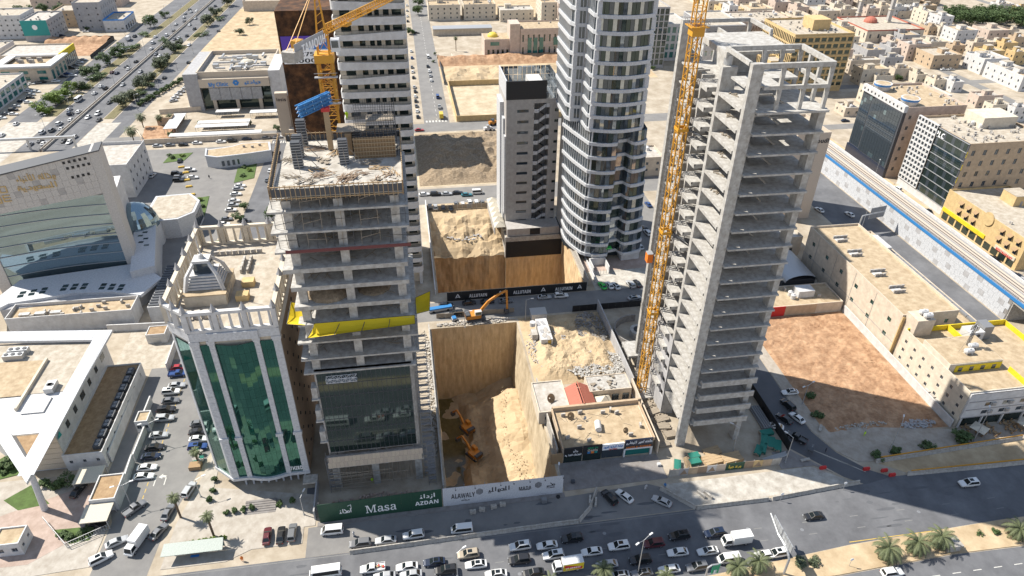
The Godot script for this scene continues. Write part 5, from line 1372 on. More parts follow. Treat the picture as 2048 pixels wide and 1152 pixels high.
	for q in [["kiosk","small white corner kiosk with a sandy roof at the parked car row",-74.0,-145.6,3.2,4.0,4.0,"roof_sand"],["guard_room","white guard room with a brown roof between the two carport canopies",-75.7,-122.3,5.6,7.6,4.1,"roof_brown"],["gatehouse","small white gatehouse with a sand coloured roof at the lower left",-92.4,-111.2,5.6,4.8,4.0,"roof_sand"]]:
		var w := thing(q[0],q[1],"hut",V(q[2],0,q[3])); block(w,q[4],q[5],q[6],"white_paint",{"roof": q[7],"parapet": 0.4,"front": [2,1,1.2,1.2,1.3],"right": [2,1,0.8,0.9,1.6]})
	for q in [["tan flat carport canopy nearest the prow column",-81.6,-127.6,6.0,5.2],["tan flat carport canopy below the guard room",-76.2,-115.6,6.0,5.2]]:
		var w := thing("carport",q[0],"canopy",V(q[1],0,q[2]),0,"carport canopies by the guard room")
		bx(w,"roof","canvas",-q[3] / 2,q[3] / 2,2.9,3.1,-q[4] / 2,q[4] / 2)
		for c in [[-1,-1],[1,-1],[1,1],[-1,1]]:
			s = S(); s.box(c[0] * (q[3] / 2 - 0.2) - 0.08,c[0] * (q[3] / 2 - 0.2) + 0.08,0,2.9,c[1] * (q[4] / 2 - 0.2) - 0.08,c[1] * (q[4] / 2 - 0.2) + 0.08); part("post",s,"galvanised",w)
	for q in [["white boundary wall running along the parked car row",-73.6,-133,-73.0,-119,3.0],["white boundary wall below the corner kiosk",-73.4,-143.4,-73.5,-133.4,2.6],["white boundary wall end near the kiosk",-75.0,-155,-75.0,-148.6,2.6],["curved white boundary wall round the paved court",-74.2,-179,-73.9,-168,3.0],["long white wall behind the paved court",-97,-190.5,-77,-189.4,2.6],["white yard wall left of the parked cars",-80,-167,-79.2,-134,3.4]]:
		s = S(); s.beam(V(q[1],q[5] / 2,q[2]),V(q[3],q[5] / 2,q[4]),0.35,q[5]); solo("boundary_wall",s,"white_paint",q[0],"wall")
	var fn := thing("metal_fence","low galvanised fence bent round the corner hedge","fence",V(-81.1,0,-109.2))
	for seg in [[V(-7.6,0,-8.2),Vector3.ZERO],[Vector3.ZERO,V(7.7,0,-3.9)]]:
		var n := int(seg[0].distance_to(seg[1]) / 0.5)
		s = S(); s.beam(seg[0] + Vector3.UP * 1.7,seg[1] + Vector3.UP * 1.7,0.08); s.beam(seg[0] + Vector3.UP * 0.3,seg[1] + Vector3.UP * 0.3,0.08); part("rail",s,"galvanised",fn)
		for k in n: part("bar",boxmesh(0.06,1.7,0.06),"galvanised",fn,seg[0].lerp(seg[1],float(k) / n) + Vector3.UP * 0.9)
	# bus shelter
	t = thing("bus_shelter","long glass bus shelter with a pale sloping roof on the near pavement","shelter",V(-52.8,0.1,-103.4))
	s = S(); s.quad(V(-6.4,2.5,1.5),V(6.4,2.5,1.5),V(6.2,3,-1.4),V(-6.2,3,-1.4)); s.quad(V(-6.2,2.9,-1.4),V(6.2,2.9,-1.4),V(6.4,2.4,1.5),V(-6.4,2.4,1.5)); part("roof",s,"shelter_roof",t)
	for k in 5:
		var q := part("post",boxmesh(0.12,2.7,0.12),"steel_grey",t); q.position = V(-6 + k * 3.0,1.35,-1.2)
	for k in 4:
		var q := part("glass_wall",boxmesh(2.8,1.9,0.05),"glass_teal",t); q.position = V(-4.5 + k * 3.0,1.3,-1.2)
	var bn := part("bench",boxmesh(5.0,0.1,0.5),"steel_grey",t); bn.position = V(0,0.5,-0.7)
	var bp := S(); bp.box(-0.9,0.9,0.2,0.24,0.2,0.8); part("blue_mat",bp,"print_blue",t)
	for q in [[-96,-125,4.5,5.0],[-105,-136,5.0,6.0]]:
		sheet("lawn_patch",[[q[0] - q[2],q[1]],[q[0],q[1] - q[3] * 0.8],[q[0] + q[2] + 2,q[1] + 2.5],[q[0],q[1] + q[3] * 0.7]],0.14,"lawn")
	sheet("planting_bed",[[-86,-114.6],[-76.5,-114.4],[-77,-110.6],[-81,-110.2]],0.14,"lawn")
	sheet("planting_bed",[[-75.6,-216],[-70.5,-219],[-72,-246],[-77,-243]],0.16,"lawn")
	sheet("planting_bed",[[-113,-322],[-104,-324],[-102,-333],[-112,-332]],0.16,"lawn")
	sheet("planting_bed",[[-78,-312],[-70,-316],[-69,-300],[-77,-296]],0.16,"lawn")
	sheet("planting_bed",[[-92,-282],[-85,-284],[-83,-262],[-91,-260]],0.16,"lawn")

func build_clinic_side() -> void:
	# --- clinic with the pierced screen
	var t := thing("clinic_building","beige clinic with blue lettering over a pierced white screen","building",V(-90,0,-414))
	# front z = +22,x -19 .. 19,height 21
	var s := S(); s.box(-19,19,0,18.0,-22,20); part("wall",s,"travertine",t)
	bx(t,"roof","roof_pale",-18.4,18.4,18,18.2,-21.4,19.4)
	s = S()
	s.box(-19,19,18.0,20.4,19.4,20); s.box(-19,19,18.0,20.4,-22,-21.4); s.box(18.4,19,18.0,20.4,-21.4,19.4); s.box(-19,-18.4,18.0,20.4,-21.4,19.4); part("parapet",s,"travertine",t)
	bx(t,"side_slab","grey_wall",-25.5,-18.2,0,20,-22,22)
	bx(t,"side_slab","white_paint",18.4,24.5,0,20.6,-10,21.4)
	bx(t,"sign_band","travertine",-18.1,18.3,12.6,17.2,20,22.4)
	bx(t,"glass_wall","glass_black",-18,18.3,0.4,12.6,20,20.2)
	for k in 5:
		# pierced screen: a plate with rows of square holes
		s = S(); var x0 := -13.6 + k * 5.5
		s.pierced(V(x0,5.8,22.6),Vector3.RIGHT,5.3,6.6,spans(5.3,8,0.42),spans(6.6,10,0.42),0.2); part("screen_panel",s,"white_paint",t)
		bx(t,"screen_backing","steel_dark",x0 + 0.05,x0 + 5.25,5.85,12.35,22.2,22.35)
	for x in [-12.0,0.0,12.0]:
		bx(t,"column","travertine",x - 0.9,x + 0.9,0,5.8,21,22.4)
	lettering(t,"sign_letters","My Clinic",V(-8.2,14.2,22.4),Vector3.RIGHT,2.1,"blue_trim",0.2,10)
	lettering(t,"sign_letters","عيادتي",V(9.5,14.2,22.4),Vector3.RIGHT,2.1,"blue_trim",0.2,8.5)
	for k in 6:
		var q := S(); var c := V(1.0 + cos(k * TAU / 6) * 1.0,14.9 + sin(k * TAU / 6) * 1.0,22.5); q.tube(c,c + V(0,0,0.15),0.62,0.62,10); part("flower_petal",q,"blue_trim",t)
	for k in 16:
		s = S(); var x := rng.randf_range(-14,12); var z := rng.randf_range(-18,14)
		if k % 2: s.box(x,x + rng.randf_range(4,11),19.0,19.9,z,z + 0.9)
		else: s.box(x,x + 0.9,19.0,19.9,z,z + rng.randf_range(4,10))
		part("duct",s,"galvanised" if k % 3 else "white_paint",t)
	for k in 7:
		s = S(); var x := rng.randf_range(-15,14); var z := rng.randf_range(-18,15); s.box(x,x + 3,18.2,20.4,z,z + 2.4); part("air_handler",s,"galvanised",t)
	s = S(); s.dome(V(4,18.2,-1),4.0,2.6,16,5); part("roof_dome",s,"canvas",t)
	for q in [[-118,-369.5,6.5,22,0.35,"white steel carport roof at an angle near the bare corner"],[-93,-366.0,26,4.4,0.0,"back one of the paired long white carport roofs"],[-93,-360.4,27,4.4,0.0,"front one of the paired long white carport roofs"],[-94,-349.6,44,4.2,0.0,"longest white carport roof along the street wall"],[-94,-382,12,4.0,0.0,"short white carport roof left of the clinic door"],[-75,-379,14,4.6,0.0,"short white carport roof right of the clinic door"]]:
		var w := thing("long_carport",q[5],"canopy",V(q[0],0,q[1]),-q[4] * 0.0,"white carports by the clinic")
		bx(w,"roof","white_paint",-q[2] / 2,q[2] / 2,2.9,3.1,-q[3] / 2,q[3] / 2)
		for k in 5:
			for z in [-1,1]:
				s = S(); var x: float = lerpf(-q[2] / 2 + 0.3,q[2] / 2 - 0.3,k / 4.0); s.box(x - 0.08,x + 0.08,0,2.9,z * (q[3] / 2 - 0.3) - 0.08,z * (q[3] / 2 - 0.3) + 0.08); part("post",s,"galvanised",w)
	for q in [["beige street wall along the cross street below the carports",-128,-346.4,-63,-347.0,2.6],["beige wall between clinic parking and the street trees",-131,-389.4,-110,-392.0,2.6],["beige wall at the back of the vacant corner by the boulevard",-135,-362,-127,-346.5,1.6]]:
		s = S(); s.beam(V(q[1],q[5] / 2,q[2]),V(q[3],q[5] / 2,q[4]),0.4,q[5]); solo("boundary_wall",s,"beige_wall",q[0],"wall")
	var hut := thing("brick_hut","small brown brick hut among palms at the bare corner","hut",V(-124,0,-375)); block(hut,7.5,5.5,4,"tan_wall",{"parapet": 0.3,"roof": "roof_sand","front": [2,1,0.8,0.9,1.4]})
	sheet("bare_corner",[[-134,-372],[-119,-372],[-114,-350],[-130,-348]],0.02,"red_dirt")
	# --- low pavilion in the agency forecourt
	t = thing("forecourt_pavilion","low white pavilion with curved fronts and a sandy roof inside the forecourt","building",V(-80,0,-320))
	s = S(); s.poly([[-13,-3.6],[-2,-6.5],[2,-9.6],[15,-10],[17,2],[6,5],[-6,7.4],[-11.6,5]],0,5); part("wall",s,"white_panel",t)
	s = S(); s.poly([[-12,-2.8],[-1.6,-5.6],[2.4,-8.8],[14,-9],[16,1.4],[6,4.2],[-6,6.4],[-10.8,4.2]],5.0,5.12); part("roof",s,"roof_sand",t)
	s = S(); s.poly([[-13.2,-3.8],[-12.4,-3.2],[-11.2,4.6],[-6,6.8],[6,4.6],[16.4,1.8],[17.2,2.2],[6,5.2],[-6,7.6],[-11.8,5.2]],5.0,5.7); part("parapet",s,"white_panel",t)
	for k in 5:
		var q := part("window",boxmesh(1.2,2.4,0.1),"glass_dark",t); q.position = V(-4 + k * 2.2,2.2,7.2 - k * 0.52); q.rotation.y = 0.24
	ac_unit(t,V(8,5.12,-3)); ac_unit(t,V(4,5.12,-4)); ac_unit(t,V(11,5.12,-5))
	# --- along the left side of the boulevard
	var lot := [
		["teal_front_shop","teal fronted shop with a white round emblem beyond the boulevard",-251.5,-566,17,30,14,"grey_wall",{"roof": "roof_white","ac": 8,"right": [6,3,1.4,1.4,2.0]}],
		["white_apartment_block","white apartment block with small square windows at the far left edge",-275,-572,24,24,16,"white_paint",{"front": [6,4,1.2,1.2,1.8],"right": [5,4,1.2,1.2,1.8],"roof": "roof_pale","ac": 4}],
		["tan_apartment_block","tan flat block behind the teal fronted shop",-245,-602,18,22,12,"tan_wall",{"right": [4,3,1.2,1.3,1.8],"front": [3,3,1.2,1.3,1.8],"tanks": 2}],
		["grey_corner_tower","grey white tower part of the blue trimmed showroom",-224.5,-594,19,32,20,"grey_wall",{"right": [7,3,0.9,2.6,4.0],"front": [3,4,1.2,1.2,2.2],"roof": "roof_pale"}],
		["blue_trim_showroom","low white showroom with a blue roof edge beside the boulevard",-207.4,-587,14.5,26,8.6,"white_paint",{"trim": "blue_trim","roof": "roof_pale","front": [3,1,1.6,1.2,1.4],"right": [5,1,3.0,3.4,0.6],"ac": 3}],
		["yellow_gable_showroom","glass fronted showroom with a big yellow corner frame",-228,-491,35,26,10,"beige_wall",{"right": [9,1,2.2,6.5,0.6],"roof": "roof_white","glass": "glass_blue"}],
		["white_frame_showroom","showroom under a wide white roof frame left of the boulevard",-223,-467.5,30,24,9,"beige_wall",{"front": [3,2,5.0,2.0,1.0],"right": [4,1,3.4,5.6,0.6],"glass": "glass_teal","roof": "roof_sand","trim": "white_paint","parapet": 1.2}],
		["shop_row","long shop row with dark glass fronts at the left edge",-228.5,-418,22,52,9,"white_paint",{"right": [8,2,4.6,2.8,0.8],"glass": "glass_teal","roof": "roof_pale","ac": 6}],
		["pink_walled_compound","long pinkish wall building at the top left edge",-262,-668,70,20,9,"pink_wall",{"front": [8,1,1.2,1.4,4.0]}],
		["sand_roof_villa","low sandy villa with an open porch near the teal shop",-226,-585,12,12,6,"tan_wall",{"front": [3,1,1.6,2.0,1.0],"right": [3,1,1.4,1.6,1.2]}],
		["pale_corner_block","pale block at the left edge above the shop row",-262,-500,22,30,10,"white_paint",{"right": [4,2,1.3,1.3,2.0],"roof": "roof_pale","ac": 3}],
		["white_school_block","white block with barrel roof lights across the boulevard top",-110,-640,30,18,8,"beige_wall",{"roof": "roof_pale","right": [4,1,1.4,1.4,3.0]}],
		["pale_top_block","pale grey block standing at the head of the boulevard",-188,-720,40,22,12,"pink_wall",{"front": [8,2,1.4,1.5,3.0]}]]
	for q in lot:
		var w := thing(q[0],q[1],"building",V(q[2],0,q[3])); block(w,q[4],q[5],q[6],q[7],q[8])
		if q[0] == "teal_front_shop":
			bx(w,"teal_front","teal_panel",-8.5,8.5,4,14.2,15.02,15.3)
			s = S(); s.tube(V(0,9.6,15.3),V(0,9.6,15.45),1.7,1.7,16); s.tube(V(0,9.6,15.45),V(0,9.6,15.5),0.9,0.9,12); part("round_emblem",s,"print_white",w)
		if q[0] == "white_frame_showroom":
			s = S(); s.box(-17,17,9,9.8,8.5,14); s.box(-17,17,9,9.8,-14,-9.5); s.box(-17,-11.5,9,9.8,-9.5,8.5); s.box(12,17,9,9.8,-9.5,8.5); part("roof_frame",s,"white_paint",w)
			for k in 5: ac_unit(w,V(-7 + k * 3,8.0,-2 + (k % 2) * 4),0.0,2.4)
		if q[0] == "yellow_gable_showroom":
			s = S(); s.box(17.5,18.2,6.5,10.2,-12,13); s.box(17.5,18.2,0,6.5,9.5,13); part("yellow_frame",s,"yellow_wall",w)
	var fl := thing("dark_lot_fence","dark sheet fence round the excavated lot beside the boulevard","fence",V(-201,0,-524))
	for k in 20:
		var b := part("fence_panel",boxmesh(0.1,2.6,2.3),"black_hoarding",fl); b.position = V(-0.8 + k * 0.02,1.3,21 - k * 2.4)
	for k in 18:
		var b := part("fence_panel",boxmesh(2.3,2.6,0.1),"black_hoarding",fl); b.position = V(-2 - k * 2.4,1.3,-27 - k * 0.1)
	heightfield("excavated_bank",-245,-204,-553,-510,2.0,func(x: float,z: float) -> float:
		return 0.05 + 2.4 * clampf((-540 - z) / 4,0,1) + 0.4 * sin(x * 0.9) * clampf((-541 - z) / 4,0,1),"red_dirt")
	# central barrier of the boulevard
	var A := V(-173.4,0,-343); var B := V(-148.4,0,-872)
	var br := thing("boulevard_barrier","long double concrete barrier down the middle of the boulevard","barrier",A)
	for k in 110:
		for o in [-0.75,0.75]:
			var b := part("barrier_block",boxmesh(0.35,0.95,4.7),"barrier_concrete",br); b.position = (B - A) * (k / 110.0) + V(o,0.475,-2.4)
			b.rotation.y = atan2((B - A).x,(B - A).z)
	s = S(); s.beam(V(0,0.1,0),B - A + V(0,0.1,0),1.0,0.1); part("planting_strip",s,"red_dirt",br)
	var gt := thing("overhead_gantry","grey gantry beam across the near end of the boulevard","gantry",V(-172,0,-346))
	bx(gt,"beam","galvanised",-26,14,5.2,6.2,-0.6,0.6)
	for x in [-25.5,-7.0,13.5]:
		bx(gt,"post","galvanised",x - 0.4,x + 0.4,0,5.2,-0.4,0.4)

func barrier_row(pts: Array,label: String,group: String,start := 0) -> int:
	# loose concrete road barriers laid end to end
	if not mesh_cache.has("jersey"):
		var s := S(); var w := [0.34,0.3,0.12,0.1]; var y := [0.0,0.12,0.5,0.95]
		for i in 3:
			s.quad(V(-1.38,y[i],w[i]),V(1.38,y[i],w[i]),V(1.38,y[i + 1],w[i + 1]),V(-1.38,y[i + 1],w[i + 1]))
			s.quad(V(1.38,y[i],-w[i]),V(-1.38,y[i],-w[i]),V(-1.38,y[i + 1],-w[i + 1]),V(1.38,y[i + 1],-w[i + 1]))
			for e in [-1.38,1.38]:
				var q := [V(e,y[i],-w[i]),V(e,y[i],w[i]),V(e,y[i + 1],w[i + 1]),V(e,y[i + 1],-w[i + 1])]
				if e < 0: s.quad(q[0],q[1],q[2],q[3])
				else: s.quad(q[1],q[0],q[3],q[2])
		s.quad(V(-1.38,0.95,0.1),V(1.38,0.95,0.1),V(1.38,0.95,-0.1),V(-1.38,0.95,-0.1))
		mesh_cache["jersey"] = s.mesh()
	var n := start
	for i in pts.size() - 1:
		var p := V(pts[i][0],0.02,pts[i][1]); var q := V(pts[i + 1][0],0.02,pts[i + 1][1]); var k := maxi(1,int(round(p.distance_to(q) / 2.85)))
		for j in k:
			var o := part(numbered("concrete_barrier"),mesh_cache["jersey"],"barrier_concrete",self)
			o.position = p.lerp(q,(j + 0.5) / k); o.rotation.y = atan2(-(q - p).z,(q - p).x) + rng.randf_range(-0.02,0.02); o.scale.x = p.distance_to(q) / k / 2.8; o.scale.y = 1.15; o.scale.z = 1.2
			o.set_meta("label","%s concrete barrier from the left in %s" % [nth(n),label]); o.set_meta("category","barrier"); o.set_meta("group",group)
			n += 1
	return n

func debris(called: String,label: String,at: Vector3,spread: Vector2,count: int,size: float,m: String,category := "rubble") -> void:
	var s := S()
	for k in count:
		var r := sqrt(rng.randf()); var a := rng.randf() * TAU
		var z := size * rng.randf_range(0.3,1.0)
		s.rbox(at + V(cos(a) * r * spread.x,z * 0.2 + rng.randf() * 0.3 * (1 - r),sin(a) * r * spread.y),V(z,z * rng.randf_range(0.2,0.6),z * rng.randf_range(0.4,0.9)),rng.randf() * 3,rng.randf_range(-0.5,0.5))
	var o := solo(called,s,m,label,category)
	o.set_meta("kind","stuff")

func bundle(called: String,label: String,at: Vector3,yaw: float,len: float,nx: int,ny: int,t: float,m: String,wrap := "",group := "") -> void:
	var o := thing(called,label,"timber" if wrap == "" else "bundle",at,yaw,group)
	for j in ny:
		for i in nx:
			var b := part("board" if wrap == "" else "wrapped_board",boxmesh(len,snappedf(t * 0.92,0.01),snappedf(t * 1.8,0.01)),m,o)
			b.position = V(rng.randf_range(-0.15,0.15),t * (j + 0.5) + 0.05,(i - nx / 2.0) * t * 1.95); b.rotation.y = rng.randf_range(-0.03,0.03)
	if wrap != "":
		var s := S(); s.box(-len * 0.48,len * 0.48,0.04,t * ny + 0.12,-nx * t - 0.12,nx * t + 0.05); part("wrapping",s,wrap,o)

func build_front_plots() -> void:
	var s: Shape
	# --- hoardings along the service lane
	var h := hoarding("green_hoarding","dark green site hoarding with white Masa Azdan lettering",V(-26.4,0,-108),V(1.7,0,-108.6),6.2,"green_hoarding",[["Masa",14.0,2.5,2.6,7.0],["TOWER",14.6,1.6,0.5,1.6],["AZDAN",24.6,2.2,1.3,5.4],["ازدان",24.8,3.9,1.6,3.4],["امكان",6.0,2.4,1.6,2.6]])
	s = S(); s.beam(V(6.6,4.6,0.08),V(7.4,5,0.08),0.05,0.1); s.beam(V(7.4,5,0.08),V(7.4,3.6,0.08),0.05,0.1); part("emblem",s,"print_white",h)
	h = hoarding("white_hoarding","white site hoarding with dark Alawaly and Mada lettering",V(1.95,0,-108.6),V(30.6,0,-108.5),6.2,"white_hoarding",[["ALAWALY",4.7,3.1,1.6,5.6],["العوالي",13.2,3.4,1.7,5.0],["بريكس",5.2,1.4,0.8,2.0],["MADA",19.4,3.3,1.2,3.0],["PROPERTIES",19.4,2.7,0.35,2.4],["مكى",25.6,3.2,1.3,2.2],["للعقارات",25.6,2.4,0.6,2.0]],"print_dark")
	for x in [8.6,22.6]:
		for k in 6:
			s = S(); var hgt: float = [1.2,1.7,2.1,2.1,1.7,1.2][k]; s.box(x - 0.75 + k * 0.27,x - 0.6 + k * 0.27,3.9 - hgt / 2,3.9 + hgt / 2,0.05,0.08); part("emblem_bar",s,"print_dark",h)
	for x in [3.0,7.5,13.5,16.6,20.4,24.0,28.4]:
		s = S(); s.beam(V(x,6.2,0),V(x,6.5,0.9),0.06); s.cbox(V(x,6.35,1),V(0.25,0.18,0.25)); part("spot_lamp",s,"steel_dark",h)
	# --- rows of road barriers
	var n := barrier_row([[-19.4,-98.9],[16.9,-99.5],[32.5,-99.7]],"the long row along the road edge","kerbside concrete barriers")
	barrier_row([[32.5,-99.7],[36.0,-103.0],[39.0,-108.2]],"the row curving towards the shops","kerbside concrete barriers")
	barrier_row([[54.4,-106.2],[60.9,-99.4]],"the slanting row beside the silver car","kerbside concrete barriers")
	barrier_row([[60.9,-99.4],[79.0,-99.3]],"the straight row left of the sign gantry","kerbside concrete barriers")
	barrier_row([[80.0,-99.3],[103.7,-101.0]],"the straight row right of the sign gantry","kerbside concrete barriers")
	barrier_row([[111.6,-106.6],[130,-107.4],[155,-108.6]],"the orange topped row beside the cafe pavement","verge concrete barriers")
	barrier_row([[117,-101.7],[140,-101.0],[170,-100.6]],"the orange topped row beside the right road","verge concrete barriers")
	for q in [[V(113,1.25,-107),V(155,1.25,-108.7),"orange plastic mesh fence on the barriers by the cafe pavement"],[V(118,1.25,-101.8),V(170,1.25,-100.7),"orange plastic mesh fence on the barriers by the right road"]]:
		s = S(); s.beam(q[0],q[1],0.06,0.5); solo("mesh_fence",s,"crane_orange",q[2],"fence","orange mesh fences")
	var i := 0
	for q in [[8.6,-105.6,0.1],[10.8,-106.0,-0.1],[13.6,-106.4,0.2],[15.8,-106.8,0.0]]:
		var b := thing("concrete_block","%s small concrete block from the left below the white hoarding" % nth(i),"block",V(q[0],0,q[1]),q[2],"concrete blocks below the white hoarding"); i += 1
		s = S(); s.box(-0.7,0.7,0.12,1.0,-0.35,0.35); s.box(-0.6,-0.3,0,0.12,-0.35,0.35); s.box(0.3,0.6,0,0.12,-0.35,0.35); part("body",s,"barrier_concrete",b)
		bx(b,"lug","barrier_concrete",-0.7,-0.2,1,1.25,-0.3,0.3)
	i = 0
	for q in [[63.6,-103.0,1.0],[65.2,-102.6,1.05],[36.6,-105.2,1.25],[37.8,-104.4,1.2]]:
		s = S(); s.rbox(V(q[0],0.4,q[1]),V(0.5,0.8,2.4),0.5 if q[0] > 60 else -0.3); solo("loose_barrier",s,"barrier_concrete",["left loose concrete barrier beside the slanting row","right loose concrete barrier beside the slanting row","left loose concrete barrier inside the curving row","right loose concrete barrier inside the curving row"][i],"barrier","loose concrete barriers"); i += 1
	i = 0
	for q in [V(97.1,0,-106.5),V(107.8,0,-104.6),V(112,0,-103.5),V(113.1,0,-101.9)]:
		s = S(); s.box(q.x - 0.8,q.x + 0.8,0.02,0.9,q.z - 0.25,q.z + 0.25); s.box(q.x - 0.5,q.x + 0.5,0.9,1.05,q.z - 0.12,q.z + 0.12); solo("red_plastic_barrier",s,"red_plastic","%s red plastic road barrier from the left at the side street mouth" % nth(i),"barrier","red plastic barriers at the side street mouth"); i += 1
	# --- shops
	var t := thing("shop_building","single storey sandy roofed shop building with four signs over a grey forecourt","building",V(32.6,0,-117.8))
	bx(t,"wall","beige_wall",0,23.4,0,4.6,-13.4,0)
	bx(t,"roof","roof_sand",0.3,23.1,4.6,4.7,-13.1,-0.3)
	s = S(); s.box(0,23.4,4.6,6.0,-13.7,-13.4); s.box(-0.3,0,4.6,5.6,-13.7,0); s.box(23.4,23.7,4.6,5.6,-13.7,0); part("parapet",s,"tan_wall",t)
	for q in [["dark_sign",0.2,4.9,2.4,5.2,"black_hoarding"],["oasis_sign",5.1,9.9,2.4,5.3,"soot_black"],["clinic_sign",10.0,15.6,3.2,5.2,"print_white"],["restaurant_sign",15.8,23.2,3.0,5.8,"paint_navy"]]:
		s = S(); s.box(q[1],q[2],q[3],q[4],0.0,0.35); part(q[0],s,q[5],t)
	for q in [[0.2,4.9,0.0,2.4,"glass_black"],[5.1,9.9,0.0,2.4,"glass_black"],[10.0,15.6,0.2,3.1,"glass_dark"],[16.2,22.6,0.3,2.6,"glass_teal"]]:
		bx(t,"shop_window",q[4],q[0],q[1],q[2],q[3],0,0.12)
	s = S(); s.box(15.7,16.1,0,3.0,0.0,0.5); s.box(22.7,23.2,0,3.0,0.0,0.5); s.box(15.7,23.2,2.6,3.0,0.01,0.52); part("white_frame",s,"frame_white",t)
	bx(t,"orange_strip","print_dark",15.8,23.2,3,3.9,0.35,0.38)
	lettering(t,"sign_letters","ركب",V(3.1,3.9,0.35),Vector3.RIGHT,0.9,"print_white",0.06,1.2)
	lettering(t,"sign_letters","المكملات الغذائية",V(2.5,2.6,0.35),Vector3.RIGHT,0.7,"print_white",0.06,4.2)
	lettering(t,"sign_letters","HEALTH",V(7.5,4.6,0.35),Vector3.RIGHT,0.55,"sign_green",0.06,2.6)
	lettering(t,"sign_letters","Oasis",V(7.5,3.8,0.35),Vector3.RIGHT,0.75,"canvas",0.06,2.6)
	for k in 3:
		s = S(); s.box(6.2 + k * 0.9,6.95 + k * 0.9,2.7,3.4,0.35,0.4); part("sign_tile",s,["boom_blue","print_orange","teal_panel"][k],t)
	lettering(t,"sign_letters","عيادة الرعاية للعيون",V(12.8,4,0.35),Vector3.RIGHT,0.8,"print_blue",0.06,5.0)
	lettering(t,"sign_letters","The Vision",V(12.8,3.4,0.35),Vector3.RIGHT,0.45,"print_red",0.06,2.2)
	lettering(t,"sign_letters","مطعم امير البخاري",V(19.5,4.6,0.35),Vector3.RIGHT,1.0,"print_white",0.06,6.8)
	lettering(t,"sign_letters","AMEER AL BUKHARI",V(19.5,3.2,0.38),Vector3.RIGHT,0.75,"print_orange",0.06,6.6)
	for q in [[2.4,-11.4,0],[7.0,-11.8,0.2],[1.8,-3.4,0.3],[7.0,-1.8,0.4],[5.6,-6.6,0.1],[13.0,-11,0],[15.2,-11.6,1.2],[16.6,-10.4,0.3],[21.4,-5,1.5],[18.0,-2.2,0]]: ac_unit(t,V(q[0],4.7,q[1]),q[2])
	s = S(); s.tube(V(10.2,5.5,-4.6),V(10.6,5.5,-7.4),0.85,0.85,12); s.tube(V(10.6,5.5,-7.4),V(10.65,5.5,-7.8),0.85,0.4,12); s.box(9.8,11.0,4.7,4.9,-7.2,-4.8); part("water_tank",s,"white_paint",t)
	for q in [[4.0,-10.5,1.1],[16.8,-3.6,0.8],[7.5,-9.4,0.5]]:
		s = S(); s.tube(V(q[0],5.5,q[1]),V(q[0] + 0.15,5.75,q[1] + 0.35),0.15,q[2],14,false); s.beam(V(q[0],4.7,q[1]),V(q[0],5.5,q[1]),0.1); part("satellite_dish",s,"formwork_wood" if q[2] > 0.6 else "white_paint",t)
	s = S()
	for k in 26:
		var a := V(rng.randf_range(1,22),4.74,rng.randf_range(-12,-1)); var b := a + V(rng.randf_range(-4,4),0,rng.randf_range(-3,3)); b.x = clampf(b.x,0.5,23); b.z = clampf(b.z,-13,-0.4); s.beam(a,b,0.05)
	part("roof_cables",s,"steel_dark",t)
	s = S(); s.box(2.0,2.6,0,0.6,2.0,2.5); t.position = t.position
	for q in [[59.0 - 2.5,-113.4,"white stone block on the grey forecourt"],[33.8,-111.2,"dark crate at the left edge of the grey forecourt"]]:
		s = S(); s.cbox(V(q[0],0.45,q[1]),V(0.9,0.6,0.8)); s.cbox(V(q[0],0.78,q[1]),V(0.7,0.08,0.6)); solo("forecourt_block",s,"white_paint" if q[0] > 40 else "steel_dark",q[2],"block")
	# --- houses behind the shops
	t = thing("flat_white_house","low white roofed house between the near pit and the red tiled house","building",V(33.4,0,-137.8))
	block(t,8.6,12.0,4.4,"cream_wall",{"roof": "roof_white","parapet": 0.3,"front": [2,1,1.0,1.2,1.4],"right": [2,1,1.0,1.2,1.4]})
	s = S(); s.tube(V(-0.6,4.9,1.5),V(-0.3,5.3,2),0.2,1.3,14,false); part("satellite_dish",s,"formwork_wood",t)
	t = thing("red_tiled_house","small house with a red clay tile hip roof","building",V(41.4,0,-135.6))
	bx(t,"wall","beige_wall",-3.4,3.2,0,4,-4.6,3.6)
	for r in 9:
		for k in 10:
			for sd in [-1,1]:
				var u := r / 9.0; var b := part("roof_tile",boxmesh(0.46,0.09,0.98),"roof_tile_red",t)
				b.position = V(sd * lerpf(3.6,0.25,u) - 0.1,lerpf(4.05,6.0,u),-4.6 + k * 0.9 + 0.2); b.rotation.z = -sd * 0.52
	s = S(); s.tri(V(-3.6,4,4.1),V(3.4,4,4.1),V(0,6,3.4)); s.beam(V(-0.1,6.12,-4.9),V(-0.1,6.12,3.9),0.3,0.2); s.tri(V(3.4,4,-5),V(-3.6,4,-5),V(0,6,-4.4)); part("ridge",s,"roof_tile_red",t)
	t = thing("garden_house","flat roofed house with littered roof, tall windows and a small green lawn","building",V(50.4,0,-141))
	block(t,12.0,6.4,4.4,"beige_wall",{"roof": "concrete","parapet": 0.2,"front": [4,1,2.0,2.5,0.3]})
	for k in 14:
		s = S(); s.rbox(V(rng.randf_range(-5,3),4.5,rng.randf_range(-2.6,2.6)),V(rng.randf_range(0.4,1.4),0.3,rng.randf_range(0.3,0.9)),rng.randf() * 3,0.2); part("roof_litter",s,"roof_white" if k % 2 else "timber_grey",t)
	sheet("garden_terrace",rect(44.8,56.4,-137.6,-132.0),0.05,"cement_pale")
	sheet("garden_lawn",rect(50.8,54.6,-134.6,-132.8),0.09,"lawn")
	t = thing("tent_canopy","peaked tan fabric tent canopy in the garden","canopy",V(47.6,0,-135))
	s = S()
	var pk := V(0.4,5,-0.2)
	var cs := [V(-2.6,3,2.2),V(2.6,3,2),V(2.2,3,-2.4),V(-2.4,3,-2.2)]
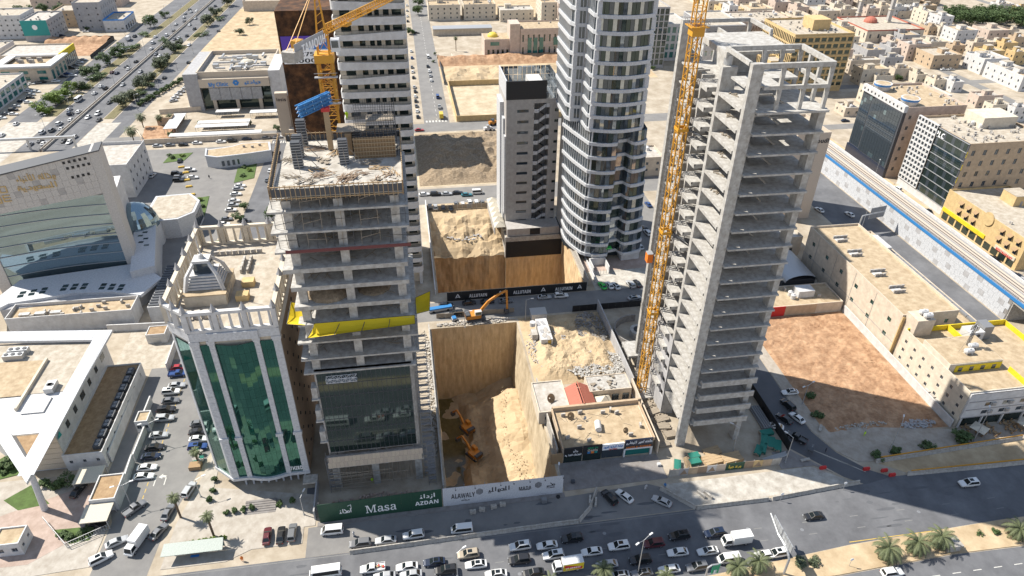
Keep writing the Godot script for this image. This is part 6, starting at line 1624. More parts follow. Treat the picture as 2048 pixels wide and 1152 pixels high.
	for k in 4:
		var m1: Vector3 = cs[k].lerp(pk,0.5) + Vector3.DOWN * 0.35; var m2: Vector3 = cs[(k + 1) % 4].lerp(pk,0.5) + Vector3.DOWN * 0.35
		s.quad(cs[k],cs[(k + 1) % 4],m2,m1); s.tri(m1,m2,pk)
	part("fabric",s,"canvas",t)
	for c in cs: s = S(); s.beam(V(c.x,0,c.z),c,0.12); part("pole",s,"galvanised",t)
	for q in [["tan garden wall behind the shop roof",32.4,-131.7,57.0,-131.7,6.0,"tan_wall"],["long grey white wall between the rubble plot and the concrete tower",58.0,-181.0,58.2,-141.8,4.2,"grey_wall"],["wall with torn posters along the tower plot beside the shops",57.6,-141.6,57.4,-117.4,4.4,"beige_wall"],["white stained wall along the right rim of the near pit",31.0,-146,31.4,-119,4.0,"barrier_concrete"],["garden wall between the red tiled house and the tent",44.7,-142,44.7,-132,3.4,"cream_wall"],["brown metal gate wall between the pit rim and the shops",29.6,-117.8,32.6,-117.8,3.4,"formwork_wood"],["thin concrete wall along the left rim of the near pit",2.3,-178,2.3,-113,2.2,"concrete"],["grey ramp wall beside the green glass office",-27.6,-119.5,-27.6,-109,3.0,"grey_wall"]]:
		s = S(); s.beam(V(q[1],q[5] / 2,q[2]),V(q[3],q[5] / 2,q[4]),0.35,q[5]); solo("plot_wall",s,q[6],q[0],"wall")
	# --- rubble plot
	t = thing("stripped_site_container","battered white site container with a wrecked roof on the rubble plot","container",V(37.4,1,-168.6))
	bx(t,"body","white_paint",-1.7,1.9,0,2.6,-5.4,5.4)
	for k in 12: s = S(); s.rbox(V(rng.randf_range(-1.3,1.5),2.75,rng.randf_range(-5,5)),V(0.9,0.14,rng.randf_range(0.8,2.0)),rng.randf() * 0.8,0.15); part("roof_sheet",s,"roof_white" if k % 2 else "grey_wall",t)
	bx(t,"door","yellow_paint",0.4,1.4,0.2,2.2,5.4,5.46)
	t = thing("site_office_cabin","pale blue white cabin behind the stripped container","container",V(37.6,0.4,-178.4))
	bx(t,"body","white_panel",-2.4,2.4,0,2.8,-1.8,1.8)
	bx(t,"roof","galvanised",-2.6,2.6,2.8,2.95,-2,2)
	t = thing("white_tank_trailer","small stained white tank beside the stripped container","tank",V(34.4,1.2,-168))
	bx(t,"tank","roof_white",-0.9,0.9,0,2,-1.6,1.6)
	s = S(); s.tube(V(0,2,-3.2),V(0,3.4,-3.2),0.9,0.9,12); part("drum",s,"white_paint",t)
	debris("rubble","grey broken rubble spread in front of the old wall on the rubble plot",V(50,1.6,-152),Vector2(9,6.5),900,0.8,"concrete")
	debris("rubble","grey rubble at the far right corner of the rubble plot",V(53,1,-170),Vector2(4.6,9),620,0.7,"concrete_dark")
	debris("rubble","scattered rubble around the stripped container",V(38,1.2,-162),Vector2(7,10),520,0.5,"grey_wall")
	debris("rubble","pale broken stones along the far rim of the near pit",V(17,0.1,-179.6),Vector2(13,1.3),220,0.8,"roof_white")
	debris("rubble","rubble and litter at the foot of the unfinished tower",V(-13,0.1,-112.4),Vector2(12,2.4),260,0.6,"paving_red")
	debris("rubble","white litter heap at the near corner of the dirt lot",V(131,0.1,-117.4),Vector2(5,1.6),180,0.7,"grey_wall")
	debris("rubble","scattered stones along the near edge of the dirt lot",V(115,0.08,-119),Vector2(9,1.0),120,0.5,"roof_white")
	debris("rubble","broken stones on the bank beside the spoil mound",V(53,2.4,-300),Vector2(4,12),200,1.2,"grey_wall")
	debris("rubble","crushed stone strip between the unfinished tower and the pit",V(1.2,0.2,-150),Vector2(1.0,26),320,0.7,"roof_white")
	debris("rubble","stones scattered over the soil bank inside the near pit",V(19,-23.5,-142),Vector2(7,24),300,0.35,"sand")
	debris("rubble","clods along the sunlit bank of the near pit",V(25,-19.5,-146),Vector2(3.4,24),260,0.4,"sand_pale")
	debris("rubble","clods on the slope of the far pit",V(20,-4.5,-246),Vector2(11,6),160,1.0,"grey_wall")
	s = S()
	for k in 900:
		var x := rng.randf_range(104.8,138); var z := rng.randf_range(-168,-119)
		var w := rng.randf_range(0.12,0.45); s.rbox(V(x,0.06,z),V(w * rng.randf_range(1,4),0.12,w),rng.randf_range(-0.8,0.8))
	var cl := solo("dirt_clods",s,"red_dirt","small furrows and clods spread over the red dirt lot","soil"); cl.set_meta("kind","stuff")
	# --- inside the concrete tower's plot
	sheet("tower_plot",[[58.6,-180],[91.2,-180],[91.2,-113],[87,-109.4],[57.6,-109.4]],0.03,"ground_dust")
	t = thing("circular_ramp","curved concrete ramp wall behind the concrete tower","ramp",V(67.4,0,-165.8))
	s = S()
	for k in 16:
		var a0 := PI * 0.45 + k * PI * 1.1 / 16; var a1 := PI * 0.45 + (k + 1) * PI * 1.1 / 16
		s.quad(V(cos(a0) * 7.4,0,sin(a0) * 7.4),V(cos(a1) * 7.4,0,sin(a1) * 7.4),V(cos(a1) * 7.4,2.6,sin(a1) * 7.4),V(cos(a0) * 7.4,2.6,sin(a0) * 7.4)); s.quad(V(cos(a0) * 7.8,2.6,sin(a0) * 7.8),V(cos(a1) * 7.8,2.6,sin(a1) * 7.8),V(cos(a1) * 7.4,2.6,sin(a1) * 7.4),V(cos(a0) * 7.4,2.6,sin(a0) * 7.4)); s.quad(V(cos(a1) * 7.8,0,sin(a1) * 7.8),V(cos(a0) * 7.8,0,sin(a0) * 7.8),V(cos(a0) * 7.8,2.6,sin(a0) * 7.8),V(cos(a1) * 7.8,2.6,sin(a1) * 7.8))
	part("outer_wall",s,"concrete_dark",t)
	s = S(); s.tube(V(0,0,0),V(0,2.4,0),2.8,2.8,18); part("hub",s,"concrete",t)
	s = S(); s.tube(V(0,2.4,0),V(0,2.45,0),1.7,1.7,14); part("hub_opening",s,"opening_dark",t)
	t = thing("concrete_table_frame","small concrete slab on stub columns beside the crane foot","frame",V(62.2,0,-154.8))
	bx(t,"slab","concrete",-2.6,1.6,3.2,3.9,-3.8,3.2)
	for c in [[-2.0,2.6],[1.0,2.6],[-2.0,-3.2],[1.0,-3.2]]: bx(t,"column","concrete",c[0] - 0.4,c[0] + 0.4,0,3.2,c[1] - 0.4,c[1] + 0.4)
	var j := 0
	for q in [[61.2,-131.6,0.3,3.4,5,3],[62.6,-128.6,0.2,3.6,5,3],[62.0,-125.8,-0.1,3.4,5,3],[60.2,-134.2,0.5,3.0,4,3],[62.8,-122.6,0.1,3.2,5,4],[60.0,-119.6,0.1,3.0,4,3]]:
		bundle("timber_stack","%s grey timber stack from the crane foot along the tower's left side" % nth(j),V(q[0],0.05,q[1]),q[2],q[3],q[4],q[5],0.22,"timber_grey","","timber stacks left of the concrete tower"); j += 1
	j = 0
	for q in [[70.5,-112.8,0.15,5.0,7,3],[75.5,-112.6,0.12,5.2,7,4],[71.6,-115.6,0.2,4.6,6,2],[64.0,-112.6,1.4,4.0,3,3]]:
		bundle("timber_stack","%s tan timber stack from the left in front of the concrete tower" % nth(j),V(q[0],0.05,q[1]),q[2],q[3],q[4],q[5],0.22,"timber","","timber stacks before the concrete tower"); j += 1
	j = 0
	for q in [[61.0,-112.4,1.2,3.4],[65.8,-112.9,0.08,3.0],[66.2,-114.8,0.08,3.0],[83.5,-114.2,0.9,3.4],[85.0,-114.8,1.0,3.6],[86.6,-117.4,1.1,3.8],[88.0,-116.2,1.1,4.0],[89.2,-115.0,1.1,3.8],[88.4,-119.8,0.1,3.6]]:
		bundle("wrapped_bundle","%s green wrapped bundle from the left around the tower's foot" % nth(j),V(q[0],0.05,q[1]),q[2],q[3],3,3,0.26,"timber_grey","tarp_green","green wrapped bundles"); j += 1
	t = thing("steel_pipe_stack","stack of dark steel pipes along the black fence by the street","pipes",V(89.4,0,-125))
	for k in 9:
		s = S(); var px := (k % 5) * 0.62 - 1.2 + (k / 5) * 0.31; s.tube(V(px,0.3 + (k / 5) * 0.55,-4.5),V(px,0.3 + (k / 5) * 0.55,4.0),0.29,0.29,10); part("pipe",s,"steel_grey",t)
	t = thing("pipe_bundle","bundle of long grey bars lying near the plot corner","pipes",V(86.4,0,-112.2),0.2)
	for k in 10: s = S(); s.tube(V(-3.5 + rng.randf() * 0.5,0.12 + (k / 5) * 0.2,(k % 5) * 0.26),V(3.6 + rng.randf() * 0.5,0.12 + (k / 5) * 0.2,(k % 5) * 0.26),0.1,0.1,6); part("bar",s,"galvanised",t)
	debris("rubble","broken boards and scrap at the concrete tower's left foot",V(61.6,0.1,-133),Vector2(1.8,9),160,0.9,"timber_grey")
	# printed fence round the tower plot
	t = thing("printed_plot_fence","printed sheet fence with pictures in front of the concrete tower","fence",V(57.8,0,-109.6),deg_to_rad(-0.4))
	var mats := ["cement_pale","grey_wall","tan_wall","brown_wall","white_paint","travertine_pink","green_hoarding","green_hoarding","brown_wall","ochre_wall","tan_wall","cement_pale"]
	for k in 12: var b := part("printed_panel",boxmesh(2.4,2.4,0.08),mats[k],t); b.position = V(1.2 + k * 2.44,1.2,0)
	for k in 13: var b := part("fence_post",boxmesh(0.14,2.6,0.14),"galvanised",t); b.position = V(k * 2.44,1.3,-0.15)
	lettering(t,"letters","برج هبا",V(17,0.8,0.04),Vector3.RIGHT,1.3,"print_gold",0.05,3.6)
	for q in [[1,3.0],[4,3.2],[9,2.8]]:
		s = S(); s.tri(V(q[0] * 2.44 + 0.2,0.3,0.06),V(q[0] * 2.44 + 2.2,0.3,0.06),V(q[0] * 2.44 + 1.3,2,0.06)); part("printed_gable",s,"brown_wall",t)
	t = thing("black_plot_fence","tall black sheet fence between the tower plot and the side street","fence",V(91.4,0,-113.2))
	for k in 27: var b := part("fence_panel",boxmesh(0.08,3.0,2.36),"black_hoarding",t); b.position = V(0,1.5,-1.2 - k * 2.42)
	t = thing("black_back_fence","black sheet fence along the middle street behind the concrete tower","fence",V(49.6,0,-181))
	for k in 14: var b := part("fence_panel",boxmesh(2.4,2.4,0.08),"black_hoarding",t); b.position = V(1.2 + k * 2.44,1.2,0)
	t = thing("rim_fence","grey green sheet fence sections along the far rim of the near pit","fence",V(5,0,-183.4))
	for k in 9:
		if k == 4: continue
		var b := part("fence_panel",boxmesh(2.8,1.8,0.08),"timber_grey",t); b.position = V(1.4 + k * 2.84,0.9,0.2 * sin(k * 2.0))
	for q in [[6.6,-187.6,"long blue white flatbed body parked by the rim fence",8.0,"boom_blue"],[10.6,-181.4,"small blue machine on the far rim of the near pit",1.6,"boom_blue"]]:
		t = thing("flatbed_body" if q[3] > 2 else "compressor",q[2],"machine",V(q[0],0,q[1]),0.15)
		bx(t,"bed","galvanised",-q[3] / 2,q[3] / 2,0.4,1.1,-0.9,0.9)
		bx(t,"load",q[4],-q[3] / 2 + 0.2,q[3] / 2 - 0.2,1.1,1.5,-0.8,0.8)
		for x in [-0.3,0.3]: s = S(); s.tube(V(x * q[3],0.4,-0.95),V(x * q[3],0.4,0.95),0.4,0.4,10); part("wheel",s,"rubber",t)
	# --- excavators
	excavator("orange excavator standing on the far rim of the near pit with its arm raised",V(17.4,0,-181.2),0.1,1.25,true)
	excavator("orange excavator reaching over the water on the pit floor",V(11.8,-25.6,-157.4),2.1,1.0,false)
	excavator("orange excavator nearest the white hoarding on the pit floor",V(12.8,-25.4,-146.2),2.2,1.0,false)
	excavator("dark excavator bucket arm in the front corner of the near pit",V(9.6,-29,-118),2.6,0.7,false)
	# --- steps and planters beside the green glass office
	t = thing("entrance_steps","dark stone steps in front of the green glass office","steps",V(-40.5,0,-113.6))
	for k in 6: bx(t,"step","paving_grey",-3.5,3.5,0,0.75 - k * 0.12,-2.6 + k * 0.6,-2.0 + k * 0.6)
	t = thing("sunken_car_ramp","sunken car ramp mouth between the office and the green hoarding","ramp",V(-28.6,0,-112.6))
	bx(t,"ramp_floor","asphalt_dark",-1.6,0.6,0.02,0.06,-6,4.4)
	bx(t,"ramp_portal","barrier_concrete",-2.2,1.2,2.6,3,-7.6,-5)

func excavator(label: String,at: Vector3,yaw: float,k: float,tall: bool) -> void:
	var t := thing("excavator",label,"excavator",at,yaw)
	t.scale = Vector3.ONE * k
	var s := S()
	for z in [-1.2,1.2]:
		s = S(); s.box(-2.0,2.0,0.1,0.9,z - 0.35,z + 0.35); s.tube(V(-2,0.5,z - 0.35),V(-2,0.5,z + 0.35),0.42,0.42,10); s.tube(V(2,0.5,z - 0.35),V(2,0.5,z + 0.35),0.42,0.42,10); part("track",s,"steel_dark",t)
	s = S(); s.tube(V(0,0.7,0),V(0,1.1,0),0.9,0.9,12); part("turntable",s,"steel_dark",t)
	s = S(); s.poly([[-2.6,-1.2],[-2.3,-1.4],[1.2,-1.4],[1.4,-1.2],[1.4,1.2],[1.2,1.4],[-2.3,1.4],[-2.6,1.2]],1.1,2.1,true); part("house",s,"excavator_orange",t)
	bx(t,"counterweight","steel_dark",-2.6,-1.5,1.2,2.5,-1.3,1.3)
	s = S(); s.box(-0.2,1.5,2.1,3.2,0.35,1.35); var cab := part("cab",s,"white_paint" if tall else "excavator_orange",t)
	s = S(); s.box(1.5,1.53,2.2,3.1,0.45,1.25); s.box(-0.1,1.4,2.3,3.0,1.35,1.38); part("cab_glass",s,"glass_black",cab)
	var a := V(1.2,1.9,-0.3); var b := V(5,5.2,-0.3) if not tall else V(6.2,6.6,-0.3); var c := V(7.4,2.4,-0.3) if not tall else V(8.4,7.6,-0.3); var d := V(7.8,0.6,-0.3) if not tall else V(8.6,1.6,-0.3)
	s = S(); s.beam(a,a.lerp(b,0.5) + Vector3.UP * 0.7,0.45,0.7); s.beam(a.lerp(b,0.5) + Vector3.UP * 0.7,b,0.42,0.6); part("boom",s,"excavator_orange",t)
	s = S(); s.beam(b,c,0.36,0.5)
	if tall: s.beam(c,d,0.34,0.5)
	part("stick",s,"excavator_orange",t)
	s = S(); s.beam(a + V(0.4,-0.1,0),a.lerp(b,0.5) + Vector3.DOWN * 0.1,0.14); part("ram",s,"galvanised",t)
	var e := d if tall else c
	s = S(); s.poly([[e.x - 0.7,-0.9],[e.x + 0.4,-0.9],[e.x + 0.4,0.3],[e.x - 0.7,0.3]],e.y - 1.0,e.y + 0.1,true); part("bucket",s,"steel_dark",t)

func build_right_side() -> void:
	var s: Shape
	# --- long beige building beside the dirt lot
	var t := thing("long_beige_building","long beige building with a sandy roof along the right edge of the dirt lot","building",V(149.2,0,-172.5))
	block(t,18.4,54,15.4,"beige_wall",{"left": [6,2,1.7,1.5,4.6],"glass": "glass_green","front": [3,3,1.2,1.4,3.0],"roof": "roof_sand","parapet": 0.8,"ac": 0})
	for c in [[-4.5,-19],[-4.8,-9.5],[-4.2,3.0],[-3.8,12.5]]:
		for k in 7: ac_unit(t,V(c[0] + (k % 4) * 1.35,14.6,c[1] + (k / 4) * 2.6),rng.randf_range(-0.2,0.2))
		bx(t,"roof_sheet","white_paint",c[0] - 0.4,c[0] + 3.0,14.7,14.85,c[1] + 0.6,c[1] + 2.0)
	for y in [5.2]:
		bx(t,"string_course","frame_grey",-9.26,-9.2,y,y + 0.12,-27,27)
	for k in 4: bx(t,"wall_joint","frame_grey",-9.26,-9.2,0,14.6,-20 + k * 11.4,-19.9 + k * 11.4)
	bx(t,"ochre_strip","ochre_wall",-9.25,-8.3,0,14.6,27,27.4)
	bx(t,"stair_tower","beige_wall",-8.2,-2.6,0,16.6,26.9,32)
	water_tank(t,V(-4.8,16.6,29),true); water_tank(t,V(-4.6,16.6,30.8),true)
	t = thing("terrace_building","lower sandy terrace with a white cabin between the beige building and the highway","building",V(163,0,-174))
	block(t,9.0,58,9.6,"beige_wall",{"roof": "roof_sand","parapet": 1.0,"left": [2,1,1.0,1.0,5.0]})
	s = S(); s.box(-3.6,2.6,8.7,11.4,-23,-14); var cb := part("white_cabin",s,"white_paint",t)
	for k in 3: bx(cb,"cabin_window","glass_dark",-3.66,-3.6,9.8,10.7,-21.5 + k * 2.6,-20.4 + k * 2.6)
	for k in 15: bx(t,"fence_bay","steel_grey",3.2,4.6,8.7,9.4,-26 + k * 3.6,-22.6 + k * 3.6)
	for q in [[1.0,-1.5],[-1.5,11],[0.6,14.5],[0.2,18]]:
		s = S()
		for k in 9: s.rbox(V(q[0] + rng.randf_range(-0.8,0.8),8.8 + rng.randf() * 0.5,q[1] + rng.randf_range(-1.4,1.4)),V(0.3,0.12,2.6),0.9 + rng.randf_range(-0.3,0.3))
		part("timber_heap",s,"timber_grey",t)
	# --- cream corner building with yellow parapets
	t = thing("yellow_parapet_building","cream corner building with bright yellow roof parapets and a white banded front","building",V(156.2,0,-129))
	block(t,32.4,27.6,12.4,"cream_wall",{"left": [7,3,1.0,1.1,2.6],"roof": "roof_sand","parapet": 1.3,"trim": "cream_wall"})
	for q in [[-15.8,15.8,11.1,12.8,-13.5,-13.2],[15.9,16.15,11.1,12.6,-13.4,13.4],[-3.0,-2.7,11.1,13.0,-13.2,-4.0],[1.4,1.7,11.1,12.6,6.0,13.2]]: bx(t,"yellow_parapet","yellow_wall",q[0],q[1],q[2],q[3],q[4],q[5])
	bx(t,"roof_storey","cream_wall",-15.9,0,11.12,14,-6.5,4.6)
	bx(t,"roof_storey_top","roof_sand",-15.7,-0.2,14,14.1,-6.3,4.4)
	bx(t,"yellow_wall","yellow_wall",-14,0,11.2,13.4,4.6,4.75)
	for k in 4: bx(t,"roof_window","glass_dark",-13 + k * 3.4,-11.8 + k * 3.4,11.4,12.8,4.76,4.8)
	bx(t,"white_front","white_paint",-16,16.2,3.6,12,13.81,14.3)
	for y in [3.6,6.4,9.2,12.0]: bx(t,"dark_stripe","frame_grey",-15.6,16.2,y - 0.14,y + 0.14,14.3,14.36)
	for y in [4.6,7.4]:
		for k in 5: bx(t,"window","glass_dark",-10.5 + k * 5.2,-9.0 + k * 5.2,y,y + 1.2,14.3,14.34)
		for k in 4: ac_unit(t,V(-8.2 + k * 5.2,y + 0.1,14.6),0.0)
	bx(t,"shop_glass","glass_black",-15.2,16,0.3,3.3,13.81,13.95)
	for k in 6: bx(t,"shop_pier","white_paint",-15.6 + k * 6.2,-15.2 + k * 6.2,0,3.6,13.96,14.3)
	for k in 3: ac_unit(t,V(-16.6,1.2 + k * 0.0,2.0 + k * 2.2),-PI / 2,1.5)
	for q in [[-8.0,1.0,true],[-5.2,-1.0,true]]: water_tank(t,V(q[0],14.1,q[1]),q[2])
	var an := thing("antenna_mast","dark cluster antenna mast on the yellow parapet building's roof","antenna",V(150.6,14.1,-131.4))
	s = S(); lattice(s,V(0,0,0),V(0,7,0),0.5,0.8,0.09,0.06); part("mast",s,"steel_dark",an)
	for k in 6: s = S(); s.cbox(V(cos(k * 1.05) * 0.8,5.6 + (k % 2) * 0.8,sin(k * 1.05) * 0.8),V(0.35,1.5,0.2)); part("antenna_panel",s,"galvanised",an)
	s = S(); s.beam(V(0,5,0),V(-4.5,0.1,2.4),0.05); s.beam(V(0,5,0),V(-3,0.1,-3.4),0.05); part("guy_wire",s,"steel_dark",an)
	t = thing("roof_cabin","white equipment cabin with fans on the yellow parapet building's roof","cabin",V(157,11.2,-137.4))
	bx(t,"body","white_paint",-2.4,2.4,0,3.4,-1.8,1.8)
	bx(t,"grey_unit","steel_grey",2.6,5.6,0,4.4,-2.6,1)
	for k in 2: s = S(); s.tube(V(-1.2 + k * 1.8,2.2,1.8),V(-1.2 + k * 1.8,2.2,1.9),0.6,0.6,12); part("fan",s,"steel_dark",t)
	# boundary wall of the dirt lot,low red fronted yard building,barrel roof shed
	s = S(); s.beam(V(139,1.3,-169),V(139,1.3,-115.2),0.3,2.6); solo("lot_wall",s,"white_paint","white boundary wall along the right edge of the dirt lot","wall")
	t = thing("red_front_yard_building","low yard building with a faded red front wall behind the dirt lot","building",V(122.6,0,-175))
	block(t,31.5,11.4,3.9,"beige_wall",{"roof": "roof_sand","parapet": 0.5,"ac": 2})
	bx(t,"red_front","print_red",-15.7,-4.5,0.1,3.85,5.71,5.85)
	bx(t,"orange_front","tan_wall",-4.4,6.5,0.1,3.85,5.71,5.83)
	bx(t,"white_tank_box","white_paint",2,7.6,3.5,6,-2.4,1.4)
	for k in 2: water_tank(t,V(0.2,3.45,-0.6 + k * 1.9),false)
	t = thing("barrel_roof_shed","grey white barrel roofed shed beside the beige building","shed",V(130.2,0,-191))
	s = S()
	for k in 10:
		var a0 := PI * k / 10; var a1 := PI * (k + 1) / 10
		s.quad(V(cos(a0) * 6,4 + sin(a0) * 2.6,9),V(cos(a0) * 6,4 + sin(a0) * 2.6,-9),V(cos(a1) * 6,4 + sin(a1) * 2.6,-9),V(cos(a1) * 6,4 + sin(a1) * 2.6,9))
	part("barrel_roof",s,"galvanised",t)
	bx(t,"wall","steel_dark",-6,6,0,4,-9,7.5)
	for q in [["white_roof_store","low white roofed store left of the barrel roof shed",115,-196,17,20,6,"white_paint"],["pale_yard_store","pale yard store behind the barrel roof shed",131,-213,22,16,8,"beige_wall"],["cream_side_block","cream block behind the concrete tower's right edge",112,-222,16,22,9,"cream_wall"]]:
		var w := thing(q[0],q[1],"building",V(q[2],0,q[3])); block(w,q[4],q[5],q[6],q[7],{"roof": "roof_white","ac": 5,"left": [3,1,1.2,1.2,2.0],"front": [3,1,1.2,1.2,2.0]})
	t = thing("beige_hotel_slab","tall plain beige slab tower with a dark logo behind the concrete tower","building",V(153.6,0,-242))
	block(t,13.6,20,37,"travertine_pink",{"roof": "roof_pale","parapet": 1.0,"left": [3,8,1.2,1.4,3.0]})
	for k in 2: bx(t,"wall_joint","frame_grey",-2.2 + k * 4.4,-2.12 + k * 4.4,0,36,10,10.06)
	lettering(t,"sign_letters","Boudl",V(3.4,33.6,10),Vector3.RIGHT,1.7,"print_dark",0.12)
	# --- highway,rail line in its cutting wall,frontage beyond
	sheet("highway",[[167.8,-330],[188.6,-330],[188.6,-146],[192,-120],[176,-116],[172.5,-128],[167.8,-150]],0.014,"asphalt")
	sheet("frontage",[[200.2,-330],[216,-330],[216,-150],[200.2,-150]],0.02,"sand")
	sheet("frontage_lane",[[203,-330],[208.5,-330],[208.5,-150],[203,-150]],0.026,"asphalt_old")
	t = thing("rail_viaduct","railway on a white panelled wall with a blue edge beside the highway","railway",V(189,0,-232))
	bx(t,"embankment","concrete_dark",0.24,10.6,0,7.9,-150,75)
	for r in 4:
		for k in 62:
			var b := part("wall_panel",boxmesh(0.16,1.9,2.34),"white_panel" if (k * 5 + r) % 7 else "grey_wall",t); b.position = V(0.2,0.98 + r * 1.95,73.6 - k * 2.4 - (1.2 if r % 2 else 0.0))
	bx(t,"blue_edge","boom_blue",-0.05,0.29,7.9,8.9,-150,90)
	bx(t,"bridge_deck","barrier_concrete",0.3,11.2,7,7.92,75,140)
	bx(t,"far_parapet","white_paint",10.4,10.9,7.9,9.1,-150,90)
	bx(t,"ballast","travertine_pink",0.8,10.3,7.92,8.1,-150,90)
	for x in [2.2,3.65,6.6,8.05]: bx(t,"rail","steel_dark",x,x + 0.14,8.1,8.3,-150,90)
	for x in [1.2,5.2,9.4]: bx(t,"cable_trough","galvanised",x,x + 0.35,8.1,8.5,-150,90)
	bx(t,"abutment","barrier_concrete",0.4,10.5,0,7,74.9,75.4)
	for k in 36: bx(t,"fence_post","steel_grey",0.2,0.3,8.9,10,-148 + k * 6.4,-147.9 + k * 6.4)
	bx(t,"fence_rail","steel_grey",0.22,0.28,9.85,9.95,-148,76)
	t = thing("back_of_road_sign","grey back of a large road sign on a gantry over the highway","sign",V(178.5,0,-218),0.2)
	for r in 2:
		for k in 4: bx(t,"sign_panel","steel_grey",-2.0 + k * 1.9,-0.2 + k * 1.9,6.0 + r * 2.6,8.2 + r * 2.6,-0.1,0.1)
	s = S(); s.tube(V(-6,0,0),V(-5.6,8,0),0.35,0.3,10); s.beam(V(-5.6,8.1,0),V(5.6,8.3,0),0.35); part("gantry",s,"galvanised",t)
	# --- dark glass office with white crown
	t = thing("dark_glass_office","dark blue glass office with a white crown and two blue ringed roof tubs","building",V(229.7,0,-279.8))
	# local x -14.3..14.3,z -15.8..15.8
	block(t,28.4,31.4,33,"pink_wall",{"front": [6,6,1.3,1.7,3.4],"roof": "roof_sand","parapet": 1.0,"ac": 30})
	for r in 12:
		for k in 16:
			if k == 4: continue
			var b := part("pane",boxmesh(0.1,2.0,1.8),"glass_blue" if rng.randf() < 0.06 else "glass_dark",t); b.position = V(-14.9 - (0.9 if k > 4 else 0.0),6.0 + r * 2.08,-14.8 + k * 1.9)
	s = S(); s.box(-14.85,-14.3,0,33,-15.7,15.7); s.box(-15.7,-14.86,4.6,30.6,-5.2,15.7); part("glass_backing",s,"steel_dark",t)
	bx(t,"white_crown","white_paint",-15.9,-14.2,30.7,33.6,-15.9,15.9)
	for k in 11: bx(t,"crown_opening","opening_dark",-15.96,-15.9,31.6,32.5,-14.6 + k * 2.8,-13.8 + k * 2.8)
	bx(t,"plinth","paint_navy",-15.8,-14.3,0,4.6,-15.7,15.8)
	for z in [-11.0,9.6]:
		s = S(); s.tube(V(-9.6,32,z),V(-9.6,35.2,z),3.0,4.0,22); part("roof_tub",s,"white_paint",t)
		s = S(); s.tube(V(-9.6,34.2,z),V(-9.6,34.9,z),3.78,3.98,22,false); s.T = Transform3D.IDENTITY; var rg := part("blue_ring",s,"blue_trim",t); rg.scale = Vector3.ONE
		s = S(); s.tube(V(-9.6,35.2,z),V(-9.6,35.24,z),3.3,3.3,20); part("tub_inside",s,"roof_sand",t)
	# --- office with the white lattice end
	t = thing("white_lattice_office","tan brick office with a white square lattice and dark glass on its street side","building",V(235.6,0,-242.2))
	block(t,36,31,31.5,"tan_wall",{"front": [7,6,1.5,2.2,3.6],"roof": "roof_pale","parapet": 1.0,"ac": 60,"tanks": 3})
	s = S(); s.pierced(V(-18.9,3.4,-15.6),Vector3.BACK,12.6,28.6,spans(12.6,6,1.45),spans(28.6,13,1.5),0.5); s.box(-18.88,-18.0,31.9,32.0,-15.6,-3.0); part("white_lattice",s,"white_paint",t)
	for r in 13:
		for k in 6:
			var b := part("pane",boxmesh(0.06,1.5,1.45),"glass_dark",t); b.position = V(-18.42,3.4 + 28.6 / 13 * (r + 0.5),-15.6 + 2.1 * (k + 0.5))
	for r in 8:
		for k in 10:
			var b := part("pane",boxmesh(0.08,3.1,1.72),"glass_black" if (k + r) % 3 else "glass_dark",t); b.position = V(-18.3,4.8 + r * 3.5,-2.0 + k * 1.76)
	bx(t,"glass_backing","steel_dark",-18.24,-18,3,31.4,-3,15.5)
	for r in 9: bx(t,"glass_band","galvanised",-18.6,-18.25,3.0 + r * 3.5,3.2 + r * 3.5,-2.9,15.5)
	bx(t,"shop_front","white_paint",-18.5,-18,0,3,-15.6,15.5)
	bx(t,"roof_storey","cream_wall",-0.5,15,30.5,35,-12,-1)
	lettering(t,"sign_letters","PLC",V(-18.4,28.8,-1),Vector3.BACK,2.2,"print_white",0.1)
	for k in 5: bx(t,"yellow_corner","yellow_wall",-18.2,-17.9,4 + k * 5.4,6.5 + k * 5.4,15.45,15.6)
	# --- ochre shop house with the yellow fascia
	t = thing("ochre_shop_house","ochre two storey building with window awnings over a long yellow shop fascia","building",V(229,0,-205))
	block(t,27,42,12.5,"ochre_wall",{"roof": "roof_pale","parapet": 0.8,"ac": 4,"front": [3,2,1.3,1.4,4.0],"stair": [2,-12,7,7,4.2]})
	for side in [-13.0,9.0]:
		for k in 3:
			for r in 2:
				bx(t,"window","glass_dark",-13.56,-13.5,5.2 + r * 3.3,7.2 + r * 3.3,side + k * 4.0,side + 1.5 + k * 4.0)
				s = S(); s.quad(V(-14.7,7.0 + r * 3.3,side - 0.3 + k * 4.0),V(-14.7,7.0 + r * 3.3,side + 1.8 + k * 4.0),V(-13.5,7.9 + r * 3.3,side + 1.8 + k * 4.0),V(-13.5,7.9 + r * 3.3,side - 0.3 + k * 4.0)); s.quad(V(-13.5,7.8 + r * 3.3,side - 0.3 + k * 4.0),V(-13.5,7.8 + r * 3.3,side + 1.8 + k * 4.0),V(-14.7,6.9 + r * 3.3,side + 1.8 + k * 4.0),V(-14.7,6.9 + r * 3.3,side - 0.3 + k * 4.0)); part("awning",s,"formwork_wood",t)
	bx(t,"yellow_fascia","yellow_wall",-13.9,-13.51,3.4,4.9,-20.5,3.6)
	bx(t,"cream_fascia","canvas",-13.9,-13.51,3,4.4,9.5,19.5)
	lettering(t,"fascia_letters","RESTAURANT",V(-13.9,3.4,14.5),Vector3.BACK,0.9,"print_red",0.08,8.0)
	for k in 10: bx(t,"shop_window","glass_black",-13.56,-13.5,0.2,2.9,-19.8 + k * 4.0,-16.6 + k * 4.0)
	s = S(); s.tube(V(-13.9,11.2,2),V(-13.45,11.2,2),2.6,2.6,18); part("gable_disc",s,"ochre_wall",t)
	# --- ochre office with brown glass fins
	t = thing("ochre_fin_office","ochre stone office with dark brown glass and fins beyond the concrete tower","building",V(243,0,-402))
